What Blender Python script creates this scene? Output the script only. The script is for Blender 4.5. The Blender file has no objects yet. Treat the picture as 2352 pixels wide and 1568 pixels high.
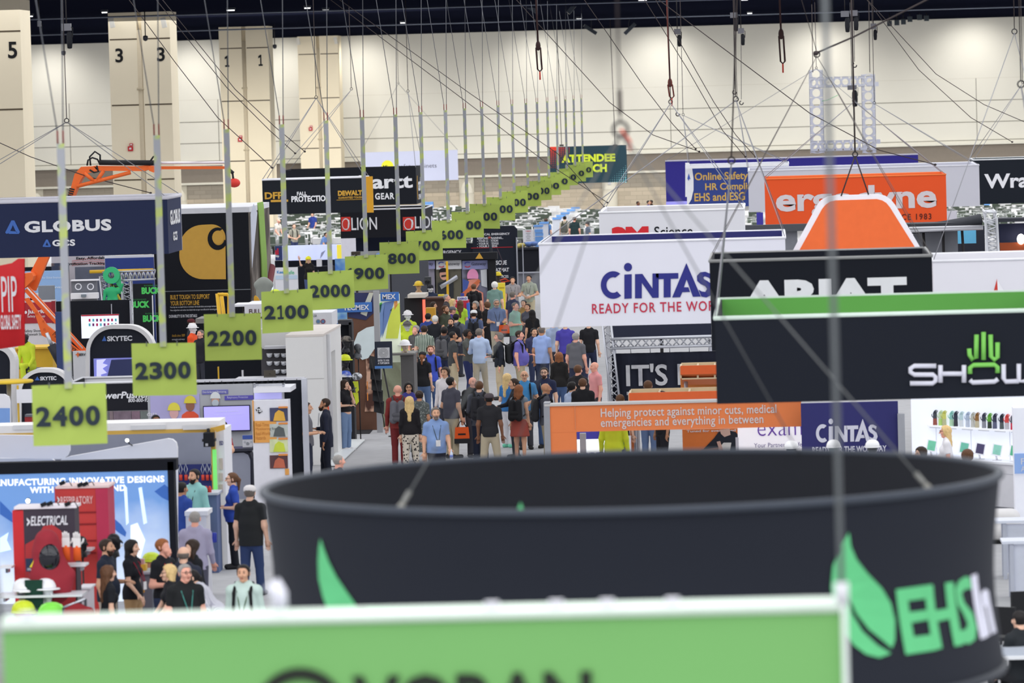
import bpy, bmesh, math, random
import numpy as np
from mathutils import Vector as V, Matrix
random.seed(7)
S = bpy.context.scene
COL = S.collection
R = math.radians
# ------------------------------------------------------------------ camera
F = 11550.0                      # focal length in pixels of the 2352 wide frame
CAM = V((0.0, 0.0, 8.13))
YAW, PITCH, ROLL = math.atan(599/F), math.atan(579/F), 0.028
_f = V((-math.sin(YAW)*math.cos(PITCH), math.cos(YAW)*math.cos(PITCH), -math.sin(PITCH)))
_r0 = V((math.cos(YAW), math.sin(YAW), 0))
_u0 = _r0.cross(_f)
_R = math.cos(ROLL)*_r0 - math.sin(ROLL)*_u0
_U = math.sin(ROLL)*_r0 + math.cos(ROLL)*_u0
cd = bpy.data.cameras.new('camera'); cam = bpy.data.objects.new('camera', cd); COL.objects.link(cam)
cam.matrix_world = Matrix(((_R.x, _U.x, -_f.x, CAM.x), (_R.y, _U.y, -_f.y, CAM.y), (_R.z, _U.z, -_f.z, CAM.z), (0, 0, 0, 1)))
cd.sensor_width = 36.0; cd.lens = 36.0*F/2352; cd.clip_start = 0.5; cd.clip_end = 900
cd.dof.use_dof = True; cd.dof.focus_distance = 135.0; cd.dof.aperture_fstop = (cd.lens/1000)/0.058
S.camera = cam
# ------------------------------------------------------------------ render look, world, hall lamps
S.view_settings.view_transform = 'Standard'; S.view_settings.look = 'None'
S.view_settings.exposure = 0.13; S.view_settings.gamma = 1.0; S.view_settings.use_curve_mapping = False
cy = S.cycles
cy.max_bounces = 5; cy.diffuse_bounces = 3; cy.glossy_bounces = 2; cy.transmission_bounces = 3; cy.transparent_max_bounces = 6
cy.caustics_reflective = False; cy.caustics_refractive = False; cy.use_denoising = True
cy.sample_clamp_indirect = 3.0
W = bpy.data.worlds.new('hall_air'); S.world = W; W.use_nodes = True
W.node_tree.nodes['Background'].inputs[0].default_value = (0.92, 0.94, 1.0, 1)
W.node_tree.nodes['Background'].inputs[1].default_value = 0.6
def lamp(name, kind, loc, energy, color=(1, 1, 1), size=1.0, target=None, size_y=None, **kw):
    d = bpy.data.lights.new(name, kind); d.energy = energy; d.color = color
    if kind == 'AREA':
        d.shape = 'RECTANGLE'; d.size = size; d.size_y = size_y or size
    else: d.shadow_soft_size = size
    for k, v in kw.items(): setattr(d, k, v)
    o = bpy.data.objects.new(name, d); COL.objects.link(o); o.location = loc
    if target is not None: o.rotation_euler = (V(target)-V(loc)).to_track_quat('-Z', 'Y').to_euler()
    return o
for Yl in range(18, 240, 36):                       # the high-bay lamps over the aisles, in three long rows
    for Xl in (-30, 2, 34):
        lamp('high_bay_and_fill_lamp', 'AREA', (Xl, Yl, 11.6), 4300, (0.97, 0.98, 1.0), 30, target=(Xl, Yl, 0), size_y=30)
for Xl in (-22, 10, 40):                              # added fill, tipped to brighten columns and wall at the back
    lamp('high_bay_and_fill_lamp', 'AREA', (Xl, 236, 11.4), 2000, (1.0, 0.985, 0.96), 14, target=(Xl, 330, 1), size_y=6)
for Yl in (258, 284, 308):                           # the bays at the back of the hall
    for Xl in (-40, -22, -4, 14, 32):
        lamp('back_bay_lamp', 'SPOT', (Xl, Yl, 11.8), 9000, (1.0, 0.99, 0.96), 0.5, target=(Xl, Yl+4, 0), spot_size=R(150), spot_blend=0.5)
# ------------------------------------------------------------------ pixel -> place
def ray(px, py): return _f*F + _R*(px-1176) - _U*(py-784)
def PX(px, py, Y):
    d = ray(px, py); return CAM + d*(Y/d.y)
def GR(px, py, z=0.0):
    d = ray(px, py); return CAM + d*((z-CAM.z)/d.z)
def SC(Y): return F/((PX(1176, 784, Y)-CAM).dot(_f))    # pixels per metre at depth Y
def YH(x): return 205 - 0.028*(x-1176)
# ------------------------------------------------------------------ materials
def lin(c):
    c = c/255.0
    return c/12.92 if c <= 0.04045 else ((c+0.055)/1.055)**2.4
_mats = {}
def mat(rgb, rough=0.75, metal=0.0, emis=0.0, vary=0.06, scale=6.0, bump=0.0, spec=0.3, alpha=1.0):
    k = (tuple(rgb), rough, metal, emis, vary, scale, bump, spec, alpha)
    if k in _mats: return _mats[k]
    m = bpy.data.materials.new('finish'); m.use_nodes = True
    nt = m.node_tree; b = nt.nodes['Principled BSDF']
    c = [min(0.92, lin(v)) for v in rgb]
    b.inputs['Roughness'].default_value = rough; b.inputs['Metallic'].default_value = metal
    b.inputs['Specular IOR Level'].default_value = spec
    tc = nt.nodes.new('ShaderNodeTexCoord'); nz = nt.nodes.new('ShaderNodeTexNoise')
    nz.inputs['Scale'].default_value = scale; nz.inputs['Detail'].default_value = 3
    nt.links.new(tc.outputs['Object'], nz.inputs['Vector'])
    mx = nt.nodes.new('ShaderNodeMix'); mx.data_type = 'RGBA'
    mx.inputs[6].default_value = (*[v*(1-vary) for v in c], 1); mx.inputs[7].default_value = (*[min(1, v*(1+vary)) for v in c], 1)
    nt.links.new(nz.outputs['Fac'], mx.inputs[0]); nt.links.new(mx.outputs[2], b.inputs['Base Color'])
    if emis > 0:
        nt.links.new(mx.outputs[2], b.inputs['Emission Color']); b.inputs['Emission Strength'].default_value = emis
    if bump > 0:
        bp = nt.nodes.new('ShaderNodeBump'); bp.inputs['Strength'].default_value = bump
        nt.links.new(nz.outputs['Fac'], bp.inputs['Height']); nt.links.new(bp.outputs['Normal'], b.inputs['Normal'])
    if alpha < 1: b.inputs['Alpha'].default_value = alpha
    _mats[k] = m; return m
def pat(rgb1, rgb2, scale=6.0, thresh=0.5, kind='noise', rough=0.8, emis=0.0):
    k = ('pat', tuple(rgb1), tuple(rgb2), scale, thresh, kind, rough, emis)
    if k in _mats: return _mats[k]
    m = bpy.data.materials.new('patterned'); m.use_nodes = True
    nt = m.node_tree; b = nt.nodes['Principled BSDF']; b.inputs['Roughness'].default_value = rough
    tc = nt.nodes.new('ShaderNodeTexCoord')
    if kind == 'noise':
        t = nt.nodes.new('ShaderNodeTexNoise'); out = 'Fac'
    elif kind == 'voronoi':
        t = nt.nodes.new('ShaderNodeTexVoronoi'); out = 'Distance'
    else:
        t = nt.nodes.new('ShaderNodeTexWave'); out = 'Fac'; t.bands_direction = 'X'
    t.inputs['Scale'].default_value = scale
    nt.links.new(tc.outputs['Object'], t.inputs['Vector'])
    r = nt.nodes.new('ShaderNodeValToRGB'); r.color_ramp.elements[0].position = max(0, thresh-0.06); r.color_ramp.elements[1].position = min(1, thresh+0.06)
    r.color_ramp.elements[0].color = (*[lin(v) for v in rgb1], 1); r.color_ramp.elements[1].color = (*[lin(v) for v in rgb2], 1)
    nt.links.new(t.outputs[out], r.inputs[0]); nt.links.new(r.outputs[0], b.inputs['Base Color'])
    if emis: nt.links.new(r.outputs[0], b.inputs['Emission Color']); b.inputs['Emission Strength'].default_value = emis
    _mats[k] = m; return m
# ------------------------------------------------------------------ mesh collector
class MB:
    def __init__(s): s.v = []; s.f = []; s.mi = []; s.m = []; s.cur = 0; s.smooth = []
    def use(s, m):
        if m not in s.m: s.m.append(m)
        s.cur = s.m.index(m); return s
    def add(s, vs, fs, smooth=False):
        o = len(s.v); s.v += [tuple(v) for v in vs]
        for f in fs: s.f.append(tuple(i+o for i in f)); s.mi.append(s.cur); s.smooth.append(smooth)
        return s
    def box(s, x0, x1, y0, y1, z0, z1):
        vs = [(x, y, z) for z in (z0, z1) for y in (y0, y1) for x in (x0, x1)]
        return s.add(vs, [(0, 2, 3, 1), (4, 5, 7, 6), (0, 1, 5, 4), (2, 6, 7, 3), (0, 4, 6, 2), (1, 3, 7, 5)])
    def obox(s, c, u, v, w, hu, hv, hw):
        c, u, v, w = map(V, (c, u, v, w)); vs = [c+u*hu*a+v*hv*b+w*hw*d for d in (-1, 1) for b in (-1, 1) for a in (-1, 1)]
        return s.add(vs, [(0, 2, 3, 1), (4, 5, 7, 6), (0, 1, 5, 4), (2, 6, 7, 3), (0, 4, 6, 2), (1, 3, 7, 5)])
    def tube(s, pts, r, n=8, close=False, r2=None):
        pts = [V(p) for p in pts]; rings = []; N = len(pts); up = None
        for i, p in enumerate(pts):
            d = (pts[(i+1) % N]-pts[i-1]) if close else (pts[min(i+1, N-1)]-pts[max(i-1, 0)])
            d.normalize()
            a = V((0, 0, 1)) if abs(d.z) < 0.95 else V((1, 0, 0))
            if up is not None: a = up
            x = d.cross(a)
            if x.length < 1e-4: x = d.cross(V((0.3, 1, 0.2)))
            x.normalize(); y = x.cross(d); up = y
            rr = r if r2 is None else r+(r2-r)*i/max(1, N-1)
            rings.append([p+(x*math.cos(t)+y*math.sin(t))*rr for t in [2*math.pi*k/n for k in range(n)]])
        vs = [q for ring in rings for q in ring]; fs = []
        for i in range(N if close else N-1):
            j = (i+1) % N
            for k in range(n): fs.append((i*n+k, i*n+(k+1) % n, j*n+(k+1) % n, j*n+k))
        if not close: fs += [tuple(range(n))[::-1], tuple((N-1)*n+k for k in range(n))]
        return s.add(vs, fs, True)
    def lathe(s, prof, c=(0, 0, 0), n=24, sy=1.0, caps=True):
        vs = []; fs = []
        for (r, z) in prof:
            for k in range(n): vs.append((c[0]+r*math.cos(2*math.pi*k/n), c[1]+r*sy*math.sin(2*math.pi*k/n), c[2]+z))
        for i in range(len(prof)-1):
            for k in range(n): fs.append((i*n+k, i*n+(k+1) % n, (i+1)*n+(k+1) % n, (i+1)*n+k))
        if caps: fs += [tuple(range(n))[::-1], tuple((len(prof)-1)*n+k for k in range(n))]
        return s.add(vs, fs, True)
    def ell(s, c, rx, ry, rz, n=14, m=9):
        vs = []; fs = []
        for i in range(m+1):
            t = math.pi*i/m
            for k in range(n): vs.append((c[0]+rx*math.sin(t)*math.cos(2*math.pi*k/n), c[1]+ry*math.sin(t)*math.sin(2*math.pi*k/n), c[2]-rz*math.cos(t)))
        for i in range(m):
            for k in range(n): fs.append((i*n+k, i*n+(k+1) % n, (i+1)*n+(k+1) % n, (i+1)*n+k))
        return s.add(vs, fs, True)
    def prism(s, pts, n, th):            # planar polygon (3d points, counter-clockwise seen against n) thickened by th along -n
        n = V(n); a = [V(p) for p in pts]; b = [p-n*th for p in a]; N = len(a)
        return s.add(a+b, [tuple(range(N)), tuple(range(2*N-1, N-1, -1))]+[(i, N+i, N+(i+1) % N, (i+1) % N) for i in range(N)])
    def map(s, M):
        s.v = [tuple(M @ V(v)) for v in s.v]; return s
    def build(s, name, m=None, parent=None):
        me = bpy.data.meshes.new(name); 
        org = V(parent['_o']) if parent is not None else V((0, 0, 0))
        me.from_pydata([(v[0]-org.x, v[1]-org.y, v[2]-org.z) for v in s.v], [], s.f)
        for mm in ([m] if m else s.m): me.materials.append(mm)
        if not m and len(s.m) > 1: me.polygons.foreach_set('material_index', s.mi)
        me.polygons.foreach_set('use_smooth', s.smooth)
        bm = bmesh.new(); bm.from_mesh(me); bmesh.ops.recalc_face_normals(bm, faces=bm.faces); bm.to_mesh(me); bm.free()
        me.update()
        o = bpy.data.objects.new(name, me); COL.objects.link(o)
        if parent is not None: o.parent = parent
        return o
def tag(o, label, cat, group=None, kind=None):
    if label: o['label'] = label
    if cat: o['category'] = cat
    if group: o['group'] = group
    if kind: o['kind'] = kind
    return o
def thing(name, label, cat, loc, group=None):
    o = bpy.data.objects.new(name, None); COL.objects.link(o); o.location = loc; o.empty_display_size = 0.2
    o['_o'] = list(loc); return tag(o, label, cat, group, 'thing')
def struct(name, mb, m=None):
    o = mb.build(name, m); o['kind'] = 'structure'; o['_o'] = [0, 0, 0]; return o
def solo(name, mb, label, cat, m=None, group=None):
    """a thing that is one mesh: origin moved to its base"""
    vs = np.array(mb.v); c = V(((vs[:, 0].min()+vs[:, 0].max())/2, (vs[:, 1].min()+vs[:, 1].max())/2, vs[:, 2].min()))
    mb.v = [(v[0]-c.x, v[1]-c.y, v[2]-c.z) for v in mb.v]
    o = mb.build(name, m); o.location = c; o['_o'] = list(c); return tag(o, label, cat, group, 'thing')
# ------------------------------------------------------------------ writing
_tc = {}
def glyphs(body, bold=0.0, space=1.0):
    k = (body, bold, space)
    if k in _tc: return _tc[k]
    cu = bpy.data.curves.new('t', 'FONT'); cu.body = body; cu.offset = bold; cu.space_character = space; cu.resolution_u = 6 if body.isdigit() else 3; cu.space_line = 0.95
    cu.extrude = 0.0
    o = bpy.data.objects.new('t', cu); COL.objects.link(o)
    me = o.to_mesh(); v = [tuple(p.co) for p in me.vertices]; f = [tuple(p.vertices) for p in me.polygons]
    o.to_mesh_clear(); bpy.data.objects.remove(o); bpy.data.curves.remove(cu)
    a = np.array(v); mn = a.min(0); mxx = a.max(0)
    a = (a-mn)/np.maximum(mxx-mn, 1e-6)
    _tc[k] = (a, f); return _tc[k]
ONE = ([(0.12, 0), (1, 0), (1, .16), (.76, .16), (.76, 1), (.5, 1), (.08, .86), (.08, .68), (.48, .76), (.48, .16), (.12, .16)], [tuple(range(11))])
FRONT = (V((1, 0, 0)), V((0, 0, 1)), V((0, -1, 0)))
def words3(body, org, w, h, m, parent, fr=FRONT, bold=0.0, shear=0.0, name='lettering', space=1.0, off=0.012):
    """org: lower-left corner of the writing in the world"""
    a, f = glyphs(body, bold, space); u, v, n = fr; org = V(org)+n*off; mb = MB()
    mb.add([org+u*(p[0]*w+p[1]*shear*h)+v*(p[1]*h) for p in a], f)
    return mb.build(name, m, parent)
def digits(num, org, w, h, m, parent, name='numeral', off=0.02, bold=.04):
    ws = [.62 if c == '1' else 1.0 for c in num]; tot = sum(ws)+.12*(len(num)-1); x = 0; mb = MB()
    for c, q in zip(num, ws):
        a, f = ONE if c == '1' else glyphs(c, bold); mb.add([V(org)+V(((x+p[0]*q)*w/tot, -off, p[1]*h)) for p in a], f); x += q+.12
    return mb.build(name, m, parent)
def wP(body, x0, x1, yt, yb, Y, m, parent, bold=0.0, shear=0.0, name='lettering', space=1.0, off=0.012):
    s = SC(Y); c = PX((x0+x1)/2, (yt+yb)/2, Y); w = (x1-x0)/s; h = (yb-yt)/s
    return words3(body, (c.x-w/2, c.y, c.z-h/2), w, h, m, parent, FRONT, bold, shear, name, space, off)
def fl(pts, m, parent, name, Y, off=0.012, th=0.006):
    """flat shape on an upright face at depth Y, outline given where it shows in the photograph"""
    P3 = [PX(x, y, Y)+V((0, -off, 0)) for x, y in pts]
    return MB().prism(P3[::-1], (0, -1, 0), th).build(name, m, parent)
def rP(x0, x1, yt, yb, Y):
    xm, ym = (x0+x1)/2, (yt+yb)/2
    return PX(x0, ym, Y).x, PX(x1, ym, Y).x, PX(xm, yb, Y).z, PX(xm, yt, Y).z
def pP(x0, x1, yt, yb, Y, m, parent, name, off=0.012, th=0.02):
    X0, X1, Z0, Z1 = rP(x0, x1, yt, yb, Y)
    return MB().box(X0, X1, Y-off-0.004, Y-off+th, Z0, Z1).build(name, m, parent)
def arc(cx, cy, r, a0, a1, n=16, ry=None):
    ry = ry or r
    return [(cx+r*math.cos(R(a0+(a1-a0)*i/n)), cy-ry*math.sin(R(a0+(a1-a0)*i/n))) for i in range(n+1)]
# ------------------------------------------------------------------ the hall: floor, ceiling, back wall
carpet = mat((172, 172, 175), 0.95, vary=0.16, scale=2.5, spec=0.05)
struct('floor', MB().box(-75, 75, -20, 338, -0.3, 0), carpet)
dark_ceiling = mat((20, 22, 34), 1.0, spec=0.0)
struct('ceiling', MB().box(-75, 75, 60, 338, 11.98, 12.3), dark_ceiling)
YW = 335.0
cream = mat((224, 221, 210), 0.85, vary=0.03, scale=0.6)
joint = mat((120, 116, 104), 0.9)
mb = MB().use(cream).box(-75, 75, YW, YW+0.4, 3.75, 12)
wall = struct('wall_back', mb)
for z in (6.52, 5.1, 3.9): MB().box(-75, 75, YW-0.012, YW+0.01, z-0.022, z+0.022).build('panel_joint', joint, wall)
for x in (-46.6, -36.6, -6.4, 13.9, 23.5, 33.6): MB().box(x-0.02, x+0.02, YW-0.012, YW+0.01, 3.9, 8.0).build('panel_joint', joint, wall)
MB().box(-75, 75, YW-0.006, YW+0.01, 7.985, 8.005).build('panel_joint', mat((205, 200, 186), 0.9), wall)
struct('trim_1', MB().box(-75, 75, YW-0.3, YW, 3.6, 3.8), mat((224, 221, 208), 0.7))
struct('wall_band', MB().box(-75, 75, YW-0.06, YW+0.4, 2.45, 3.6), mat((134, 125, 115), 0.9))
struct('trim_2', MB().box(-75, 75, YW-0.25, YW, 2.33, 2.47), mat((222, 218, 204), 0.7))
def brickmat(a, b, mortar):
    m = bpy.data.materials.new('block'); m.use_nodes = True; nt = m.node_tree; p = nt.nodes['Principled BSDF']; p.inputs['Roughness'].default_value = 0.95
    br = nt.nodes.new('ShaderNodeTexBrick'); tc = nt.nodes.new('ShaderNodeTexCoord'); mp = nt.nodes.new('ShaderNodeMapping')
    mp.inputs['Rotation'].default_value = (R(90), 0, 0)
    nt.links.new(tc.outputs['Object'], mp.inputs[0]); nt.links.new(mp.outputs[0], br.inputs['Vector'])
    br.inputs['Scale'].default_value = 1.0; br.inputs['Brick Width'].default_value = 0.8; br.inputs['Row Height'].default_value = 0.28; br.inputs['Mortar Size'].default_value = 0.015
    for i, c in enumerate((a, b, mortar)): br.inputs[i+1].default_value = (*[lin(v) for v in c], 1)
    nt.links.new(br.outputs[0], p.inputs['Base Color']); return m
struct('wall_block_upper', MB().box(-75, 75, YW, YW+0.4, 1.35, 2.35), brickmat((163, 154, 140), (152, 144, 131), (140, 132, 120)))
struct('wall_block_lower', MB().box(-75, 75, YW-0.03, YW+0.4, 0, 1.35), brickmat((196, 183, 163), (180, 168, 149), (168, 156, 139)))
# rounded half columns on the block wall, with an arched cap and a wall light
def wall_column(px, label):
    X = PX(px, 440, YW).x; t = thing('wall_pier', label, 'pier', (X, YW-0.03, 0)); t['kind'] = 'structure'
    c1 = mat((214, 208, 192), 0.7); n = 14; vs = []; fs = []
    def prof(z, bulge):
        return [(X+0.5*math.cos(math.pi*k/n), YW-0.03-bulge*math.sin(math.pi*k/n), z) for k in range(n+1)]
    rows = [prof(0, .36), prof(1.25, .36), prof(1.25, .33), prof(1.28, .33), prof(1.28, .36)]
    m = MB(); 
    for r in rows: vs += r
    for i in range(len(rows)-1):
        for k in range(n): fs.append((i*(n+1)+k, i*(n+1)+k+1, (i+1)*(n+1)+k+1, (i+1)*(n+1)+k))
    m.add(vs, fs, True).build('shaft', c1, t)
    m = MB(); vs = []; fs = []
    for i in range(9):
        z = 1.28+0.82*math.sin(math.pi/2*i/8)*1.0; w = math.cos(math.pi/2*i/8)
        vs += [(X+0.46*w*math.cos(math.pi*k/n), YW-0.03-0.36*(0.2+.8*w)*math.sin(math.pi*k/n), z) for k in range(n+1)]
    for i in range(8):
        for k in range(n): fs.append((i*(n+1)+k, i*(n+1)+k+1, (i+1)*(n+1)+k+1, (i+1)*(n+1)+k))
    m.add(vs, fs, True).build('arched_cap', mat((226, 221, 206), 0.7), t)
    MB().box(X-0.5, X+0.5, YW-0.06, YW, 1.28, 2.33).build('backing', mat((196, 190, 174), 0.8), t)
    MB().box(X-0.1, X+0.1, YW-0.5, YW-0.3, 1.62, 1.8).build('wall_light', mat((200, 200, 205), 0.4), t)
    return t
wall_column(1072, 'rounded cream pier with arched cap on the block wall behind the lunch tables')
wall_column(1401, 'rounded cream pier on the block wall under the dark green lunch banner')
wall_column(82, 'rounded cream pier beside the tall column marked 3')
wall_column(412, 'rounded cream pier between the tall columns marked 3 and 1')
# tall free-standing columns
tan = mat((243, 230, 202), 0.85, vary=0.03, scale=1.0)
def tall_column(x0, x1, Y, num, label, pipe=True):
    s = SC(Y); X0 = PX(x0, 200, Y).x; X1 = PX(x1, 200, Y).x; w = X1-X0; xm = X0+w*0.5
    t = thing('hall_column', label, 'column', ((X0+X1)/2, Y+1.3, 0)); t['kind'] = 'structure'
    g = 0.11 if pipe else 0.0
    m = MB()
    for a, b in ((X0, xm-g), (xm+g, X1)): m.box(a, b, Y, Y+2.6, 0, 11.98)
    m.box(xm-g-.01, xm+g+.01, Y+0.35, Y+2.6, 0, 11.98); m.build('shaft', tan, t)
    for z in (1.75, 4.6, 7.9, 10.8):
        for a, b in ((X0, xm-g), (xm+g, X1)): MB().box(a+0.05, b, Y-0.01, Y+0.02, z-0.03, z+0.03).build('joint', mat((92, 80, 64), 0.9), t)
    if pipe:
        MB().tube([(xm-0.02, Y+0.1, 0), (xm-0.02, Y+0.1, 11.2)], 0.14, 12).build('downpipe', mat((208, 193, 165), 0.6), t)
        for z in (1.9, 5.2, 8.6): MB().tube([(xm-0.02, Y+0.1, z-0.05), (xm-0.02, Y+0.1, z+0.05)], 0.19, 12).build('pipe_collar', mat((200, 186, 158), 0.6), t)
    zt = 10.1; h = 0.62
    for cx in ((X0+w*0.16, X1-w*0.16) if num and x0 > 0 else (X0+w*0.86,) if num else ()):
        digits(num, (cx-0.16, Y, zt-h/2), 0.34 if num != '1' else .26, h, mat((26, 26, 28), 0.8), t, bold=0.02)
    return t
tall_column(-92, 51, 186, '5', 'tan concrete column marked with a black 5')
tall_column(253, 394, 221, '3', 'tan concrete column marked with two black 3s and a pipe up its middle')
tall_column(506, 619, 276, '1', 'tan concrete column marked with two black 1s and a pipe up its middle')
tall_column(686, 779, 331, '', 'unnumbered tan concrete column at the back wall with a pipe up its middle')
def alarm(px, py, Y, label):
    s = SC(Y); c = PX(px, py, Y); t = thing('fire_alarm', label, 'fire alarm', (c.x, Y, c.z-0.17))
    red = mat((196, 30, 42), 0.5); wh = mat((235, 225, 225), 0.6)
    MB().box(c.x-.1, c.x+.13, Y-.06, Y, c.z-.17, c.z+.04).build('pull_station', red, t)
    MB().box(c.x-.04, c.x+.06, Y-.07, Y-.055, c.z-.1, c.z-.02).build('handle', wh, t)
    MB().box(c.x-.02, c.x+.13, Y-.06, Y, c.z+.06, c.z+.17).build('strobe', red, t)
    MB().box(c.x+.01, c.x+.1, Y-.07, Y-.055, c.z+.09, c.z+.14).build('strobe_lens', wh, t)
alarm(299, 338, 220.95, 'red and white fire alarm box on the column marked 3')
alarm(713, 294, 330.95, 'red and white fire alarm box on the unnumbered column')
alarm(551, 318, 275.95, 'faint red alarm box beside the pipe of the column marked 1')
# ceiling pipes and strip lights
steel = mat((120, 126, 140), 0.45, 0.6)
solo('conduit', MB().tube([(-70, 218, 11.75), (70, 218, 11.75)], 0.045, 6), 'long pale conduit crossing under the dark ceiling, the higher one', 'pipe', steel)
solo('conduit', MB().tube([(-70, 270, 11.75), (70, 270, 11.75)], 0.045, 6), 'long pale conduit crossing under the dark ceiling, just above the back wall', 'pipe', steel)
strip_m = mat((255, 252, 245), 0.5, emis=1.6)
for i, (px, py, ln) in enumerate(((65, 38, 30), (240, 29, 18), (530, 24, 26), (706, 19, 20), (748, 24, 20), (925, 53, 16), (1330, 44, 18), (1476, 2, 28), (1710, 0, 22), (1722, 31, 16))):
    Y = min(330, 3.72*F/max(60, (YH(px)-py))); c = PX(px, py, Y); t = thing('ceiling_strip_light', f'short white strip light on the dark ceiling, {["first","second","third","fourth","fifth","sixth","seventh","eighth","ninth","tenth"][i]} from the column marked 5', 'ceiling light', (c.x, c.y, c.z-.05), 'ceiling strip lights')
    hw = ln/3/SC(Y)
    MB().box(c.x-hw, c.x+hw, c.y-.05, c.y+.05, c.z-.02, c.z+.03).build('diffuser', strip_m, t)
    MB().box(c.x-hw-.03, c.x+hw+.03, c.y-.14, c.y+.14, c.z+.03, c.z+.12).build('housing', mat((60, 64, 72), 0.6), t)
for Xl in (-48, -24, 0, 24, 48): lamp('back_wall_fill_lamp', 'AREA', (Xl, YW-9, 11.7), 440, (1.0, 0.98, 0.95), 22, target=(Xl, YW-4.5, 0), size_y=1.2)  # fill lamps added to brighten the back wall evenly, not hall fixtures
# wall-washer floodlights high on the back wall
for px in (120, 445, 655, 830, 1245, 1520, 1890, 2235):
    X = PX(px, 200, YW).x
    lamp('wall_washer_lamp', 'SPOT', (X, YW-3.4, 11.9), 1000, (1.0, 0.975, 0.93), 0.5, target=(X, YW+0.3, 7.0), spot_size=R(125), spot_blend=1.0)
# ------------------------------------------------------------------ hanging banners
NAVY = (27, 33, 48); WHITE = (229, 229, 236)
white_ink = mat((236, 236, 240), 0.7); black_ink = mat((20, 24, 32), 0.8); gold_ink = mat((206, 158, 62), 0.7)
def banner(name, label, x0, x1, yt, yb, Y, depth, front, inside=None, rim=None, side=None, sides=True, back=True, cat='hanging banner', th=0.05, rimr=0.03, floor=False):
    """four cloth panels on a tube frame; x0..yb say where the front face shows"""
    X0, X1, Z0, Z1 = rP(x0, x1, yt, yb, Y)
    if floor: Z0 = 0.0
    t = thing(name, label, cat, ((X0+X1)/2, Y+depth/2, Z0))
    fm = front if not isinstance(front, tuple) else mat(front, 0.85, vary=0.03, scale=1.5)
    im = fm if inside is None else mat(inside, 0.85, vary=0.03, scale=1.5)
    sm = fm if side is None else mat(side, 0.85, vary=0.03, scale=1.5)
    rm = fm if rim is None else mat(rim, 0.6)
    MB().box(X0, X1, Y, Y+th, Z0, Z1).build('front_panel', fm, t)
    if back: MB().use(im).box(X0, X1, Y+depth-th, Y+depth, Z0, Z1).build('back_panel', None, t)
    if inside is not None: MB().box(X0+th, X1-th, Y+th, Y+th+.01, Z0+.02, Z1-.01).build('front_lining', im, t)
    if sides:
        MB().use(sm).box(X0, X0+th, Y+th, Y+depth-th, Z0, Z1).build('side_panel', None, t)
        MB().use(sm).box(X1-th, X1, Y+th, Y+depth-th, Z0, Z1).build('side_panel', None, t)
    if rim is not None:
        MB().tube([(X0, Y, Z1), (X1, Y, Z1), (X1, Y+depth, Z1), (X0, Y+depth, Z1)], rimr, 6, close=True).build('rim', rm, t)
    t['x'] = (X0, X1, Z0, Z1)
    return t
# ---- the two-layer near signs
# green box at the very front
G1 = (120, 178, 104)
YV = 21.7
t = banner('hanging_banner', 'large green box banner with a pale rim and black lettering, closest of all', 8, 1938, 1412, 1700, YV, 0.12, G1, rim=(226, 240, 226), rimr=0.03, sides=False, back=False)
X0, X1, Z0, Z1 = t['x']
MB().box(X1-.004, X1+.022, YV-.03, YV+.03, Z0, Z1).build('corner_trim', mat((226, 236, 228), 0.6), t)
for px in (62, 1130, 1278, 1395, 1545): MB().box(PX(px, 1400, YV).x-.03, PX(px, 1400, YV).x+.03, YV-.02, YV+.03, Z1+.01, Z1+.05).build('frame_clip', mat((226, 226, 232), 0.4), t)
px = 642; c = PX(px, 1395, YV); MB().tube([c, c+V((0.0, 0, .06)), c+V((-.03, 0, .11))], 0.035, 8).build('frame_coupler', mat((226, 226, 236), 0.4), t)
vor = mat((38, 44, 36), 0.8)
o = arc(690, 1640, 108, 0, 360, 40); i_ = arc(690, 1640, 80, 0, 360, 40)
m = MB(); vs = [PX(x, y, YV)+V((0, -.012, 0)) for x, y in o[:-1]+i_[:-1]]; m.add(vs, [(k, (k+1) % 40, 40+(k+1) % 40, 40+k) for k in range(40)]).build('logo_ring', vor, t)
wP('VORAN', 808, 1362, 1543, 1690, YV, vor, t, bold=0.035)
# ---- dark round banner
DR = mat((26, 30, 40), 0.85, vary=0.05, scale=1.5)
c0 = PX(1449, 1104, 33.4); rad = 845/SC(33.4); yc = 33.4; Zt = c0.z; Zb = Zt-1.27
t = thing('round_banner', 'big dark round banner drum with green leaf logos above the show floor', 'hanging banner', (c0.x, yc, Zb))
def drum(r0, r1, z0, z1, n=96, rows=8, flare=0.0):
    m = MB(); vs = []; fs = []
    for i in range(rows+1):
        u = i/rows; z = z0+(z1-z0)*u; r = r0+(r1-r0)*u-0.055*math.sin(math.pi*min(1, u))**1.2
        vs += [(c0.x+r*math.cos(2*math.pi*k/n), yc+r*math.sin(2*math.pi*k/n), z) for k in range(n)]
    for i in range(rows):
        for k in range(n): fs.append((i*n+k, i*n+(k+1) % n, (i+1)*n+(k+1) % n, (i+1)*n+k))
    return m.add(vs, fs, True)
drum(rad, rad, Zb, Zt).build('outer_cloth', DR, t)
drum(rad-.03, rad-.03, Zb, Zt).build('inner_cloth', mat((27, 29, 35), 0.9), t)
ring = [(c0.x+rad*math.cos(2*math.pi*k/96), yc+rad*math.sin(2*math.pi*k/96), Zt) for k in range(96)]
MB().tube(ring, 0.03, 8, close=True).build('top_hoop', mat((52, 58, 68), 0.6), t)
MB().tube([(x, y, Zb) for x, y, _ in ring], 0.03, 8, close=True).build('bottom_hoop', mat((40, 45, 54), 0.6), t)
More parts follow.
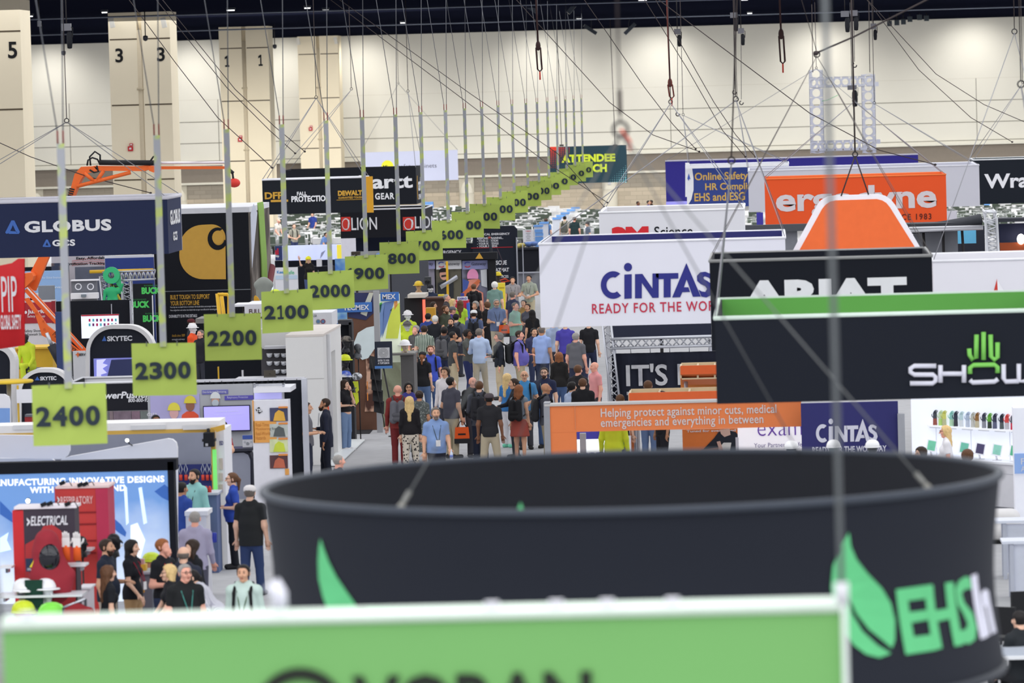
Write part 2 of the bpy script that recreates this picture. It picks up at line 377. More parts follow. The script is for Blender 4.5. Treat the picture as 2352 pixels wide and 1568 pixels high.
def on_drum(px, py, off=0.012):
    """where the line of sight to a point of the drum's print meets its near cloth"""
    d = ray(px, py).normalized(); o = CAM-V((c0.x, yc, 0)); rr = rad-.035+off
    a = d.x**2+d.y**2; b = 2*(o.x*d.x+o.y*d.y); c = o.x**2+o.y**2-rr*rr
    q = b*b-4*a*c
    tt = (-b-math.sqrt(max(0, q)))/(2*a); return CAM+d*tt
leafg = mat((96, 192, 128), 0.7); whitei = mat((216, 216, 230), 0.7)
def drum_shape(pts, m, name):
    # densify, then lay on the cloth at its own height and angle
    P = []
    for (a, b), (c, d) in zip(pts, pts[1:]+pts[:1]):
        n = max(1, int(math.hypot(c-a, d-b)/25)); P += [(a+(c-a)*k/n, b+(d-b)*k/n) for k in range(n)]
    out = []
    for x, y in P:
        q = on_drum(x, y); u = (q.z-Zb)/(Zt-Zb); rr = rad-0.055*math.sin(math.pi*min(1, max(0, u)))**1.2+.008
        th = math.atan2(q.y-yc, q.x-c0.x); out.append((th, q.z, rr))
    bm = bmesh.new(); vs = [bm.verts.new((a, b, 0)) for a, b, _ in out]; f = bm.faces.new(vs); bmesh.ops.triangulate(bm, faces=[f])
    mb = MB(); mb.add([(c0.x+r*math.cos(a), yc+r*math.sin(a), z) for a, z, r in out], [tuple(v.index for v in q.verts) for q in (bm.verts.index_update() or bm.faces)])
    bm.free(); return mb.build(name, m, t)
drum_shape([(738, 1236), (744, 1262), (752, 1290), (768, 1326), (790, 1360), (812, 1392), (826, 1424), (842, 1470), (836, 1510), (800, 1560), (770, 1500), (752, 1420), (734, 1370), (726, 1330), (727, 1290), (732, 1258)], leafg, 'leaf_logo')
for a, b, c, d in ((838, 940, 1392, 1418), (838, 868, 1392, 1540), (912, 940, 1400, 1540), (990, 1016, 1402, 1540), (1040, 1092, 1402, 1430), (1100, 1130, 1412, 1540)):
    drum_shape([(a, c), (b, c), (b, d), (a, d)], leafg, 'lettering')
drum_shape([(1948, 1222), (1955, 1255), (1970, 1285), (1996, 1316), (2032, 1352), (2052, 1385), (2061, 1425), (2058, 1470), (2050, 1488), (2030, 1470), (2000, 1445), (1972, 1408), (1955, 1372), (1962, 1410), (1985, 1450), (2018, 1482), (2047, 1500), (2020, 1510), (1990, 1502), (1962, 1480), (1938, 1440), (1922, 1400), (1913, 1350), (1916, 1300), (1930, 1258)], leafg, 'leaf_logo')
def skew(pts, x0, y0): return [(x0+a, y0+b) for a, b in pts]
drum_shape([(2064, 1354), (2148, 1342), (2150, 1372), (2092, 1380), (2095, 1406), (2142, 1400), (2144, 1422), (2098, 1430), (2102, 1462), (2150, 1456), (2152, 1492), (2080, 1503)], leafg, 'lettering')
drum_shape([(2130, 1346), (2150, 1343), (2155, 1402), (2183, 1397), (2178, 1339), (2198, 1336), (2212, 1480), (2192, 1484), (2186, 1421), (2158, 1427), (2164, 1488), (2144, 1492)], leafg, 'lettering')
drum_shape([(2202, 1352), (2210, 1334), (2224, 1324), (2236, 1326), (2240, 1352), (2226, 1352), (2216, 1362), (2222, 1384), (2240, 1408), (2246, 1440), (2240, 1468), (2226, 1478), (2210, 1476), (2206, 1448), (2220, 1446), (2227, 1432), (2218, 1408), (2206, 1386)], leafg, 'lettering')
drum_shape([(2238, 1322), (2252, 1317), (2268, 1462), (2252, 1468)], whitei, 'lettering')
drum_shape([(2260, 1362), (2270, 1352), (2278, 1356), (2288, 1450), (2278, 1456), (2272, 1392), (2268, 1392), (2274, 1458), (2266, 1460)], whitei, 'lettering')
drum_shape([(1193, 1168), (1199, 1152), (1205, 1168)], leafg, 'leaf_tip')
# ---- black and green glove-maker box
t = banner('hanging_banner', 'black box banner with bright green lining and a green hand logo', 1644, 2480, 720, 917, 70.4, 6.1, (17, 22, 33), inside=(110, 186, 88), rim=(222, 238, 226), rimr=0.035, back=True)
gi = mat((126, 200, 92), 0.7); wi = mat((214, 214, 226), 0.7)
def strokes(lines, Y, r, m, parent, name='lettering', flat=True):
    for pts in lines:
        s = SC(Y); q = [PX(x, y, Y)+V((0, -.02, 0)) for x, y in pts]; MB().tube(q, r/s, 8).build(name, m, parent)
strokes([[(2150, 840), (2100, 840), (2091, 846), (2091, 854), (2100, 860), (2143, 860), (2149, 866), (2149, 874), (2142, 880), (2090, 880)],
         [(2160, 838), (2160, 878)], [(2214, 838), (2214, 878)], [(2160, 858), (2214, 858)],
         [(2228, 872), (2234, 878), (2284, 876), (2292, 870)], [(2305, 836), (2305, 868), (2310, 876), (2340, 875)], [(2340, 835), (2340, 875), (2360, 874)]], 70.4, 5.5, wi, t)
strokes([[(2228, 858), (2228, 844), (2236, 838), (2284, 837), (2291, 843), (2291, 856)],
         [(2226, 800), (2227, 815), (2234, 826), (2242, 822), (2243, 768)], [(2259, 762), (2259, 826)], [(2275, 768), (2276, 818), (2284, 826), (2291, 820), (2291, 786)]], 70.4, 5.5, gi, t, 'hand_logo')
# ---- ARIAT box, trapezoid, white box at its side
t = banner('hanging_banner', 'black box banner with wide white capitals behind the green-lined banner', 1632, 2143, 593, 800, 82, 3.6, (17, 21, 32), inside=(20, 24, 36), rim=(150, 150, 150))
wP('ARIAT', 1702, 2082, 640, 712, 82, white_ink, t, bold=0.06)
YQ = 100.0
m1 = mat((243, 240, 246), 0.6); m2 = mat((240, 112, 58), 0.75)
def trap(y_off, pts, m, name, parent, th): return fl(pts, m, parent, name, YQ, y_off, th)
cQ = PX(1968, 640, YQ); t = thing('trapezoid_banner', 'orange trapezoid hanging sign with a white rounded border', 'hanging banner', (cQ.x, YQ, cQ.z))
outer = [(1812, 640), (1818, 582), (1878, 470), (1886, 460), (1900, 452), (1918, 449), (2018, 446), (2034, 450), (2046, 458), (2056, 470), (2118, 575), (2124, 640)]
inner = [(1826, 640), (1832, 582), (1888, 480), (1896, 470), (1906, 463), (1920, 460), (2014, 457), (2026, 460), (2036, 466), (2044, 476), (2106, 575), (2112, 640)]
fl(outer, m1, t, 'border', YQ, 0, 0.25); fl(inner, m2, t, 'face', YQ, 0.012, 0.01)
t = banner('hanging_banner', 'plain white box banner with a small red star tip beside the black lettered banner', 2145, 2460, 596, 760, 95, 4.0, (226, 225, 232), inside=(226, 225, 230), rim=(232, 232, 238))
fl([(2277, 690), (2290, 640), (2293, 690)], mat((200, 60, 50), 0.7), t, 'star_point', 95); fl([(2293, 690), (2290, 640), (2308, 672), (2330, 690)], white_ink, t, 'star_point', 95)
# ---- CINTAS
t = banner('hanging_banner', 'large white box banner with blue lettering and a red slogan beside the aisle', 1240, 1806, 553, 745, 98.8, 4.9, (224, 224, 234), inside=(48, 50, 108), rim=(236, 236, 242))
blue = mat((45, 48, 128), 0.7); redi = mat((190, 50, 76), 0.7)
def cintas(x0, y0, w, h, Y, m, parent):
    """C, dotted i, N, T, tall A, S drawn as shapes in a box of 100 x 30"""
    q = lambda pts: [(x0+a*w/100, y0+(b-a*0.027*100/w*w/100*0)*h/34) for a, b in pts]
    C_ = arc(11, 22, 11, 55, 310, 20, 12)+arc(12.5, 22, 6.2, 315, 50, 14, 7)[0:0]+[(11+6.0*math.cos(R(a)), 22-6.8*math.sin(R(a))) for a in range(305, 54, -18)]
    fl(q(C_), m, parent, 'lettering', Y)
    fl(q([(21, 13), (27.5, 12.6), (27.5, 33.6), (21, 34)]), m, parent, 'lettering', Y); fl(q(arc(24.2, 6.5, 3.6, 0, 350, 14, 3.7)), m, parent, 'lettering', Y)
    fl(q([(30.5, 12.6), (37, 12.4), (46, 25), (46, 12), (51.5, 12), (51.5, 33), (46, 33.2), (36.5, 20), (36.5, 33.5), (30.5, 33.6)]), m, parent, 'lettering', Y)
    fl(q([(49, 12), (69, 11.6), (69, 16.4), (62.2, 16.6), (62.2, 32.6), (56, 32.8), (56, 16.8), (49, 17)]), m, parent, 'lettering', Y)
    fl(q([(76.2, 3), (89, 32), (82, 32.2), (76.4, 17), (74, 24), (78, 24), (79.4, 28), (72.6, 28.2), (70.6, 32.6), (63.5, 32.8)]), m, parent, 'lettering', Y)
    P_ = [(99, 13), (97, 12), (93, 10.5), (88.6, 11), (85.6, 14), (85.8, 18.4), (89, 21.2), (93, 23), (94.6, 25.4), (93, 28), (89.8, 27.6), (87, 26)]
    a2 = [(89.5, 32), (94, 32.8), (98.6, 30.6), (100.6, 26), (99, 21.4), (95, 18.6), (92, 17), (91.2, 15.4), (92.6, 14.4), (95.6, 15.4), (97.6, 17)]
    fl(q(P_+a2), m, parent, 'lettering', Y)
cintas(1380, 596, 258, 90, 98.8, blue, t)
wP('READY FOR THE WORKDAY', 1360, 1716, 693, 716, 98.8, redi, t, bold=0.012, space=1.15)
# ---- 3M
t = banner('hanging_banner', 'white box banner with a red logo and one dark word behind the blue lettered banner', 1377, 1710, 484, 600, 125.4, 5.2, (226, 226, 232), inside=(214, 212, 214), rim=(240, 240, 244))
wP('3M', 1405, 1490, 520, 572, 125.4, mat((214, 42, 50), 0.7), t, bold=0.09)
wP('Science.', 1503, 1597, 519, 543, 125.4, black_ink, t, bold=0.008)
# ---- ergodyne, the long white, the two blue ones
t = banner('hanging_banner', 'orange-red box banner with grey lower-case letters and a small founding year', 1757, 2174, 406, 518, 170, 4.0, (226, 84, 38), inside=(238, 112, 58), rim=(240, 120, 60))
wP('ergodyne', 1783, 2150, 426, 498, 170, mat((208, 200, 204), 0.7), t, bold=0.03)
wP('SINCE 1983', 2040, 2139, 491, 505, 170, mat((96, 32, 20), 0.7), t, bold=0.02, space=1.25)
banner('hanging_banner', 'long plain white box banner behind the orange-red banner', 1719, 2250, 386, 480, 190, 7.0, (216, 216, 226), inside=(200, 200, 212), rim=(232, 232, 240))
t = banner('hanging_banner', 'long plain deep-blue banner wall behind the long white banner', 1529, 2110, 362, 462, 222, 0.6, (60, 54, 150), rim=(214, 212, 230))
t = banner('curved_banner', 'blue curved-edge banner about online safety with gold lettering', 1582, 1813, 378, 474, 200, 3.5, (56, 72, 140), rim=(232, 232, 240), inside=(214, 214, 226))
gl = mat((212, 172, 92), 0.7)
for tx, a, b, c, d in (('Online Safety', 1596, 1718, 395, 418), ('HR Compliance', 1620, 1756, 419, 440), ('EHS and ESG', 1595, 1711, 442, 461)): wP(tx, a, b, c, d, 200, gl, t, bold=0.022)
fl([(1574, 374), (1582, 374), (1590, 388), (1593, 410), (1593, 436), (1588, 458), (1578, 474), (1578, 452), (1574, 452)], white_ink, t, 'white_fin', 200, 0.03, 0.3)
wP('is', 1578, 1585, 424, 452, 200, black_ink, t); fl([(1579, 410), (1582, 398), (1586, 412), (1583, 410), (1582, 415)], mat((60, 90, 180), 0.7), t, 'logo', 200, 0.05)
MB().box(*[PX(1574, 380, 200).x, PX(1812, 380, 200).x], 199.7, 199.8, PX(1690, 384, 200).z, PX(1690, 376, 200).z).build('top_rail', white_ink, t)
t = banner('hanging_banner', 'black box banner with the start of a white word above the far lunch chairs', 2238, 2480, 364, 466, 200, 4.0, (22, 28, 38), inside=(30, 46, 54), rim=(226, 228, 230))
wP('Wrangler', 2262, 2470, 397, 440, 200, white_ink, t, bold=0.03)
# ---- left side
t = banner('hanging_banner', 'long navy box banner with a blue triangle logo and white capital letters', -180, 386, 461, 590, 110, 2.6, (38, 46, 78), inside=(200, 200, 210), rim=(226, 224, 234), rimr=0.05, side=(42, 50, 84))
bl = mat((72, 112, 190), 0.7)
def tri_logo(x, y, w, h, Y, parent):
    for k, pts in enumerate(([(.42, 0), (.62, 0), (.46, .52), (.28, .92), (.1, 1), (0, .9)], [(.62, 0), (1, .86), (.92, 1), (.74, .86), (.52, .34)], [(.22, 1), (.92, 1), (.74, .82), (.34, .78)])):
        fl([(x+a*w, y+b*h) for a, b in pts], bl, parent, 'logo', Y)
tri_logo(12, 506, 34, 31, 110, t); tri_logo(98, 550, 19, 17, 110, t)
wP('GLOBUS', 55, 257, 505, 532, 110, white_ink, t, bold=0.045, space=1.08); wP('AGCS'[1:], 120, 173, 550, 565, 110, white_ink, t, bold=0.04, space=1.1)
X0, X1, Z0, Z1 = t['x']; SIDE = (V((0, 1, 0)), V((0, 0, 1)), V((1, 0, 0)))
words3('GLOBUS', (X1, 110.35, Z1-.62), 1.9, .33, white_ink, t, SIDE, bold=0.045); words3('GCS', (X1, 110.8, Z1-.98), .8, .2, white_ink, t, SIDE, bold=0.04)
# PIP red curved cloth sign
YP = 78.0; s = SC(YP); t = thing('fabric_sign', 'red curved cloth sign with white safety-maker lettering at the picture edge', 'hanging banner', (PX(0, 700, YP).x, YP, PX(0, 800, YP).z))
rd = mat((214, 40, 46), 0.75)
m = MB(); vs = []; n = 16
for i in range(n+1):
    x = -190+246*i/n; y_t = 606-0.9*(x)/6-14*math.sin(math.pi*i/n)*-0.4; y_b = 796-0.16*x+6
    a = PX(x, y_t if x < 30 else 594, YP); b = PX(x, y_b, YP); d = 0.9*(1-(i/n)**2)
    vs += [(a.x, YP+d*0.4, a.z), (b.x, YP+d*0.4, b.z), (a.x, YP+d*0.4+.06, a.z), (b.x, YP+d*0.4+.06, b.z)]
fs = []
for i in range(n):
    o = i*4; fs += [(o, o+1, o+5, o+4), (o+2, o+6, o+7, o+3), (o, o+4, o+6, o+2), (o+1, o+3, o+7, o+5)]
m.add(vs, fs, True).build('cloth', rd, t)
wP('PIP', 4, 40, 634, 716, YP, white_ink, t, bold=0.0, off=0.05); wP('GLOBAL SAFETY', 2, 50, 722, 756, YP, white_ink, t, bold=0.02, off=0.05)
# DFP / DeWalt, Carhartt gear, LION
t = banner('hanging_banner', 'black box banner with gold and white fall-protection lettering and a yellow end', 603, 840, 410, 490, 170, 1.6, (24, 28, 36), inside=(222, 222, 230), rim=(236, 236, 242), side=(206, 156, 40))
wP('DFP', 608, 651, 441, 457, 170, gold_ink, t, bold=0.035); MB().box(*[PX(608, 0, 170).x, PX(648, 0, 170).x], 169.98, 169.99, PX(628, 464, 170).z, PX(628, 459, 170).z).build('underline', gold_ink, t)
wP('FALL', 682, 705, 440, 449, 170, white_ink, t, bold=0.03); wP('PROTECTION', 669, 759, 449, 463, 170, white_ink, t, bold=0.04)
wP('DEWALT', 776, 832, 437, 449, 170, gold_ink, t, bold=0.06); wP('GUARANTEED TOUGH', 777, 832, 451, 456, 170, gold_ink, t, bold=0.03); pP(773, 836, 458, 459, 170, gold_ink, t, 'underline')
pP(840, 857, 405, 488, 170, mat((214, 156, 44), 0.7), t, 'yellow_end', off=0.05, th=0.1)
t = banner('hanging_banner', 'big black box banner with rounded white lettering behind the gold-lettered one', 645, 956, 388, 473, 200, 4.2, (20, 23, 32), inside=(22, 25, 34))
wP('carhartt', 745, 948, 402, 434, 200, white_ink, t, bold=0.03); wP('COMPANY GEAR', 770, 906, 444, 459, 200, white_ink, t, bold=0.03, space=1.15)
X0, X1, Z0, Z1 = t['x']; words3('carhartt', (X1, 201.0, Z1-.98), 2.9, .55, white_ink, t, SIDE, bold=0.03); words3('COMPANY GEAR', (X1, 201.1, Z1-1.32), 2.4, .22, white_ink, t, SIDE, bold=0.03)
words3('(', (X1, 200.3, Z1-1.3), .5, .95, gold_ink, t, SIDE, bold=0.08, name='logo')
t = banner('booth_header', 'black booth header with two red lion-head badges and white lettering', 782, 978, 480, 545, 186, 4.0, (24, 25, 33), inside=(24, 25, 33), rim=(232, 232, 238), cat='booth header')
lr = mat((214, 58, 48), 0.7)
for x0 in (784, 925.5):
    w = 21.5 if x0 < 900 else 27; pP(x0, x0+w, 498, 531 if x0 < 900 else 528, 186, lr, t, 'badge')
    pts = []
    for k in range(40):
        a = 360*k/40; r = 1.0 if k % 2 else .84; pts.append((x0+w*.48+w*.44*r*math.cos(R(a)), 514.5-14.5*r*math.sin(R(a))))
    fl(pts, white_ink, t, 'lion_mane', 186, 0.03); fl(arc(x0+w*.48, 514.5, w*.34, 0, 350, 18, 11), lr, t, 'lion_head', 186, 0.045)
    fl([(x0+w*.62, 503), (x0+w*.85, 505), (x0+w*.9, 514), (x0+w*.8, 516), (x0+w*.84, 522), (x0+w*.7, 524), (x0+w*.74, 510)], white_ink, t, 'lion_face', 186, 0.06)
wP('LION', 807, 866, 499, 528, 186, white_ink, t, bold=0.01); wP('LION', 953, 1006, 496, 524, 186, white_ink, t, bold=0.01)
# far banners
t = banner('hanging_banner', 'pale lavender banner with a yellow dot and thin lettering on the back wall', 829, 1052, 347, 416, 300, 0.12, (198, 202, 226), sides=False, back=False)
fl(arc(890, 382, 14, 0, 350, 20), mat((236, 230, 60), 0.7), t, 'yellow_dot', 300); wP('Mine', 880, 902, 379, 388, 300, black_ink, t, bold=0.02, off=.03); wP('safety cabinets', 915, 1003, 376, 389, 300, mat((90, 92, 110), 0.7), t)
t = banner('hanging_banner', 'dark green lunch banner with lime lettering and red and blue dot corners', 1263, 1440, 335, 420, 285, 0.12, (36, 62, 74), sides=False, back=False)
lime_ink = mat((206, 224, 60), 0.7)
wP('ATTENDEE', 1290, 1413, 354, 372, 285, lime_ink, t, bold=0.05); wP('LUNCH', 1316, 1394, 377, 396, 285, lime_ink, t, bold=0.05)
dr = mat((226, 66, 48), 0.7); db = mat((140, 210, 220), 0.7)
pP(1263.5, 1279, 337, 346, 285, dr, t, 'corner_patch')
mr = MB(); mb_ = MB(); s = SC(285)
for i in range(10):
    for j in range(11):
        r = 2.2-0.12*i-0.14*j
        if r > .5: 
            c = PX(1266+4.6*i, 340+4.5*j, 285)+V((0, -.02, 0)); mr.prism([c+V((r/s*math.cos(R(a)), 0, r/s*math.sin(R(a)))) for a in range(0, 360, 60)], (0, -1, 0), .004)
        r = 2.0-0.2*i-0.2*(10-j)*.9
        if r > .4:
            c = PX(1437-5*i, 371+5*j*.93, 285)+V((0, -.02, 0)); mb_.prism([c+V((r/s*math.cos(R(a)), 0, r/s*math.sin(R(a)))) for a in range(0, 360, 60)], (0, -1, 0), .004)
mr.build('red_dots', dr, t); mb_.build('blue_dots', db, t)
# ------------------------------------------------------------------ lime aisle signs on perforated poles
lime = mat((162, 182, 84), 0.7, vary=0.04, scale=3); pole_m = pat((150, 152, 158), (172, 186, 96), 3.2, 0.56); num_m = mat((38, 48, 58), 0.8); rope = mat((120, 52, 50), 0.8); wire = mat((96, 98, 104), 0.5, 0.3)
cS = PX(163, 952, 61.8); XS, ZS = cS.x, cS.z
for i in range(20):
    n = 2400-100*i; Y = 61.8+9.16*i+(0.7 if i else 0); s = SC(Y)
    ax = {1900: .01}.get(n, 0)
    tilt = random.uniform(-.02, .02); X = XS+random.uniform(-.03, .03); w, h = .46, .375
    t = thing('aisle_sign', f'lime green aisle sign numbered {n} hanging from a grey pole', 'aisle sign', (X, Y, ZS-h), 'lime aisle signs')
    m = MB(); fx = -.06; vs = []
    for (x, d) in ((-w, .02), (-.05, -.02), (w, .03)):
        for z in (-h, h): vs.append((X+x, Y+d+(0.05 if (x == -.05 and z > 0) else 0), ZS+z-x*tilt*2))
    vs += [(a, b+.015, c) for a, b, c in vs]
    m.add(vs, [(0, 2, 3, 1), (2, 4, 5, 3), (6, 7, 9, 8), (8, 9, 11, 10), (0, 1, 7, 6), (4, 10, 11, 5), (1, 3, 9, 7), (3, 5, 11, 9), (0, 6, 8, 2), (2, 8, 10, 4)]).build('board', lime, t)
    digits(str(n), (X-.41, Y-.02, ZS-.14), .8, .25, num_m, t)
    for hx in (-.24, .2): MB().tube([(X+hx, Y, ZS+h-.04), (X+hx, Y, ZS+h+.03)], .006, 5).build('hanger_clip', wire, t)
    zt = ZS+h+2.98; MB().box(X-.046, X+.046, Y-.02, Y+.03, ZS+h-.05, zt).build('pole', pole_m, t)
    for sx in (-.035, .035): MB().tube([(X+sx, Y, zt-.02), (X+sx, Y, zt+.16)], .012, 6).build('rope_tie', rope, t)
    zc = 11.97; MB().tube([(X-.035, Y, zt+.14), (X-.035-.55, Y, zc)], .008, 5).build('wire', wire, t); MB().tube([(X+.035, Y, zt+.14), (X+.035+.1, Y, zc)], .008, 5).build('wire', wire, t)
# ------------------------------------------------------------------ people: one continuous body each, clothes and hair as children
def nets(D, org, res):
    """surface of the zero level of D as quads"""
    nx, ny, nz = D.shape; ins = D < 0
    c = [D[i:nx-1+i, j:ny-1+j, k:nz-1+k] for i in (0, 1) for j in (0, 1) for k in (0, 1)]
    cnt = sum((a < 0).astype(np.int8) for a in c); act = (cnt > 0) & (cnt < 8)
    idx = -np.ones(act.shape, np.int32); ijk = np.argwhere(act); idx[act] = np.arange(len(ijk))
    val = np.stack([a[act] for a in c], 1)
    off = np.array([(i, j, k) for i in (0, 1) for j in (0, 1) for k in (0, 1)], float)
    acc = np.zeros((len(ijk), 3)); n = np.zeros(len(ijk))
    for a in range(8):
        for b in range(a+1, 8):
            if np.abs(off[a]-off[b]).sum() != 1: continue
            va, vb = val[:, a], val[:, b]; m = (va < 0) != (vb < 0)
            t = np.where(m, va/np.where(m, va-vb, 1), 0)
            acc += np.where(m[:, None], off[a]+(off[b]-off[a])*t[:, None], 0); n += m
    V = org+(ijk+acc/np.maximum(n, 1)[:, None])*res; Fs = []
    for ax in range(3):
        sl0 = [slice(None)]*3; sl1 = [slice(None)]*3; sl0[ax] = slice(0, -1); sl1[ax] = slice(1, None)
        A = ins[tuple(sl0)]; B = ins[tuple(sl1)]; ch = np.argwhere(A != B)
        u, w = [(1, 2), (2, 0), (0, 1)][ax]
        ok = (ch[:, u] > 0) & (ch[:, w] > 0) & (ch[:, u] < D.shape[u]-1) & (ch[:, w] < D.shape[w]-1); ch = ch[ok]
        e = np.zeros((4, 3), int); e[1][u] = -1; e[2][u] = -1; e[2][w] = -1; e[3][w] = -1
        q = np.stack([idx[tuple((ch+e[i]).T)] for i in range(4)], 1)
        fl_ = A[tuple(ch.T)]; q[~fl_] = q[~fl_][:, ::-1]; Fs.append(q[(q >= 0).all(1)])
    return V, np.concatenate(Fs)
def field(prims, res, lo=None, hi=None, cuts=(), k=0.025, grow=0.0, wob=None):
    """prims: (a, b, ra, rb, depth scale, flat end) round cones, smoothly joined"""
    P = np.array([q for p in prims for q in (p[0], p[1])]); rm = max(max(p[2], p[3]) for p in prims)+grow+3*res
    a0 = P.min(0)-rm if lo is None else np.array(lo); a1 = P.max(0)+rm if hi is None else np.array(hi)
    n = np.maximum(4, np.ceil((a1-a0)/res).astype(int)+1)
    D = np.full(n, 0.5, np.float32); ax = [a0[i]+res*np.arange(n[i]) for i in range(3)]
    for (a, b, ra, rb, sy, flat) in prims:
        a = np.array(a, float); b = np.array(b, float); r = max(ra, rb)+grow+0.07
        s = [slice(max(0, int((min(a[i], b[i])-r-a0[i])/res)), max(0, int((max(a[i], b[i])+r-a0[i])/res)+2)) for i in range(3)]
        if any(x.stop <= x.start for x in s): continue
        x = (ax[0][s[0]]-a[0])[:, None, None]; y = (ax[1][s[1]]-a[1])[None, :, None]; z = (ax[2][s[2]]-a[2])[None, None, :]
        if x.size == 0 or y.size == 0 or z.size == 0: continue
        d = b-a; ys = y/sy; dy = d[1]/sy; L = d[0]**2+dy**2+d[2]**2+1e-9
        t = np.clip((x*d[0]+ys*dy+z*d[2])/L, 0, 1)
        dist = np.sqrt((x-t*d[0])**2+(ys-t*dy)**2+(z-t*d[2])**2)-(ra+(rb-ra)*t+grow/(0.5+0.5*sy))
        dist = dist*(0.5+0.5*sy)
        if flat:
            ln = math.sqrt((d**2).sum())+1e-9; dist = np.maximum(dist, ((x-d[0])*d[0]+(y-d[1])*d[1]+(z-d[2])*d[2])/ln)
        o = D[s[0], s[1], s[2]]; h = np.clip(0.5+0.5*(o-dist)/k, 0, 1)
        D[s[0], s[1], s[2]] = o*(1-h)+dist*h-k*h*(1-h)
    X = [ax[0][:, None, None], ax[1][None, :, None], ax[2][None, None, :]]
    if wob: D = D+wob[0]*np.sin(X[0]*wob[1]+1)*np.sin(X[1]*wob[1]*.9)*np.sin(X[2]*wob[1]*.8+X[0]*20)
    for c in cuts: D = np.maximum(D, c(*X)).astype(np.float32)
    for i in range(3):                                   # close the surface at the edge of the block
        sl = [slice(None)]*3
        for e in (0, -1): sl[i] = e; D[tuple(sl)] = np.maximum(D[tuple(sl)], 0.01)
    return nets(D, a0, res)
def mesh_of(parts, name, mats, parent=None, smooth=True):
    V = []; Fq = []; mi = []; o = 0
    for (v, f, k) in parts:
        V.append(np.asarray(v, float)); f = [tuple(int(i)+o for i in q) for q in f]; Fq += f; mi += [k]*len(f); o += len(v)
    me = bpy.data.meshes.new(name); me.from_pydata(np.concatenate(V).tolist(), [], Fq)
    for m in mats: me.materials.append(m)
    me.polygons.foreach_set('material_index', mi); me.polygons.foreach_set('use_smooth', [smooth]*len(Fq)); me.update()
    ob = bpy.data.objects.new(name, me); COL.objects.link(ob)
    if parent is not None: ob.parent = parent
    return ob
ARM = {'down': ((.05, .02, -.285), (.065, -.04, -.53)), 'bent': ((.05, .03, -.28), (-.02, -.22, -.27)), 'front': ((.09, .02, -.275), (-.10, -.2, -.35)),
       'hip': ((.2, .09, -.2), (.02, .05, -.4)), 'phone': ((.06, -.12, -.23), (-.045, -.1, .08)), 'up': ((.16, -.06, .05), (.22, -.14, .29)),
       'reach': ((.03, -.14, -.23), (-.02, -.38, -.28)), 'fwd': ((.04, -.04, -.28), (.04, -.2, -.46)), 'back': ((.04, .09, -.27), (.05, .14, -.5)),
       'point': ((.05, -.16, -.2), (.0, -.26, .03)), 'out': ((.1, -.1, -.25), (.12, -.32, -.2)), 'cross': ((.08, -.06, -.26), (-.2, -.2, -.22)), 'low': ((.04, -.1, -.28), (-.02, -.28, -.45))}
def finger_mesh(w, d, up, side):
    """a relaxed hand from wrist w along d: palm, four fingers of different lengths and a thumb, slightly curled"""
    m = MB(); d = V(d).normalized(); up = V(up); x = d.cross(up).normalized()*side; nrm = x.cross(d).normalized()*side
    w = V(w); m.obox(w+d*.045, x, d, nrm, .036, .048, .014)
    for i, (ln, r) in enumerate(((.068, .0095), (.078, .010), (.072, .0095), (.056, .0085))):
        b = w+d*.088+x*(-.029+.0195*i); curl = .55+.12*i
        p1 = b+(d*math.cos(curl*.4)-nrm*math.sin(curl*.4))*ln*.5; p2 = p1+(d*math.cos(curl*1.3)-nrm*math.sin(curl*1.3))*ln*.5
        m.tube([b, p1, p2], r, 6, r2=r*.8)
    b = w+d*.02-x*.032; p1 = b+(d*.6-x*.7-nrm*.3).normalized()*.035; m.tube([b, p1, p1+(d*.9-x*.25-nrm*.3).normalized()*.03], .0115, 6, r2=.009)
    return np.array(m.v), m.f
def rotz(p, a): return (p[0]*math.cos(a)-p[1]*math.sin(a), p[0]*math.sin(a)+p[1]*math.cos(a), p[2])
SK = {'f': (232, 186, 160), 'm': (214, 164, 134), 't': (190, 138, 106), 'b': (128, 86, 64), 'd': (92, 60, 46), 'r': (236, 172, 150)}
HC = {'blk': (26, 22, 22), 'dk': (52, 38, 30), 'br': (98, 66, 44), 'red': (150, 92, 52), 'bl': (222, 190, 132), 'gr': (150, 146, 142), 'wh': (226, 224, 220), 'sg': (110, 102, 96), 'au': (136, 84, 52)}

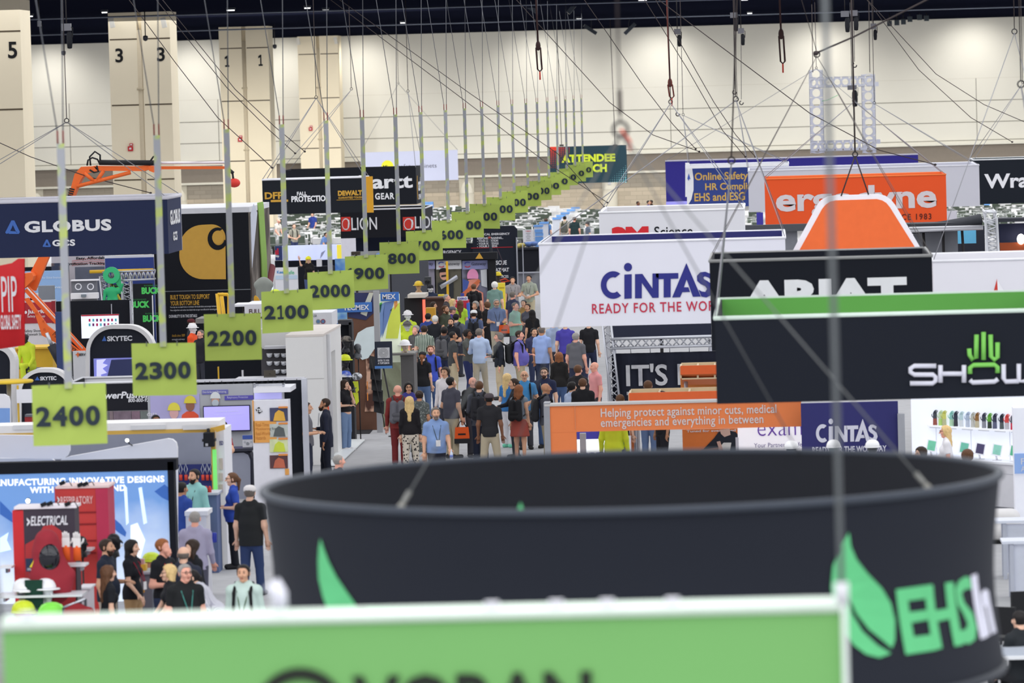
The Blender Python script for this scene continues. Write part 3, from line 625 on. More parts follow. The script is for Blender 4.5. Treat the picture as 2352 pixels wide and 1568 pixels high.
def person(hx, hy, label, h=1.75, face=0, skin='f', hair='short', hc='dk', top=(30, 32, 38), bot=(52, 54, 64), shoe=(40, 38, 40), sl='short', arms=('down', 'down'), legs='stand',
           fem=0, fat=0.0, lean=0.0, head=(0, 0), hem=None, skirt=None, lany=None, beard=0, glass=0, hat=None, hatc=(240, 240, 240), shorts=0, pack=None, packl=None, collar=1, belt=None, shirt2=None, Z=None, base=0.0, name='person', mann=0, cat='person', group=None, mat_top=None, mat_bot=None, stripe=None, face_on=True, sit=0):
    k = h/1.75; seat = .45 if sit else 0
    if Z is None:                                   # the head's height above the floor fixes how far away the person stands
        top_z = h+base-(seat if sit else 0)-(0.02 if not lean else h*.4*(1-math.cos(lean)))
        p = GR(hx, hy, top_z)
    else: p = PX(hx, hy, Z)
    Zp = p.y; hi = SC(Zp) > 118
    root = thing(name, label, cat, (p.x, p.y, base), group)
    a = R(face)
    root.rotation_euler = (0, 0, a); root['_o'] = [0, 0, 0]
    hipz, shz = .93, 1.43; sw = .188 if not fem else .155
    def up(q):                                       # lean the upper body over the hips
        y, z = q[1], q[2]-hipz; return (q[0], y*math.cos(lean)-z*math.sin(lean), hipz+y*math.sin(lean)+z*math.cos(lean)) if q[2] > hipz-.06 else q
    W1 = .165 if not fem else .138; wa = (.143 if not fem else .118)+fat*.6; hp = (.155 if not fem else .168)+fat*.3
    torso = [((0, 0, 1.30), (0, .0, 1.14), W1, wa+.006, .68+fat, False), ((0, 0, 1.14), (0, 0, .97), wa, hp, .74+fat, False), ((0, 0, .98), (0, .0, .90), hp, hp*.98, .72+fat*.5, False),
             ((-sw*.9, 0, shz-.03), (sw*.9, 0, shz-.03), .068, .068, .85, False), ((-.06, .0, 1.47), (.06, .0, 1.47), .055, .055, .85, False)]
    if fem: torso += [((-.065, -.075, 1.27), (.065, -.075, 1.27), .07, .07, .8, False)]
    if fat > .02: torso += [((0, -.05-fat*.5, 1.08), (0, -.05-fat*.5, 1.02), .11+fat*.5, .11+fat*.5, .9, False)]
    torso = [(up(q[0]), up(q[1]), *q[2:]) for q in torso]
    arm = []; hands = []; ends = []
    for sx, nm in ((-1, arms[0]), (1, arms[1])):
        e, w = ARM[nm]; s = (sx*sw, 0, shz-.03); E = up((s[0]+sx*e[0], s[1]+e[1], s[2]+e[2])); Wp = up((s[0]+sx*w[0], s[1]+w[1], s[2]+w[2])); s = up(s)
        g = 1.0 if not fem else .84
        arm += [(s, E, .056*g, .043*g, 1, False), (E, Wp, .043*g, .029*g, 1, False)]; ends.append((s, E, Wp))
        d = V(Wp)-V(E)
        hands.append(finger_mesh(Wp, d, (0, -1, 0.01) if abs(d.normalized().y) < .8 else (0, 0, 1), sx))
    leg = []; foot = []
    lp = {'stand': ((.0, 0), (.0, 0)), 'walk': ((-.2, .02), (.2, .0)), 'walk2': ((.2, 0), (-.2, .02)), 'wide': ((-.04, .08), (.05, .08)), 'close': ((0, -.03), (0, -.03)), 'step': ((-.08, .02), (.06, .02))}[legs]
    for sx, (fy, fx) in zip((-1, 1), lp):
        H = (sx*.088, .0, .90); A_ = (sx*(.095+fx), fy, .085); K = (sx*(.093+fx*.55), fy*.5-.025-(.02 if fy > .1 else 0), .49)
        if sit: H = (sx*.09, 0, .90); K = (sx*.11, -.43, .93); A_ = (sx*.11, -.40, .5)
        g = 1.0 if not fem else 1.02
        leg += [(H, K, .088*g, .058, 1, False), (K, A_, .056, .037, 1, False)]
        foot += [((A_[0], A_[1]+.045, A_[2]-.04), (A_[0]+sx*.02, A_[1]-.15, A_[2]-.052), .042, .034, 1, False)]
    hd, hpch = R(head[0]), R(head[1]); hcn = up((0, -.02, 1.635)); 
    def hp_(q):
        y, z = q[1]*math.cos(hpch)-q[2]*math.sin(hpch)*-1, q[2]*math.cos(hpch)+q[1]*math.sin(hpch)
        x, y2, z2 = rotz((q[0], y, z), hd); return (hcn[0]+x, hcn[1]+y2, hcn[2]+z2)
    nb = up((0, .015, 1.46))
    skull = [(hp_((0, .016, .03)), hp_((0, .01, .01)), .081, .079, 1.17, False), (hp_((0, -.028, -.03)), hp_((0, -.045, -.088)), .058, .035, 1, False), (hp_((0, -.088, .028)), hp_((0, -.1, .01)), .013, .01, 1, False),
             (hp_((0, -.092, .0)), hp_((0, -.117, -.026)), .009, .014, 1, False), (hp_((-.034, -.062, -.025)), hp_((.034, -.062, -.025)), .03, .03, 1, False), (hp_((-.08, .012, .012)), hp_((-.083, .018, -.028)), .016, .011, 1, False), (hp_((.08, .012, .012)), hp_((.083, .018, -.028)), .016, .011, 1, False)]
    skull = [q if i else (q[0], q[1], q[2], q[3], 1.0 if abs(math.sin(hd)) > .5 else 1.17, False) for i, q in enumerate(skull)]
    neck = [(hp_((0, .02, -.06)), nb, .052, .06, 1, False)]
    off = np.array((0, 0, -seat))
    def fin(parts): return [((v+off)*k, f, m) for v, f, m in parts]
    skm = mat(SK[skin], .6, vary=.03, scale=20) if not mann else mat(mann, .35)
    res = .015 if hi else .019
    hz = hcn[2]-.1
    bv, bf = field(torso+arm+leg+foot+neck, res, k=.035)
    sv, sf = field(skull+neck[:1], .0095 if hi else .012, lo=np.array(hcn)-(.16, .17, .16), hi=np.array(hcn)+(.16, .17, .17), k=.018)
    mesh_of(fin([(bv, bf, 0), (sv, sf, 0)]+[(hv, hf, 0) for hv, hf in hands]), 'body', [skm], root)
    # clothes
    tm = mat_top or mat(top or (50, 50, 56), .85, vary=.07, scale=9); bm_ = mat_bot or mat(bot or (50, 50, 56), .85, vary=.08, scale=9)
    hm = hem or (.86 if not skirt else .98)
    def sleeve(fr):
        out = []
        for s, E, Wp in ends:
            s3, E3, W3 = map(np.array, (s, E, Wp))
            if fr <= 1: out.append((s, tuple(s3+(E3-s3)*fr), .062, .056, 1, True))
            else: out += [(s, E, .06, .049, 1, False), (E, tuple(E3+(W3-E3)*(fr-1)), .049, .039, 1, True)]
        return out
    fr = {'none': 0, 'cap': .3, 'short': .68, 'elbow': 1.3, 'long': 1.97}[sl]
    g = .014 if sl != 'long' else .018
    if top is not None:
        cl = [lambda x, y, z, hm=hm: hm-z+0*x+0*y]
        tp = [(q[0], q[1], q[2]+g, q[3]+g, q[4], q[5]) for q in torso]+(sleeve(fr) if fr else [])
        if hm < .88: tp += [((0, 0, .95), (0, 0, hm-.02), hp+g+.004, hp+g+.01, .76+fat*.5, False)]
        nbx = np.array(nb)
        if collar: tp += [(tuple(nbx+(0, .01, .0)), tuple(nbx+(0, 0, .012)), .070, .066, 1, True)]
        v, f = field(tp, res*.92, cuts=cl if not lean else [lambda x, y, z, hm=hm: (hm-z)+0*x+0*y], k=.03)
        sh = mesh_of(fin([(v, f, 0)]), 'top' if fem else 'shirt', [tm], root)
        if hem and hem < .8: sh.name = 'jacket'
    wz = .99
    if skirt:
        z1, m2 = skirt; pr = [((0, 0, .99), (0, 0, .88), .145, hp+.02, .74, False), ((0, 0, .9), (0, .0, z1), hp+.02, hp+.05+.05*(.9-z1), .8, True)]
        v, f = field(pr, res, k=.03, cuts=[lambda x, y, z: z-1.0+0*x+0*y]); mesh_of(fin([(v, f, 0)]), 'skirt', [m2], root)
    elif bot is not None:
        z1 = .5 if shorts else .07; pr = [(q[0], q[1], q[2]+.014, q[3]+.018+(.012 if i % 2 else 0), 1, False) for i, q in enumerate(leg)]+[(q[0], q[1], q[2]+.008, q[3]+.008, q[4], False) for q in torso[2:3]]
        if not sit: cu = [lambda x, y, z: np.maximum(z-wz, z1-z)+0*x+0*y]
        else: cu = [lambda x, y, z: np.maximum(z-wz, .54-z)+0*x+0*y]
        v, f = field(pr, res, k=.02, cuts=cu); mesh_of(fin([(v, f, 0)]), 'shorts' if shorts else 'trousers', [bm_], root)
    if belt:
        v, f = field([((0, 0, .955), (0, 0, .945), hp+.013, hp+.013, .73+fat*.5, False)], .012, k=.01, cuts=[lambda x, y, z: np.maximum(z-.975, .935-z)+0*x+0*y]); mesh_of(fin([(v, f, 0)]), 'belt', [mat(belt, .6)], root)
    for q in foot:
        v, f = field([(q[0], q[1], q[2]+.012, q[3]+.012, 1, False)], .013, k=.01, cuts=[(lambda x, y, z, zz=(0.0 if not sit else .4): zz-z+0*x+0*y)]); mesh_of(fin([(v, f, 0)]), 'shoe', [mat(shoe, .6)], root)
    # hair
    H = np.array(hcn); fd = np.array(rotz((0, -1, 0), hd)); hres = .0095 if hi else .0125
    hair_m = mat(HC.get(hc, HC['dk']), .6, vary=.25, scale=30)
    def facecut(lim):
        def c(x, y, z):
            f = (x-H[0])*fd[0]+(y-H[1])*fd[1]; q = z-H[2]; return np.minimum(f-.012-lim-np.maximum(0, q)*.4, .079-q+0*f)
        return c
    def napecut(x, y, z): f = (x-H[0])*fd[0]+(y-H[1])*fd[1]; return -(z-H[2])-.042+f*.55
    capsk = [(skull[0][0], skull[0][1], .081, .079, skull[0][4], False)]
    hp_list = None
    if hair in ('short', 'pony', 'bun', 'curly'): hp_list = ([(*q[:2], q[2]+(.026 if hair == 'curly' else .013), q[3]+(.026 if hair == 'curly' else .011), q[4], False) for q in capsk], .004)
    if hair == 'buzz': hp_list = ([(*q[:2], q[2]+.007, q[3]+.005, q[4], False) for q in capsk], .0)
    if hair == 'fringe': hp_list = ([(*q[:2], q[2]+.008, q[3]+.01, q[4], False) for q in capsk], .0)
    if hair == 'bob': hp_list = ([(*q[:2], q[2]+.02, q[3]+.026, q[4], False) for q in capsk]+[(hp_((-.06, .03, 0)), hp_((-.075, .03, -.13)), .045, .04, 1, False), (hp_((.06, .03, 0)), hp_((.075, .03, -.13)), .045, .04, 1, False), (hp_((0, .06, 0)), hp_((0, .06, -.13)), .06, .05, 1, False)], .03)
    if hair in ('long', 'vlong'):
        z2 = -.27 if hair == 'long' else -.4
        hp_list = ([(*q[:2], q[2]+.018, q[3]+.022, q[4], False) for q in capsk]+[(hp_((-.055, .04, 0)), hp_((-.085, .06, z2*.8)), .048, .035, 1, False), (hp_((.055, .04, 0)), hp_((.085, .06, z2*.8)), .048, .035, 1, False), (hp_((0, .065, 0)), hp_((0, .1, z2)), .07, .05, .8, False)], .03)
    if hp_list and not (hat == 'hard' and hair == 'short'):
        pr, lim = hp_list
        if hair == 'pony': pr = pr+[(hp_((0, .1, .03)), hp_((0, .13, -.02)), .03, .04, 1, False), (hp_((0, .13, -.02)), hp_((0, .125, -.2)), .04, .018, 1, False)]
        if hair == 'bun': pr = pr+[(hp_((0, .115, .04)), hp_((0, .12, .04)), .042, .042, 1, False)]
        cu = [facecut(lim)]
        if hair == 'fringe': cu = [facecut(-.01), napecut, lambda x, y, z: (z-H[2])-.025+0*x+0*y]
        if hair in ('short', 'buzz', 'curly', 'pony', 'bun'): cu.append(napecut) if hair not in ('pony', 'bun') else None
        v, f = field(pr, hres, k=.02, cuts=cu, wob={'curly': (.009, 130), 'vlong': (.006, 75), 'long': (.005, 75), 'bob': (.004, 75)}.get(hair, (.003, 150)))
        if len(f): mesh_of(fin([(v, f, 0)]), 'hair', [hair_m], root)
    if beard:
        v, f = field([(q[0], q[1], q[2]+.007, q[3]+.009, 1, False) for q in skull[1:2]], hres*.9, k=.01, cuts=[lambda x, y, z: (z-H[2])+.038+0*x+0*y]); 
        if len(f): mesh_of(fin([(v, f, 0)]), 'beard', [hair_m], root)
    def tiny(nm, cs, rx, ry, rz, m):
        for c in cs:
            mb = MB().ell((0, 0, 0), rx, ry, rz, 8, 6); vv = np.array([hp_((c[0]+q[0], c[1]+q[1], c[2]+q[2])) for q in mb.v]); mesh_of(fin([(vv, mb.f, 0)]), nm, [m], root)
    away = abs(((face+head[0]+180) % 360)-180)
    if face_on and away < 118 and SC(Zp) > 50:
        tiny('eye', [(-.031, -.079, .012), (.031, -.079, .012)], .013, .008, .007, mat((40, 30, 28), .3)) if not mann else None
        tiny('eyebrow', [(-.032, -.086, .036), (.032, -.086, .036)], .017, .005, .004, mat(HC.get(hc if hair != 'bald' else 'br', HC['dk']), .7)) if not mann else None
        tiny('mouth', [(0, -.093, -.062)], .024, .008, .006, mat((158, 84, 78), .5) if skin not in 'bd' else mat((96, 50, 48), .5)) if not mann else None
    if glass:
        m = MB()
        for sx in (-1, 1):
            m.tube([(sx*.032+.022*math.cos(t), -.103, .012+.017*math.sin(t)) for t in [2*math.pi*i/10 for i in range(10)]], .0035, 5, close=True); m.tube([(sx*.054, -.1, .014), (sx*.08, .01, .016)], .003, 5)
        m.tube([(-.01, -.105, .014), (.01, -.105, .014)], .0035, 5)
        mesh_of(fin([(np.array([hp_(q) for q in m.v]), m.f, 0)]), 'glasses', [mat((24, 22, 24), .3)], root)
    if hat:
        m = MB(); hm_ = mat(hatc, .35 if hat == 'hard' else .8)
        if hat == 'hard':
            m.lathe([(.118, .045), (.118, .07), (.108, .105), (.085, .14), (.045, .16), (.004, .166)], (0, .01, 0), 20, 1.12); m.lathe([(.155, .038), (.15, .05), (.116, .056), (.11, .045)], (0, .005, 0), 20, 1.15)
            m.obox((0, .01, .158), (1, 0, 0), (0, 1, 0), (0, 0, 1), .014, .09, .014)
        elif hat == 'cap':
            m.lathe([(.1, .03), (.1, .06), (.09, .095), (.06, .12), (.004, .13)], (0, .012, 0), 18, 1.12); m.prism([(-.07, -.09, .04), (-.06, -.15, .03), (0, -.175, .028), (.06, -.15, .03), (.07, -.09, .04)], (0, 0, 1), .008)
        elif hat == 'beanie': m.lathe([(.1, .02), (.1, .06), (.088, .1), (.055, .128), (.004, .135)], (0, .012, 0), 18, 1.12)
        mesh_of(fin([(np.array([hp_(q) for q in m.v]), m.f, 0)]), {'hard': 'hard_hat', 'cap': 'baseball_cap', 'beanie': 'beanie'}[hat], [hm_], root)
    if lany:
        m = MB(); yb = -.155-fat*.9-(.05 if fem else 0); m.tube([up((-.06, .02, 1.5)), up((-.08, -.09, 1.4)), up((-.02, yb, 1.13)), up((.02, yb, 1.13)), up((.08, -.09, 1.4)), up((.06, .02, 1.5))], .007, 5)
        lo = mesh_of(fin([(np.array(m.v), m.f, 0)]), 'lanyard', [mat(lany, .7)], root)
        b = up((0, yb-.008, 1.07)); m = MB().box(b[0]-.045, b[0]+.045, b[1]-.004, b[1]+.004, b[2]-.065, b[2]+.055)
        mesh_of(fin([(np.array(m.v), m.f, 0)]), 'badge', [mat((236, 234, 236), .5)], lo, False)
    if shirt2:
        m = MB(); m.prism([up((-.045, -.125, 1.46)), up((.045, -.125, 1.46)), up((.0, -.15, 1.2))], (0, -1, 0), -.02); mesh_of(fin([(np.array(m.v), m.f, 0)]), 'shirt_front', [mat(shirt2, .8)], root, False)
    root['M'] = [v for r_ in (Matrix.Translation((p.x, p.y, base)) @ Matrix.Rotation(a, 4, 'Z') @ Matrix.Diagonal((k, k, k, 1))) for v in r_]
    root['hand'] = [*(V(ends[0][2])+off_(off)), *(V(ends[1][2])+off_(off))]
    if pack:
        rucksack(root, pack, packl or 'backpack', up)
    return root
def off_(o): return V(tuple(o))
def MT(root): 
    v = root['M']; return Matrix((v[0:4], v[4:8], v[8:12], v[12:16]))
def rucksack(root, c, label, up):
    M = MT(root); o = M @ V(up((0, .2, 1.2))); t = thing('backpack', label, 'backpack', o); m0 = mat(c, .8, vary=.12, scale=14); dk = mat([v*.6 for v in c], .8)
    def put(pr, name, m, cuts=(), res=.016, k=.03):
        v, f = field(pr, res, k=k, cuts=cuts); v = np.array([tuple(M @ V(up(tuple(q)))-o) for q in v]); return mesh_of([(v, f, 0)], name, [m], t)
    put([((-.08, .225, 1.36), (-.09, .24, 1.02), .075, .085, 1, False), ((.08, .225, 1.36), (.09, .24, 1.02), .075, .085, 1, False)], 'pack_body', m0)
    put([((-.07, .3, 1.13), (.07, .3, 1.13), .05, .05, .8, False), ((-.07, .3, 1.03), (.07, .3, 1.03), .05, .05, .8, False)], 'front_pocket', mat([v*.85 for v in c], .8))
    for sx in (-1, 1): put([((sx*.1, .16, 1.42), (sx*.115, .02, 1.5), .024, .026, 1, False), ((sx*.115, .02, 1.5), (sx*.115, -.125, 1.38), .026, .024, 1, False), ((sx*.115, -.125, 1.38), (sx*.13, -.125, 1.15), .024, .02, 1, False), ((sx*.13, -.125, 1.15), (sx*.15, .1, 1.05), .02, .016, 1, False)], 'shoulder_strap', dk, k=.01)
    put([((-.03, .2, 1.44), (0, .2, 1.475), .01, .01, 1, False), ((0, .2, 1.475), (.03, .2, 1.44), .01, .01, 1, False)], 'grab_handle', dk, res=.012, k=.01)
    return t
def hand_pos(root, i):
    h = root['hand']; return MT(root) @ V(h[3*i:3*i+3])
def tote(root, i, label, c=(232, 92, 36), c2=(40, 40, 44), w=.34, hgt=.36, drop=.1):
    p = hand_pos(root, i)+V((0, 0, -.1)); t = thing('tote_bag', label, 'bag', (p.x, p.y, p.z-drop-hgt)); m = MB()
    z0 = p.z-drop-hgt; pts = [(-.5, 0), (.5, 0), (.46, .6), (.42, 1), (-.42, 1), (-.46, .6)]
    m.prism([(p.x+a*w, p.y-.05, z0+b*hgt) for a, b in pts], (0, -1, 0), .1).build('bag_body', mat(c, .8), t)
    MB().box(p.x-w*.5, p.x+w*.5, p.y-.058, p.y+.058, z0, z0+hgt*.3).build('base_panel', mat(c2, .8), t)
    MB().box(p.x-w*.25, p.x+w*.25, p.y-.056, p.y-.05, z0+hgt*.52, z0+hgt*.62).build('print', mat((40, 36, 36), .8), t)
    for dy in (-.04, .04): MB().tube([(p.x-w*.3, p.y+dy, z0+hgt), (p.x-.03, p.y, p.z+.03), (p.x+.03, p.y, p.z+.03), (p.x+w*.3, p.y+dy, z0+hgt)], .01, 6).build('strap', mat(c2, .8), t)
    return t
def bottle(p, label):
    t = thing('water_bottle', label, 'bottle', p); m = MB().lathe([(.03, 0), (.033, .02), (.033, .13), (.028, .15), (.012, .185), (.012, .2)], tuple(p), 12).build('bottle_body', mat((206, 216, 232), .15), t)
    MB().lathe([(.014, .2), (.014, .218)], tuple(p), 10).build('cap', mat((240, 240, 245), .4), t); MB().lathe([(.0345, .06), (.0345, .11)], tuple(p), 12).build('label', mat((110, 130, 200), .5), t); return t
def held_phone(root, i, label, flat=False):
    p = hand_pos(root, i); t = thing('mobile_phone', label, 'phone', p); M = MT(root); f = (M.to_3x3() @ V((0, -1, 0))).normalized(); s = (M.to_3x3() @ V((1, 0, 0))).normalized(); u = V((0, 0, 1)); c = p+f*.08+u*.03
    MB().obox(c, s, (f+u*.5).normalized(), (u-f*.5).normalized(), .038, .075, .005).build('case', mat((30, 32, 52), .4), t); MB().obox(c+(u-f*.5).normalized()*.006, s, (f+u*.5).normalized(), (u-f*.5).normalized(), .034, .068, .001).build('screen', mat((120, 126, 150), .2), t); return t
BLK = (27, 29, 35); KH = (186, 172, 144); NV = (38, 46, 74); JN = (70, 92, 132); DJ = (44, 54, 82); GRY = (98, 98, 106); CH = (62, 62, 70)
GA = 'visitors in the aisle'; GB = 'people at the safety-gear stand'; GL = 'people in the lunch area'
# ------------------------------------------------------------------ rigging: bridles, hoists, loose cables
cable_m = mat((62, 54, 54), 0.7); thin_m = mat((150, 150, 156), 0.4, 0.5); blackbag = mat((24, 26, 32), 0.8); hookm = mat((54, 52, 54), 0.5, 0.4)
def bridle(label, hook, Y, ends, r=0.012, m=None, up=True, strap=None, upx=0.0):
    """one hook under the ceiling, a rope up from it and legs down to the banner's corners; ends are places in the world"""
    h = PX(*hook, Y); t = thing('rigging_bridle', label, 'rigging', h, 'rigging over the banners')
    MB().tube([h+V((.05*math.cos(a), 0, .05*math.sin(a)-.02)) for a in [2*math.pi*i/10 for i in range(10)]], max(r, .012), 6, close=True).build('shackle', hookm, t)
    if up: MB().tube([h+V((0, 0, .03)), V((h.x+upx, Y, 11.97))], r*1.2, 6).build('rope', cable_m, t)
    for e in ends: MB().tube([h-V((0, 0, .05)), V(e)], r, 6).build('leg_cable', m or thin_m, t)
    if strap: MB().tube([h-V((0, 0, .02)), h+V((.025, 0, -.05)), h+V((.06, 0, -.1)), h+V((.06, 0, -.16))], .011, 6).build('loose_strap', mat(strap, .8), t); MB().tube([h+V((0, 0, .08)), h+V((0, 0, .24))], .016, 6).build('rope_knot', mat((44, 30, 34), .8), t) if strap else None
    return t
B = {o['label']: o for o in COL.objects if o.name.split('.')[0] in ('hanging_banner', 'curved_banner', 'booth_header')}
def corners(key, depth):
    o = next(v for k, v in B.items() if k.startswith(key)); X0, X1, Z0, Z1 = o['x']; Y = o.location.y-depth/2
    return [(X0, Y, Z1), (X1, Y, Z1), (X1, Y+depth, Z1), (X0, Y+depth, Z1)]
k = corners('large green box', .12)
t = thing('support_cable', 'blurred grey cable rising from the near corner of the large green banner', 'rigging', (k[1][0], YV, k[1][2]))
MB().tube([V(k[1]), V((k[1][0]-.02, YV, 11.97))], .013, 8).build('cable', mat((112, 116, 118), .5), t)
MB().tube([V(k[1])+V((0, 0, .0)), V(k[1])+V((0, 0, .1))], .03, 8).build('end_fitting', mat((210, 210, 214), .4), t)
t = thing('support_cable', 'short grey cable at the far corner of the large green banner', 'rigging', (k[0][0], YV, k[0][2])); MB().tube([V(k[0]), V((k[0][0]-.6, YV, 11.97))], .012, 8).build('cable', mat((112, 116, 118), .5), t)
rim = [on_drum(912, 1163), on_drum(2142, 1108)]
rim = [V((c0.x+rad*.985*math.cos(a), yc+rad*.985*math.sin(a), Zt)) for a in (math.atan2(rim[0].y-yc, rim[0].x-c0.x), math.atan2(rim[1].y-yc, rim[1].x-c0.x), R(112), R(62))]
t = bridle('heavy grey bridle with an orange strap holding the dark round banner', (1425, 290), 33.4, rim, r=.0055, m=mat((104, 106, 106), .6), strap=(206, 74, 48))
for q in rim[:2]:
    h = PX(1425, 290, 33.4); d = (h-q).normalized(); MB().tube([q+d*.02, q+d*.16], .017, 8).build('turnbuckle', mat((120, 120, 116), .4, .4), t)
    MB().tube([q-d*.0, q+d*.05], .022, 8).build('clamp', mat((130, 128, 120), .5), t)
k = corners('black box banner with bright green', 6.1); bridle('slim bridle over the green-lined black banner', (1680, 365), 72, [k[0], k[3]], r=.01, upx=.3); bridle('slim bridle at the picture edge over the green-lined black banner', (2345, 190), 74, [k[1], k[2]], r=.008)
k = corners('black box banner with wide', 3.6); bridle('dark bridle over the black banner with wide white capitals', (1876, 122), 84, [k[0], k[1], k[2], k[3]], r=.0055, m=mat((104, 98, 96), .7), upx=-.9)
tz = [PX(1932, 450, YQ), PX(1995, 447, YQ)]; bridle('brown rope bridle holding the orange trapezoid sign', (1964, 352), YQ, tz, r=.016, m=cable_m)
k = corners('plain white box', 4.0); bridle('bridle above the plain white banner with the red star tip', (2330, 70), 97, k[:2], r=.008)
k = corners('large white box', 4.9); bridle('thin bridle over the blue-lettered white banner', (1690, 225), 101, k, r=.009)
k = corners('white box banner with a red', 5.2); bridle('thin bridle over the white banner with the red logo', (1540, 232), 128, k, r=.009); 
k = corners('orange-red', 4.0); bridle('thin bridle over the orange-red banner', (1962, 230), 172, k, r=.010)
k = corners('long plain white', 7.0); bridle('thin bridle over one end of the long white banner', (1693, 228), 193, [k[0], k[3]], r=.011); bridle('thin bridle over the other end of the long white banner', (2008, 235), 193, [k[1], k[2]], r=.011)
k = corners('long plain deep', .6); bridle('thin bridle over the deep-blue banner wall', (1875, 155), 223, k[:2], r=.012)
k = corners('blue curved', 3.5); bridle('thin bridle over the curved blue banner', (1569, 262), 202, k, r=.011)
k = corners('black box banner with the start', 4.0); bridle('thin bridle over the black banner above the far lunch chairs', (2349, 188), 202, k[:1]+k[3:], r=.011)
k = corners('long navy', 2.6); bridle('thin bridle over the long navy banner', (153, 275), 111, k, r=.008)
k = corners('black box banner with gold', 1.6); bridle('thin bridle over the gold-lettered black banner', (726, 222), 171, k, r=.011)
k = corners('big black box', 4.2); bridle('thin bridle over one end of the big black workwear banner', (807, 203), 202, [k[0], k[3]], r=.011); bridle('thin bridle over the other end of the big black workwear banner', (937, 208), 202, [k[1], k[2]], r=.011)
k = corners('pale lavender', .12); bridle('thin bridle over the pale lavender banner', (915, 190), 300, k[:2], r=.012)
k = corners('dark green lunch', .12)
for i, q in enumerate((1290, 1413)):
    c = PX(q, 335, 285); t = thing('support_cable', ['dark cable on the red-dotted side of the lunch banner', 'dark cable on the plain side of the lunch banner'][i], 'rigging', c); MB().tube([c, V((c.x-.1, 285, 11.97))], .022, 6).build('cable', cable_m, t); MB().box(c.x-.12, c.x+.12, 284.9, 285.1, c.z-.02, c.z+.08).build('clamp', hookm, t)
# chain hoists in black bags
def hoist(px, py, ln, Y, label, hookpy=None):
    s = SC(Y); c = PX(px, py, Y); L = ln/s; w = L*.17
    t = thing('chain_hoist', label, 'chain hoist', (c.x, Y, c.z-L), 'chain hoists under the ceiling')
    MB().lathe([(.01, -L), (w*.8, -L*.97), (w, -L*.6), (w*.95, -L*.15), (w*.6, 0), (.01, .01)], tuple(c), 14).build('chain_bag', blackbag, t)
    MB().obox(c+V((-w*.9, 0, .12)), (1, 0, 0), (0, 1, 0), (0, 0, 1), w*1.6, w, .1).build('motor', mat((110, 110, 116), .4, .5), t)
    MB().tube([c+V((-w*.9, 0, .2)), V((c.x-w*.9, Y, 11.97))], .018, 6).build('chain', hookm, t)
    MB().tube([c+V((-w*.9, 0, .16)), c+V((w*1.2, 0, .1)), c+V((w*1.1, 0, -L*.3)), c+V((w*.3, 0, -L*.5))], .014, 6).build('power_cable', mat((30, 30, 34), .7), t)
    if hookpy:
        hb = PX(px-3, hookpy, Y); MB().tube([c+V((-w*.9, 0, .02)), hb+V((0, 0, .12))], .01, 5).build('lift_chain', hookm, t)
        MB().tube([hb+V((.07*math.cos(a), 0, .07*math.sin(a))) for a in [R(100+30*i) for i in range(10)]], .022, 6).build('hook', hookm, t)
hoist(159, 72, 40, 140, 'chain hoist in a black bag nearest the column marked 5'); hoist(93, 62, 16, 180, 'small chain hoist beside the column marked 5')
hoist(1560, 80, 27, 185, 'chain hoist with a looped cable above the curved blue banner', 262); hoist(1690, 42, 30, 190, 'chain hoist high above the long white banner', 212); hoist(1706, 78, 26, 190, 'lower chain hoist above the long white banner', 236)
hoist(1946, 40, 34, 170, 'larger chain hoist over the silver frame'); hoist(1966, 38, 32, 175, 'middle chain hoist over the silver frame', 150); hoist(2010, 68, 24, 180, 'smallest chain hoist over the silver frame')
hoist(1963, 207, 38, 226, 'chain hoist in a black bag hanging inside the silver frame')
# looped slings
def sling(px, y0, y1, Y, label, c=(54, 34, 34)):
    a = PX(px, y0, Y); b = PX(px+4, y1, Y); w = .5*10/SC(Y); t = thing('rope_sling', label, 'rigging', b, 'rope slings'); m0 = mat(c, .8)
    MB().tube([a, a+V((-w, 0, -w)), b+V((-w, 0, w)), b, b+V((w, 0, w)), a+V((w, 0, -w))], .022, 6, close=True).build('loop', m0, t)
    MB().tube([a, V((a.x-.05, Y, 11.97))], .025, 6).build('rope', m0, t); MB().ell(tuple(a), .06, .06, .12, 8, 6).build('knot', m0, t)
    MB().tube([b, b-V((0, 0, .2))], .02, 6).build('red_tip', mat((190, 60, 46), .7), t)
sling(1236, 105, 164, 120, 'dark looped sling above the lunch banner'); sling(1539, 190, 226, 130, 'brown looped sling above the white banner with the red logo', (96, 46, 40)); sling(1794, 78, 146, 110, 'dark looped sling above the orange-red banner')
# long diagonal guy cables and a crossing tube
def guy(label, pts, Y, r=0.012, m=None):
    q = [PX(x, y, Y) for x, y in pts]; q = [q[0]+(q[0]-q[1])*((11.97-q[0].z)/(q[0].z-q[1].z))]*(q[0].z < 11.9)+q if q[0].z > q[1].z else q; t = thing('guy_cable', label, 'rigging', q[-1], 'long slanting guy cables'); MB().tube(q, r, 6).build('cable', m or cable_m, t); MB().ell(tuple(q[-1]), r*3, r*3, r*2.4, 8, 5).build('end_knot', m or cable_m, t)
guy('long cable slanting from the dark ceiling past the signs to the white logo banner', [(860, 75), (1060, 225), (1250, 370), (1395, 465)], 160); guy('second long cable slanting beside the one that reaches the white logo banner', [(885, 75), (1080, 215), (1280, 352), (1388, 475)], 160)
guy('cable slanting past the column marked 1 to the black gold-lettered banner', [(430, 88), (520, 200), (620, 300), (678, 352)], 150); guy('second cable slanting past the column marked 1', [(445, 88), (540, 205), (630, 290), (700, 348)], 150)
guy('cable slanting across the column marked 3', [(330, 45), (400, 140), (500, 270), (625, 385)], 140); guy('cable sagging behind the orange boom', [(-40, 310), (70, 360), (200, 405), (346, 443)], 130)
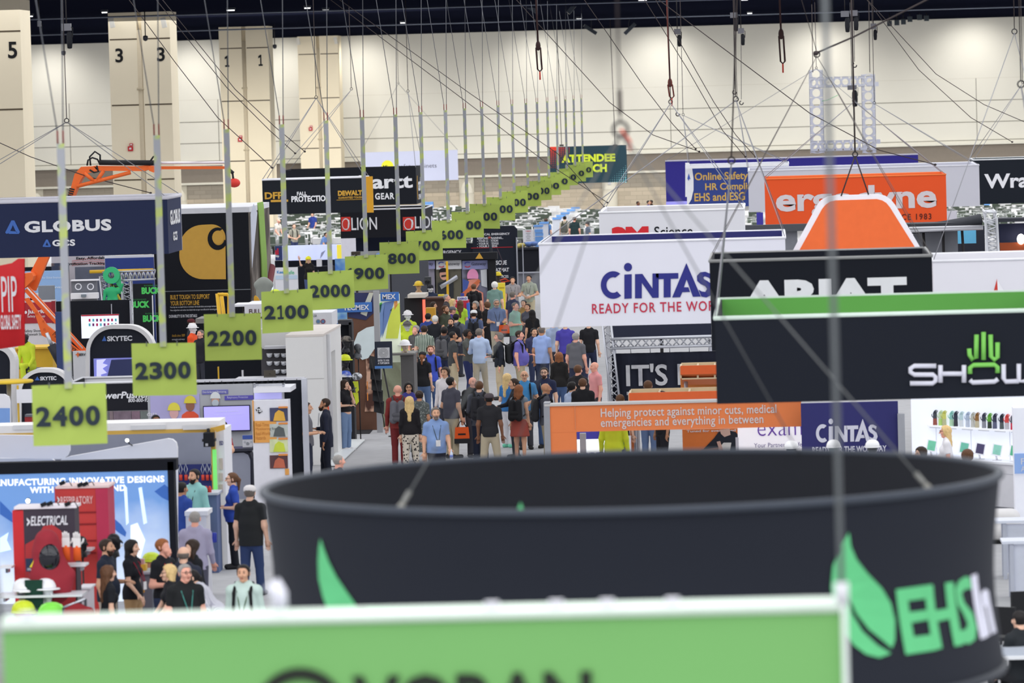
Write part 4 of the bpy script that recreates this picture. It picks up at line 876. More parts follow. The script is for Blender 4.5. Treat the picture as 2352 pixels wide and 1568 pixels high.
guy('cable slanting above the curved blue banner', [(1250, 70), (1400, 235), (1500, 310), (1606, 348)], 150); guy('second cable slanting above the curved blue banner', [(1385, 62), (1480, 200), (1545, 285), (1598, 342)], 150)
guy('cable slanting from the looped hoist toward the long white banner', [(1566, 105), (1640, 235), (1690, 310), (1735, 360)], 150); guy('cable slanting from the ceiling across the orange-red banner', [(1518, 60), (1580, 160), (1660, 300), (1712, 360)], 150)
guy('cable crossing in front of the silver frame', [(1740, 170), (1860, 260), (2020, 345), (2148, 378)], 120); guy('cable slanting to the black banner above the far lunch chairs', [(2030, 52), (2110, 160), (2230, 270), (2325, 326)], 160); guy('second cable slanting across the bare wall beyond the silver frame', [(2048, 60), (2150, 170), (2260, 240), (2400, 300)], 160)
guy('thick brown rope slanting up to the ceiling beside the silver frame', [(2035, 47), (1960, 85), (1874, 122)], 84, .017)
# spotlights on the ceiling edge
def flood(px, py, Y, tilt, label):
    c = PX(px, py, Y); t = thing('ceiling_floodlight', label, 'floodlight', c, 'floodlights along the ceiling edge'); u = V((math.cos(tilt), 0, math.sin(tilt))); w = V((-math.sin(tilt), 0, math.cos(tilt)))
    MB().obox(c, u, (0, 1, 0), w, .42, .2, .1).build('housing', mat((44, 50, 60), .6), t); MB().obox(c-u*.42, u, (0, 1, 0), w, .02, .17, .08).build('lens', mat((210, 205, 195), .3), t)
    MB().tube([c+w*.1, c+w*.1+V((0, 0, .25)), c+V((.1, 0, 1.0))], .03, 6).build('bracket', mat((40, 44, 52), .6), t)
for i, (x, y, tl) in enumerate(((1356, 68, -.6), (1447, 66, .75), (1215, 16, -.6), (1318, 14, .85))): flood(x, y, 290 if i < 2 else 240, tl, ['tilted dark floodlight at the ceiling edge, above the lunch banner', 'tilted dark floodlight at the ceiling edge, past the lunch banner', 'tilted floodlight high in the dark ceiling above the looped sling', 'tilted floodlight high in the dark ceiling above the lunch banner'][i])
for i, (x, y) in enumerate(((2043, 54), (2060, 52), (2075, 50), (2090, 44), (2112, 40), (2128, 42))):
    c = PX(x, y, 300); t = thing('stage_light', f'small stage light on the bar by the ceiling edge, {["first", "second", "third", "fourth", "fifth", "sixth"][i]} from the silver frame', 'stage light', c, 'stage lights'); MB().box(c.x-.14, c.x+.14, 299.8, 300.2, c.z-.16, c.z+.16).build('housing', mat((46, 56, 66), .5), t); MB().tube([c+V((0, 0, .16)), V((c.x, 300, 11.98))], .03, 6).build('clamp', hookm, t)
# domed cameras and speakers on stems
for i, (x, y, Y) in enumerate(((334, 88, 215), (631, 107, 270), (146, 122, 250))):
    c = PX(x, y, Y); t = thing('dome_camera', ['dome camera on a stem in front of the column marked 3', 'dome camera on a stem beside the column marked 1', 'small dome camera beside the column marked 5'][i], 'camera', c); MB().lathe([(.02, -.12), (.09, -.08), (.11, 0), (.11, .09), (.05, .12)], tuple(c), 12).build('dome', mat((40, 42, 48), .3), t); MB().tube([c+V((0, 0, .1)), V((c.x, Y, 11.97))], .025, 6).build('stem', hookm, t)
for i, (x, y, Y) in enumerate(((257, 52, 220.5), (376, 52, 220.5), (685, 95, 330), (771, 93, 330))):
    c = PX(x, y, Y); t = thing('wall_speaker', ['small white speaker high on the near edge of the column marked 3', 'small white speaker high on the far edge of the column marked 3', 'small white speaker high on one edge of the unnumbered column', 'small white speaker high on the other edge of the unnumbered column'][i], 'speaker', c); MB().obox(c, (1, 0, .2), (0, 1, 0), (-.2, 0, 1), .1, .12, .22).build('cabinet', mat((210, 206, 196), .6), t); MB().box(c.x-.03, c.x+.03, Y, Y+(1.01 if Y > 300 else .5), c.z-.03, c.z+.03).build('bracket', mat((190, 186, 176), .6), t)
# the silver box-truss frame
YF = 228.0; t = thing('truss_tower', 'tall silver frame of perforated box beams hanging over the deep-blue banner', 'truss frame', (PX(1933, 350, YF).x, YF, PX(1933, 350, YF).z))
silver = mat((206, 208, 218), .35, .5)
def perf_beam(a, b, w, n, name, vert):
    """a square beam with round holes down its near face"""
    a, b = V(a), V(b); d = (b-a).normalized(); L = (b-a).length; x = d.cross(V((0, -1, 0))); m = MB(); N = 12
    for i in range(n):
        c = a+d*(L*(i+.5)/n); hl = L/n/2; ring = [2*math.pi*k/N for k in range(N)]; vs = []
        for k in ring: vs.append(c+(d*math.cos(k)+x*math.sin(k))*w*.3)
        for k in ring:
            q = max(abs(math.cos(k))/hl, abs(math.sin(k))/(w/2)); vs.append(c+(d*math.cos(k)+x*math.sin(k))/q)
        for yy in (0, w):
            m.add([v+V((0, yy, 0)) for v in vs], [(k, (k+1) % N, N+(k+1) % N, N+k) for k in range(N)])
    for sgn in (-1, 1): m.obox((a+b)/2+x*sgn*w/2+V((0, w/2, 0)), d, (0, 1, 0), x, L/2, w/2, .01)
    return m.build(name, silver, t)
q = lambda x, y: PX(x, y, YF)
perf_beam(q(1874, 160), q(1878, 352), .62, 9, 'upright', 1); perf_beam(q(1994, 170), q(1997, 352), .6, 9, 'upright', 1); YF -= .03; perf_beam(q(1858, 190), q(2007, 186), .46, 8, 'cross_beam', 0); perf_beam(q(1861, 336), q(2012, 332), .46, 8, 'cross_beam', 0); YF += .03
for x, y in ((2013, 193), (2017, 325)): c = q(x, y); MB().box(c.x-.08, c.x+.1, YF-.02, YF+.06, c.z-.1, c.z+.1).build('corner_plate', silver, t)
MB().tube([q(1888, 232), q(1900, 230), q(1925, 218)], .012, 5).build('green_cord', mat((120, 220, 150), .6), t)
for x in (1867, 1998): MB().tube([q(x, 166), V((q(x, 100).x, YF, 11.97))], .02, 6).build('hanging_rope', cable_m, t)
# ------------------------------------------------------------------ booths on the near and left side
WH = mat((226, 226, 232), .7, vary=.02); GW = mat((188, 190, 202), .7, vary=.03); DKP = mat((22, 25, 34), .9, vary=.15, scale=12); ALU = mat((176, 178, 188), .4, .5)
def T(name, label, cat, px, py, Y, z=None, group=None):
    p = PX(px, py, Y); return thing(name, label, cat, (p.x, Y, p.z if z is None else z), group)
def bx(x0, x1, yt, yb, Y, d, m, parent, name, floor=False):
    X0, X1, Z0, Z1 = rP(x0, x1, yt, yb, Y)
    return MB().box(X0, X1, Y, Y+d, 0.0 if floor else max(0, Z0), Z1).build(name, m, parent)
def hdm(px, py, Y, label, skin, hat=None, hatc=(240, 240, 240), k=1.0, face=0, stand=True, goggles=False, muff=None, base=None):
    """a display head on a neck, with helmet if any"""
    c = PX(px, py, Y); t = thing('display_bust', label, 'mannequin head', (c.x, Y, c.z-.3*k), 'mannequin heads'); a = R(face); m0 = mat(skin, .35)
    v, f = field([((0, .016, .03), (0, .01, .01), .081, .079, 1.12, False), ((0, -.028, -.03), (0, -.045, -.088), .058, .035, 1, False), ((0, -.09, .01), (0, -.112, -.024), .012, .014, 1, False), ((0, .02, -.06), (0, .03, -.2), .05, .062, 1, False), ((0, .03, -.2), (0, .03, -.22), .11, .12, .8, True)], .011, k=.018)
    def pl(v): return np.array([(c.x+k*(q[0]*math.cos(a)-q[1]*math.sin(a)), Y+k*(q[0]*math.sin(a)+q[1]*math.cos(a)), c.z+k*(q[2]-.1)) for q in v])-np.array((c.x, Y, c.z-.3*k))
    mesh_of([(pl(v), f, 0)], 'head', [m0], t)
    if hat:
        m = MB(); m.lathe([(.118, .045), (.118, .07), (.108, .105), (.085, .14), (.045, .16), (.004, .166)], (0, .01, 0), 20, 1.12)
        m.lathe([(.16 if hat == 'full' else .128, .036), (.15 if hat == 'full' else .124, .05), (.116, .056), (.11, .045)], (0, .005, 0), 20, 1.15)
        if hat == 'cap': m.prism([(-.07, -.11, .045), (-.05, -.17, .04), (.05, -.17, .04), (.07, -.11, .045)], (0, 0, 1), .008)
        mesh_of([(pl(m.v), m.f, 0)], 'hard_hat', [hatc if not isinstance(hatc, tuple) else mat(hatc, .25)], t)
    MB().tube([(c.x, Y+.02, c.z-.28*k), (c.x, Y+.02, 0)], .015, 6).build('stand_rod', hookm, t)
    if goggles: m = MB().ell((0, -.07, .005), .075, .04, .03, 10, 6); mesh_of([(pl(m.v), m.f, 0)], 'goggles', [mat((60, 62, 70), .15)], t)
    if muff:
        for sx in (-1, 1): m = MB().ell((sx*.1, .01, 0), .03, .045, .055, 10, 6); mesh_of([(pl(m.v), m.f, 0)], 'ear_muff', [mat(muff, .4)], t)
    return t
# --- backlit wall of the safety-gear stand
YB = 80.0
t = T('lightbox_wall', 'backlit blue picture wall with white capitals in a black frame', 'display wall', 150, 1300, YB, 0)
def sky_print(rgb_t, rgb_b, z0, z1, emis):
    m = bpy.data.materials.new('lit_print'); m.use_nodes = True; nt = m.node_tree; b = nt.nodes['Principled BSDF']
    tc = nt.nodes.new('ShaderNodeTexCoord'); sp = nt.nodes.new('ShaderNodeSeparateXYZ'); mr = nt.nodes.new('ShaderNodeMapRange'); nz = nt.nodes.new('ShaderNodeTexNoise'); nz.inputs['Scale'].default_value = 1.1; nz.inputs['Detail'].default_value = 4
    nt.links.new(tc.outputs['Object'], sp.inputs[0]); nt.links.new(tc.outputs['Object'], nz.inputs['Vector']); mr.inputs[1].default_value = z0; mr.inputs[2].default_value = z1; nt.links.new(sp.outputs[2], mr.inputs[0])
    ad = nt.nodes.new('ShaderNodeMath'); ad.operation = 'MULTIPLY_ADD'; ad.inputs[1].default_value = .55; nt.links.new(nz.outputs['Fac'], ad.inputs[0]); nt.links.new(mr.outputs[0], ad.inputs[2])
    r = nt.nodes.new('ShaderNodeValToRGB'); r.color_ramp.elements[0].position = .5; r.color_ramp.elements[1].position = 1.0
    r.color_ramp.elements[0].color = (*[lin(v) for v in rgb_b], 1); r.color_ramp.elements[1].color = (*[lin(v) for v in rgb_t], 1)
    nt.links.new(ad.outputs[0], r.inputs[0]); nt.links.new(r.outputs[0], b.inputs['Base Color']); nt.links.new(r.outputs[0], b.inputs['Emission Color']); b.inputs['Emission Strength'].default_value = emis; return m
X0, X1, Z0, Z1 = rP(-150, 391, 1085, 1300, YB)
MB().box(X0, X1, YB, YB+.05, 0.1, Z1).build('lit_print', sky_print((104, 146, 204), (226, 236, 248), -.6, Z1+.3, .45), t)
bx(-150, 405, 1060, 1086, YB-.03, .3, DKP, t, 'top_frame'); bx(388, 402, 1060, 1300, YB-.03, .3, DKP, t, 'side_frame', True)
lw = mat((240, 244, 250), .6, emis=.5)
wP('MANUFACTURING INNOVATIVE DESIGNS', -32, 380, 1096, 1112, YB, lw, t, bold=.05, space=1.1); wP('WITH SAFETY IN MIND', 67, 290, 1115, 1130, YB, lw, t, bold=.05, space=1.1)
deep = mat((56, 100, 176), .6, emis=.35); pale = mat((214, 232, 250), .6, emis=.55)
for pts, m in (([(250, 1178), (262, 1190), (278, 1204), (290, 1222), (288, 1232), (272, 1222), (256, 1208), (248, 1194)], deep), ([(355, 1128), (378, 1112), (388, 1120), (388, 1150), (372, 1142)], deep), ([(284, 1110), (292, 1120), (296, 1200), (290, 1206)], pale), ([(318, 1120), (326, 1118), (338, 1200), (330, 1204)], pale), ([(0, 1235), (20, 1222), (16, 1240), (26, 1262), (0, 1268)], pale), ([(0, 1150), (40, 1190), (36, 1204), (0, 1180)], deep), ([(300, 1206), (316, 1200), (334, 1240), (320, 1290), (300, 1280)], mat((234, 242, 252), .6, emis=.5))): fl(pts, m, t, 'printed_shape', YB)
t = T('white_header', 'rounded white header panel behind the backlit wall, lower edge curving up at one end', 'display panel', 60, 1050, 81.5, 0)
fl([(-160, 996), (150, 1001), (160, 1008), (160, 1035), (155, 1046), (146, 1053), (136, 1054), (-160, 1048)], WH, t, 'panel', 81.2, 0, .12); fl([(-160, 1053), (112, 1052), (122, 1055), (130, 1062), (-160, 1070)], WH, t, 'lower_panel', 81.5, 0, .1); bx(80, 88, 1040, 1300, 81.6, .1, ALU, t, 'post', True)
t = T('white_header', 'sloping white header panel with a rounded top corner behind the backlit wall', 'display panel', 270, 1050, 82, 0)
fl([(136, 1064), (140, 1055), (160, 1048), (385, 1007), (396, 1009), (404, 1016), (407, 1028), (407, 1290), (400, 1300), (396, 1300), (396, 1064)], WH, t, 'panel', 81.8, 0, .14); bx(398, 406, 1050, 1300, 82.0, .12, WH, t, 'leg', True)
# lamps clipped on the panels
def clip_lamp(px, py, Y, label, size=4):
    c = PX(px, py, Y); t = thing('clip_spotlight', label, 'spotlight', c, 'clip-on spotlights'); r = size/SC(Y)
    MB().ell(tuple(c), r, r*.6, r, 12, 8).build('bulb', mat((255, 250, 242), .4, emis=14.0), t); MB().lathe([(r*1.2, 0), (r*.7, r*1.6), (.02, r*1.8)], (c.x, c.y+r*.8, c.z-r*.5), 12).build('shade', mat((30, 30, 34), .5), t)
    MB().tube([c+V((0, r, -r*.5)), c+V((0.02, .15, -r*2.4)), c+V((0.03, .45, -.12))], .012, 6).build('arm', mat((30, 30, 34), .5), t)
clip_lamp(292, 1011, 81.4, 'glowing spotlight on the sloping white header'); clip_lamp(235, 1104, 79.7, 'glowing spotlight before the white capitals', 4); clip_lamp(64, 1150, 79.7, 'glowing spotlight above the electrical panel', 5)
for i, (x, y) in enumerate(((143, 1109), (184, 1113), (196, 1111), (100, 1158), (114, 1156), (155, 1157))):
    c = PX(x, y, 74 if i < 3 else 70); t = thing('clip_spotlight', ['first', 'second', 'third'][i % 3]+' small black spotlight on top of the '+('respiratory' if i < 3 else 'electrical')+' panel', 'spotlight', c, 'clip-on spotlights')
    MB().obox(c, (1, 0, .4), (0, 1, 0), (-.4, 0, 1), .035, .04, .025).build('lamp_head', blackbag, t); MB().tube([c, c+V((.1, .02, .03)), c+V((.14, .05, -.06))], .008, 6).build('arm', blackbag, t)
# tall red panels
RED = mat((200, 44, 50), .6); PNK = mat((186, 52, 84), .6); redprint = pat((206, 66, 60), (120, 30, 38), 2.2, .42, 'wave'); dark_red = mat((58, 44, 54), .6, vary=.3, scale=2)
t = T('display_stand', 'tall red respiratory panel with a pink side', 'display panel', 188, 1300, 74, 0)
bx(128, 222, 1118, 1300, 74, .7, mat((196, 62, 60), .6, vary=.25, scale=1.2), t, 'panel', True); bx(222, 250, 1121, 1300, 73.99, .72, PNK, t, 'side_panel', True); bx(127, 250, 1116, 1121, 73.98, .74, mat((236, 210, 208), .6), t, 'top_edge')
wP('RESPIRATORY', 139, 214, 1139, 1157, 74, mat((236, 190, 190), .6), t, bold=.015); wP('>', 132, 137, 1139, 1156, 74, WH, t, bold=.05)
for y in (1175, 1202, 1240, 1268): pP(129, 221, y, y+3, 74, mat((140, 34, 40), .7), t, 'printed_fold')
t = T('display_stand', 'electrical panel printed dark over red with a red side post', 'display panel', 115, 1400, 70, 0)
bx(32, 57, 1172, 1410, 70, .5, RED, t, 'side_post', True); bx(57, 175, 1166, 1410, 70, .45, mat((60, 52, 64), .6, vary=.3, scale=1.0), t, 'panel', True); bx(32, 175, 1162, 1168, 69.98, .5, mat((236, 230, 236), .6), t, 'top_edge')
wP('ELECTRICAL', 70, 156, 1184, 1206, 70, WH, t, bold=.02, shear=.1); wP('>', 62, 69, 1188, 1208, 70, WH, t, bold=.05)
fl([(58, 1250), (84, 1235), (100, 1208), (120, 1204), (140, 1218), (150, 1244), (174, 1262), (174, 1410), (58, 1410)], mat((176, 54, 58), .7, vary=.2, scale=2), t, 'printed_hood', 70)
def shelf(x0, x1, y, Y, d, label):
    X0, X1, Z0, Z1 = rP(x0, x1, y, y+4, Y); t = thing('shelf', label, 'shelf', ((X0+X1)/2, Y, Z0), 'white display shelves'); MB().box(X0, X1, Y-d, Y, Z0, Z0+.03).build('board', mat((226, 230, 236), .3), t)
    for x in (X0+.08, X1-.08): MB().box(x-.015, x+.015, Y-d*.6, Y, Z0-.07, Z0).build('bracket', ALU, t)
    return Z0+.03
zA = shelf(130, 204, 1292, 69.95, .35, 'white shelf holding the gloves by the electrical panel'); shelf(6, 34, 1297, 69.95, .3, 'short white shelf on the outer side of the red post'); zB = shelf(6, 202, 1358, 69.6, .6, 'long white shelf holding two white helmets'); zC = shelf(178, 218, 1256, 73.9, .4, 'white shelf under the black display head'); shelf(258, 282, 1250, 73.9, .4, 'short white shelf at the pink-sided panel')
# arc-flash hood
c = PX(108, 1262, 69.4); t = thing('protective_hood', 'dark red protective hood with a shiny black visor', 'hood', (c.x, 69.4, c.z-.6)); hm = mat((150, 42, 54), .8, vary=.1, scale=6)
v, f = field([((0, 0, .12), (0, 0, -.02), .17, .19, 1, False), ((0, 0, -.05), (.06, 0, -.42), .2, .3, .7, False), ((0, 0, -.3), (.32, 0, -.34), .12, .06, .8, False), ((0, 0, -.3), (.1, 0, -.58), .26, .18, .7, False)], .02, k=.08); mesh_of([(v+np.array((c.x, 69.4, c.z))-np.array(t['_o']), f, 0)], 'hood', [hm], t)
m = MB().ell((c.x+.05, 69.26, c.z-.1), .15, .1, .2, 16, 10); m.build('visor', mat((18, 20, 30), .08, spec=.6), t)
# glove display hands
def glove(px, py, Y, label, c1, c2=None, k=1.0, lean=0.0, name='glove', group='display gloves', cat='glove'):
    c = PX(px, py, Y); t = thing(name, label, cat, c, group); m = MB()
    m.obox(c+V((0, 0, .1*k)), (1, 0, 0), (0, 1, 0), (0, 0, 1), .05*k, .022*k, .06*k)
    for i, ln in enumerate((.075, .09, .085, .065)):
        b = c+V(((-.038+.025*i)*k, 0, .155*k)); m.tube([b, b+V((lean*.03*k, 0, ln*.5*k)), b+V((lean*.06*k, -.01, ln*k))], .014*k, 6, r2=.011*k)
    b = c+V((.05*k, 0, .08*k)); m.tube([b, b+V((.035*k, 0, .035*k)), b+V((.04*k, 0, .075*k))], .014*k, 6, r2=.011*k); m.build('hand', mat(c1, .8), t)
    MB().lathe([(.055*k, -.14*k), (.05*k, 0), (.048*k, .06*k)], tuple(c), 12, .5).build('cuff', mat(c2 or c1, .8), t); return t
glove(152, 1262, 69.5, 'white glove with an orange cuff, hanging beside the red hood', (230, 226, 226), (226, 96, 40), 1.05); glove(177, 1263, 69.5, 'second white glove with an orange cuff, by the black display head', (230, 226, 226), (226, 96, 40), 1.05)
hdm(188, 1232, 73.4, 'black display head on the shelf of the pink-sided panel', (24, 24, 28), k=.95, face=60); hdm(263, 1226, 73.4, 'black masked display head beside the pink side panel', (26, 26, 30), k=1.05, face=80)
t = T('small_sign', 'small navy sign with a yellow triangle beside the red post', 'sign', 78, 1330, 69.3); bx(59, 97, 1282, 1312, 69.3, .03, mat((34, 46, 74), .6), t, 'board'); fl([(78, 1285), (88, 1302), (68, 1302)], mat((232, 214, 50), .6), t, 'triangle', 69.3); fl([(78, 1292), (82, 1300), (74, 1300)], mat((34, 46, 74), .6), t, 'triangle_gap', 69.3, .02); wP('DELTAPLUS', 63, 93, 1304, 1309, 69.3, WH, t); bx(75, 80, 1312, 1358, 69.32, .02, ALU, t, 'stem')
hdm(55, 1342, 69.2, 'white helmet with a silver visor on a head on the long shelf', (140, 136, 100), 'cap', (236, 236, 238), 1.35, 10, goggles=True); hdm(106, 1340, 69.2, 'plain white helmet on a head on the long shelf', (236, 240, 242), 'full', (240, 240, 244), 1.2, 40)
hdm(55, 1392, 68.8, 'yellow-green cap helmet on the red post', (190, 60, 56), 'cap', (204, 220, 50), 1.3, 60); hdm(121, 1398, 68.6, 'white head in a bright green full-brim helmet with dark goggles', (226, 236, 236), 'full', (130, 224, 80), 1.5, 75, goggles=True); hdm(55, 1436, 68.4, 'yellow-green helmet just above the green banner', (190, 60, 56), 'cap', (214, 226, 60), 1.3, 0)
t = T('banner_stand', 'dark green fabric strip beside the red post', 'banner', 78, 1430, 69.0, 0); bx(58, 98, 1332, 1430, 69.05, .06, mat((22, 60, 48), .85, vary=.2), t, 'cloth', True)
t = T('clothes_rack', 'chrome clothes rack with a dark red jacket under the long shelf', 'clothes rack', 175, 1415, 68.3, 0); s = SC(68.3)
a = PX(146, 1395, 68.3); b = PX(196, 1375, 68.3); MB().tube([a, b], .02, 8).build('rail', mat((190, 192, 200), .25, .8), t); MB().tube([b, V((b.x, b.y, 0))], .02, 8).build('post', mat((60, 60, 66), .4, .5), t); MB().tube([a, V((a.x, a.y, 0))], .02, 8).build('post', mat((60, 60, 66), .4, .5), t)
v, f = field([((-.2, 0, -.1), (.25, 0, -.1), .12, .12, .7, False), ((0, 0, -.15), (.02, 0, -.5), .26, .3, .6, False), ((.25, 0, -.12), (.4, 0, -.45), .1, .09, .7, False)], .022, k=.06); v = v*.62; cc = PX(178, 1396, 68.3); mesh_of([(v+np.array(cc)-np.array(t['_o']), f, 0)], 'jacket', [mat((136, 32, 40), .8, vary=.15, scale=5)], t)
t = T('counter', 'grey counter with a yellow letter between the people at the gear stand', 'counter', 330, 1410, 75, 0); bx(302, 350, 1318, 1410, 75, .6, mat((98, 102, 112), .7), t, 'body', True); bx(300, 352, 1314, 1319, 74.95, .7, mat((150, 154, 166), .4), t, 'worktop'); wP('P', 324, 333, 1354, 1366, 75, gold_ink, t)
t = T('counter', 'white counter behind the clothes rack', 'counter', 195, 1410, 71, 0); bx(180, 206, 1352, 1410, 71.3, .5, mat((216, 212, 220), .6), t, 'body', True); bx(179, 208, 1349, 1353, 71.27, .56, WH, t, 'worktop')
hdm(346, 1278, 76, 'yellow-green cap behind the reddish-haired person', (200, 150, 120), 'cap', (196, 220, 60), 1.1, -60)
t = T('gas_detector', 'yellow gas detector case on the grey counter', 'instrument', 324, 1310, 75.2); bx(315, 335, 1296, 1314, 75.2, .2, mat((210, 170, 60), .5), t, 'case'); bx(319, 330, 1284, 1298, 75.22, .15, mat((190, 150, 150), .4), t, 'top_module')
# --- long counter booth with the yellow edge
YC = 87.0
t = T('booth_wall', 'long white-topped booth beam with a yellow edge over a grey wall', 'booth', 250, 1300, YC, 0)
bx(-160, 505, 974, 991, YC, .9, mat((232, 230, 230), .6), t, 'top_beam'); bx(-160, 500, 991, 1000, YC, .08, mat((206, 166, 78), .6), t, 'yellow_edge')
bx(-160, 500, 1000, 1062, YC+3.2, .1, mat((138, 142, 158), .7), t, 'back_wall', True); bx(410, 496, 1066, 1130, YC+3.1, .05, mat((40, 48, 108), .6), t, 'tool_board')
for i, x in enumerate((415, 427, 466, 476, 486)): 
    c = PX(x, 1090, YC+3.05); MB().tube([c, c+V((0, 0, -.1))], .03, 8).build('hanging_tool', mat((200, 66, 50), .5), t); MB().tube([c+V((-.03, 0, .1)), c, c+V((.03, 0, .1)), c+V((0, 0, .2))], .008, 5, close=True).build('tool_loop', mat((190, 196, 206), .4), t)
for i, (x, w, d) in enumerate(((30, 60, 0), (120, 40, .03), (300, 80, 0), (420, 80, .02))): bx(x, x+w, 976, 986, YC-.03-d, .03, mat((214, 214, 216), .6), t, 'top_tile')
t = T('end_pillar', 'white end wall with a yellow and green lit edge beside the monitor stand', 'booth pillar', 505, 1300, YC-.2, 0)
bx(497, 519, 985, 1300, YC-.1, 1.2, WH, t, 'end_panel', True); bx(488, 498, 982, 1300, YC-.16, .1, mat((206, 166, 78), .6), t, 'yellow_edge', True); bx(489, 498, 1032, 1130, YC-.19, .04, mat((116, 214, 110), .5, emis=.5), t, 'green_light'); bx(489, 498, 1130, 1302, YC-.19, .04, mat((170, 196, 70), .5, emis=.15), t, 'lime_light')
fl([(487, 982), (516, 974), (517, 986), (498, 992)], mat((214, 168, 70), .6), t, 'yellow_corner', YC-.2)
for (a, b) in ((1052, 1078), (1086, 1104), (1112, 1130)): pP(504, 512, a, b, YC-.1, mat((196, 180, 176), .7, vary=.3, scale=9), t, 'framed_print')
wP('ESD', 504, 513, 1012, 1022, YC-.1, mat((70, 70, 130), .6), t, bold=.03)
t = T('loudspeaker', 'black loudspeaker hanging under the yellow edge of the long booth', 'speaker', 478, 1028, YC-.3); bx(467, 491, 994, 1026, YC-.35, .3, blackbag, t, 'cabinet'); pP(472, 478, 1018, 1024, YC-.35, mat((170, 170, 176), .5), t, 'badge'); bx(464, 494, 1008, 1014, YC-.3, .2, hookm, t, 'yoke'); bx(475, 480, 984, 996, YC-.2, .1, hookm, t, 'mount')
t = T('counter', 'white demonstration counter with a blue joystick behind the bald lavender shirt', 'counter', 465, 1300, 80.5, 0); bx(428, 475, 1184, 1300, 81.3, .6, mat((214, 214, 222), .6), t, 'body', True); bx(424, 477, 1174, 1184, 81.25, .7, WH, t, 'worktop')
c = PX(492, 1234, 81.5); MB().tube([PX(474, 1231, 81.5), c], .014, 6).build('rod', ALU, t); MB().lathe([(.04, -.08), (.045, -.06), (.045, .06), (.04, .08)], tuple(c), 12).build('blue_knob', mat((52, 66, 170), .4), t)
t = T('cabinet', 'grey-blue cabinet under the tool board', 'cabinet', 480, 1300, 84, 0); bx(452, 500, 1136, 1300, 85.5, .6, mat((98, 112, 150), .7), t, 'body', True); bx(450, 501, 1132, 1137, 85.45, .7, mat((190, 192, 204), .5), t, 'worktop'); bx(474, 476, 1140, 1300, 85.48, .02, mat((70, 82, 116), .7), t, 'door_gap')
for i, x in enumerate((458, 466, 474, 482)): 
    c = PX(x, 1132, 85.6); solo('sample_canister', MB().lathe([(.03, 0), (.032, .08), (.02, .1), (.02, .12)], tuple(c), 10), ['first', 'second', 'third', 'fourth'][i]+' red canister in the row under the tool board', 'canister', mat((196, 60, 50), .4), 'red canisters')
bx_t = T('red_case', 'red instrument case with glass jars on the long booth beam', 'case', 68, 975, 87.5); bx(57, 76, 957, 973, 88.2, .2, mat((150, 40, 44), .5), bx_t, 'case'); bx(57, 76, 952, 957, 88.18, .24, mat((90, 92, 100), .5), bx_t, 'lid')
# --- monitor stand
YM = 100.0
t = T('booth_wall', 'printed back wall of the monitor stand showing masked and helmeted workers', 'booth', 480, 1150, YM+3, 0)
grad = mat((176, 178, 184), .7, vary=.12, scale=.8); bx(340, 582, 884, 1010, YM+3, .1, grad, t, 'wall_panel', True)
pP(346, 459, 905, 978, YM+3, mat((176, 170, 214), .7, vary=.15, scale=1.5), t, 'photo_print')
wP('Dust & Aerosol Monitoring', 466, 520, 897, 903, YM+3, WH, t, off=.03); pP(464, 524, 895, 905, YM+3, mat((108, 108, 176), .6), t, 'caption_strip'); pP(516, 582, 908, 918, YM+3, mat((92, 84, 176), .6), t, 'caption_strip', off=.014); wP('Respiratory Protection', 522, 570, 909, 916, YM+3, mat((200, 198, 232), .6), t, off=.03); wP('data', 338, 361, 945, 955, YM+3, WH, t, off=.03, name='lettering')
def worker_print(x, y, k, hatc, vest, skin, mask=None):
    q = lambda pts: [(x+a*k, y+b*k) for a, b in pts]
    fl(q([(-16, 46), (-14, 30), (-6, 24), (6, 24), (14, 30), (16, 46)]), mat(vest, .7), t, 'printed_vest', YM+3, .02); fl(q(arc(0, 14, 7.5, 0, 350, 16, 10)), mat(skin, .7), t, 'printed_face', YM+3, .028)
    fl(q(arc(0, 8, 10, 0, 180, 12, 11)+[(-11, 10), (11, 10)]), mat(hatc, .6), t, 'printed_helmet', YM+3, .036)
    if mask: fl(q(arc(0, 19, 7, 0, 350, 12, 7)), mat(mask, .7), t, 'printed_mask', YM+3, .04)
worker_print(437, 912, 1.35, (222, 206, 70), (226, 88, 60), (150, 100, 80)); worker_print(400, 928, 1.4, (226, 214, 80), (140, 130, 190), (216, 170, 170)); worker_print(495, 903, 1.15, (216, 220, 222), (120, 156, 210), (206, 160, 140), (190, 200, 208))
t = T('monitor', 'large lavender-lit screen on the wall of the monitor stand', 'screen', 520, 990, YM+2.9); bx(467, 575, 931, 991, YM+2.9, .06, mat((36, 34, 60), .4), t, 'casing'); pP(469, 573, 933, 988, YM+2.9, mat((174, 166, 240), .4, emis=.45, vary=.15, scale=.8), t, 'screen'); wP('wondering questions', 495, 548, 942, 947, YM+2.88, WH, t); wP('what is in the air you breathe', 492, 555, 950, 953, YM+2.88, WH, t); 
t = T('monitor', 'smaller lavender screen above the orange and white poster tower', 'screen', 615, 920, YM+.9); bx(583, 649, 900, 922, YM+.9, .06, WH, t, 'casing'); pP(585, 647, 902, 920, YM+.9, mat((186, 184, 244), .4, emis=.45), t, 'screen')
t = T('canopy', 'white slatted canopy over the poster tower', 'canopy', 625, 900, YM+.5, 0); bx(582, 667, 890, 901, YM+.2, 1.2, WH, t, 'fascia'); 
for z in (0, 1, 2): bx(584, 654, 881+z*3, 883+z*3, YM+.3+.3*z, .08, ALU, t, 'slat')
bx(582, 586, 880, 892, YM+.3, .06, ALU, t, 'frame_post'); bx(648, 653, 880, 892, YM+.3, .06, ALU, t, 'frame_post'); bx(650, 655, 900, 1100, YM+1.2, .08, WH, t, 'support_post', True)
t = T('poster_tower', 'white poster tower with an orange block and worker photographs', 'display panel', 622, 1150, YM, 0)
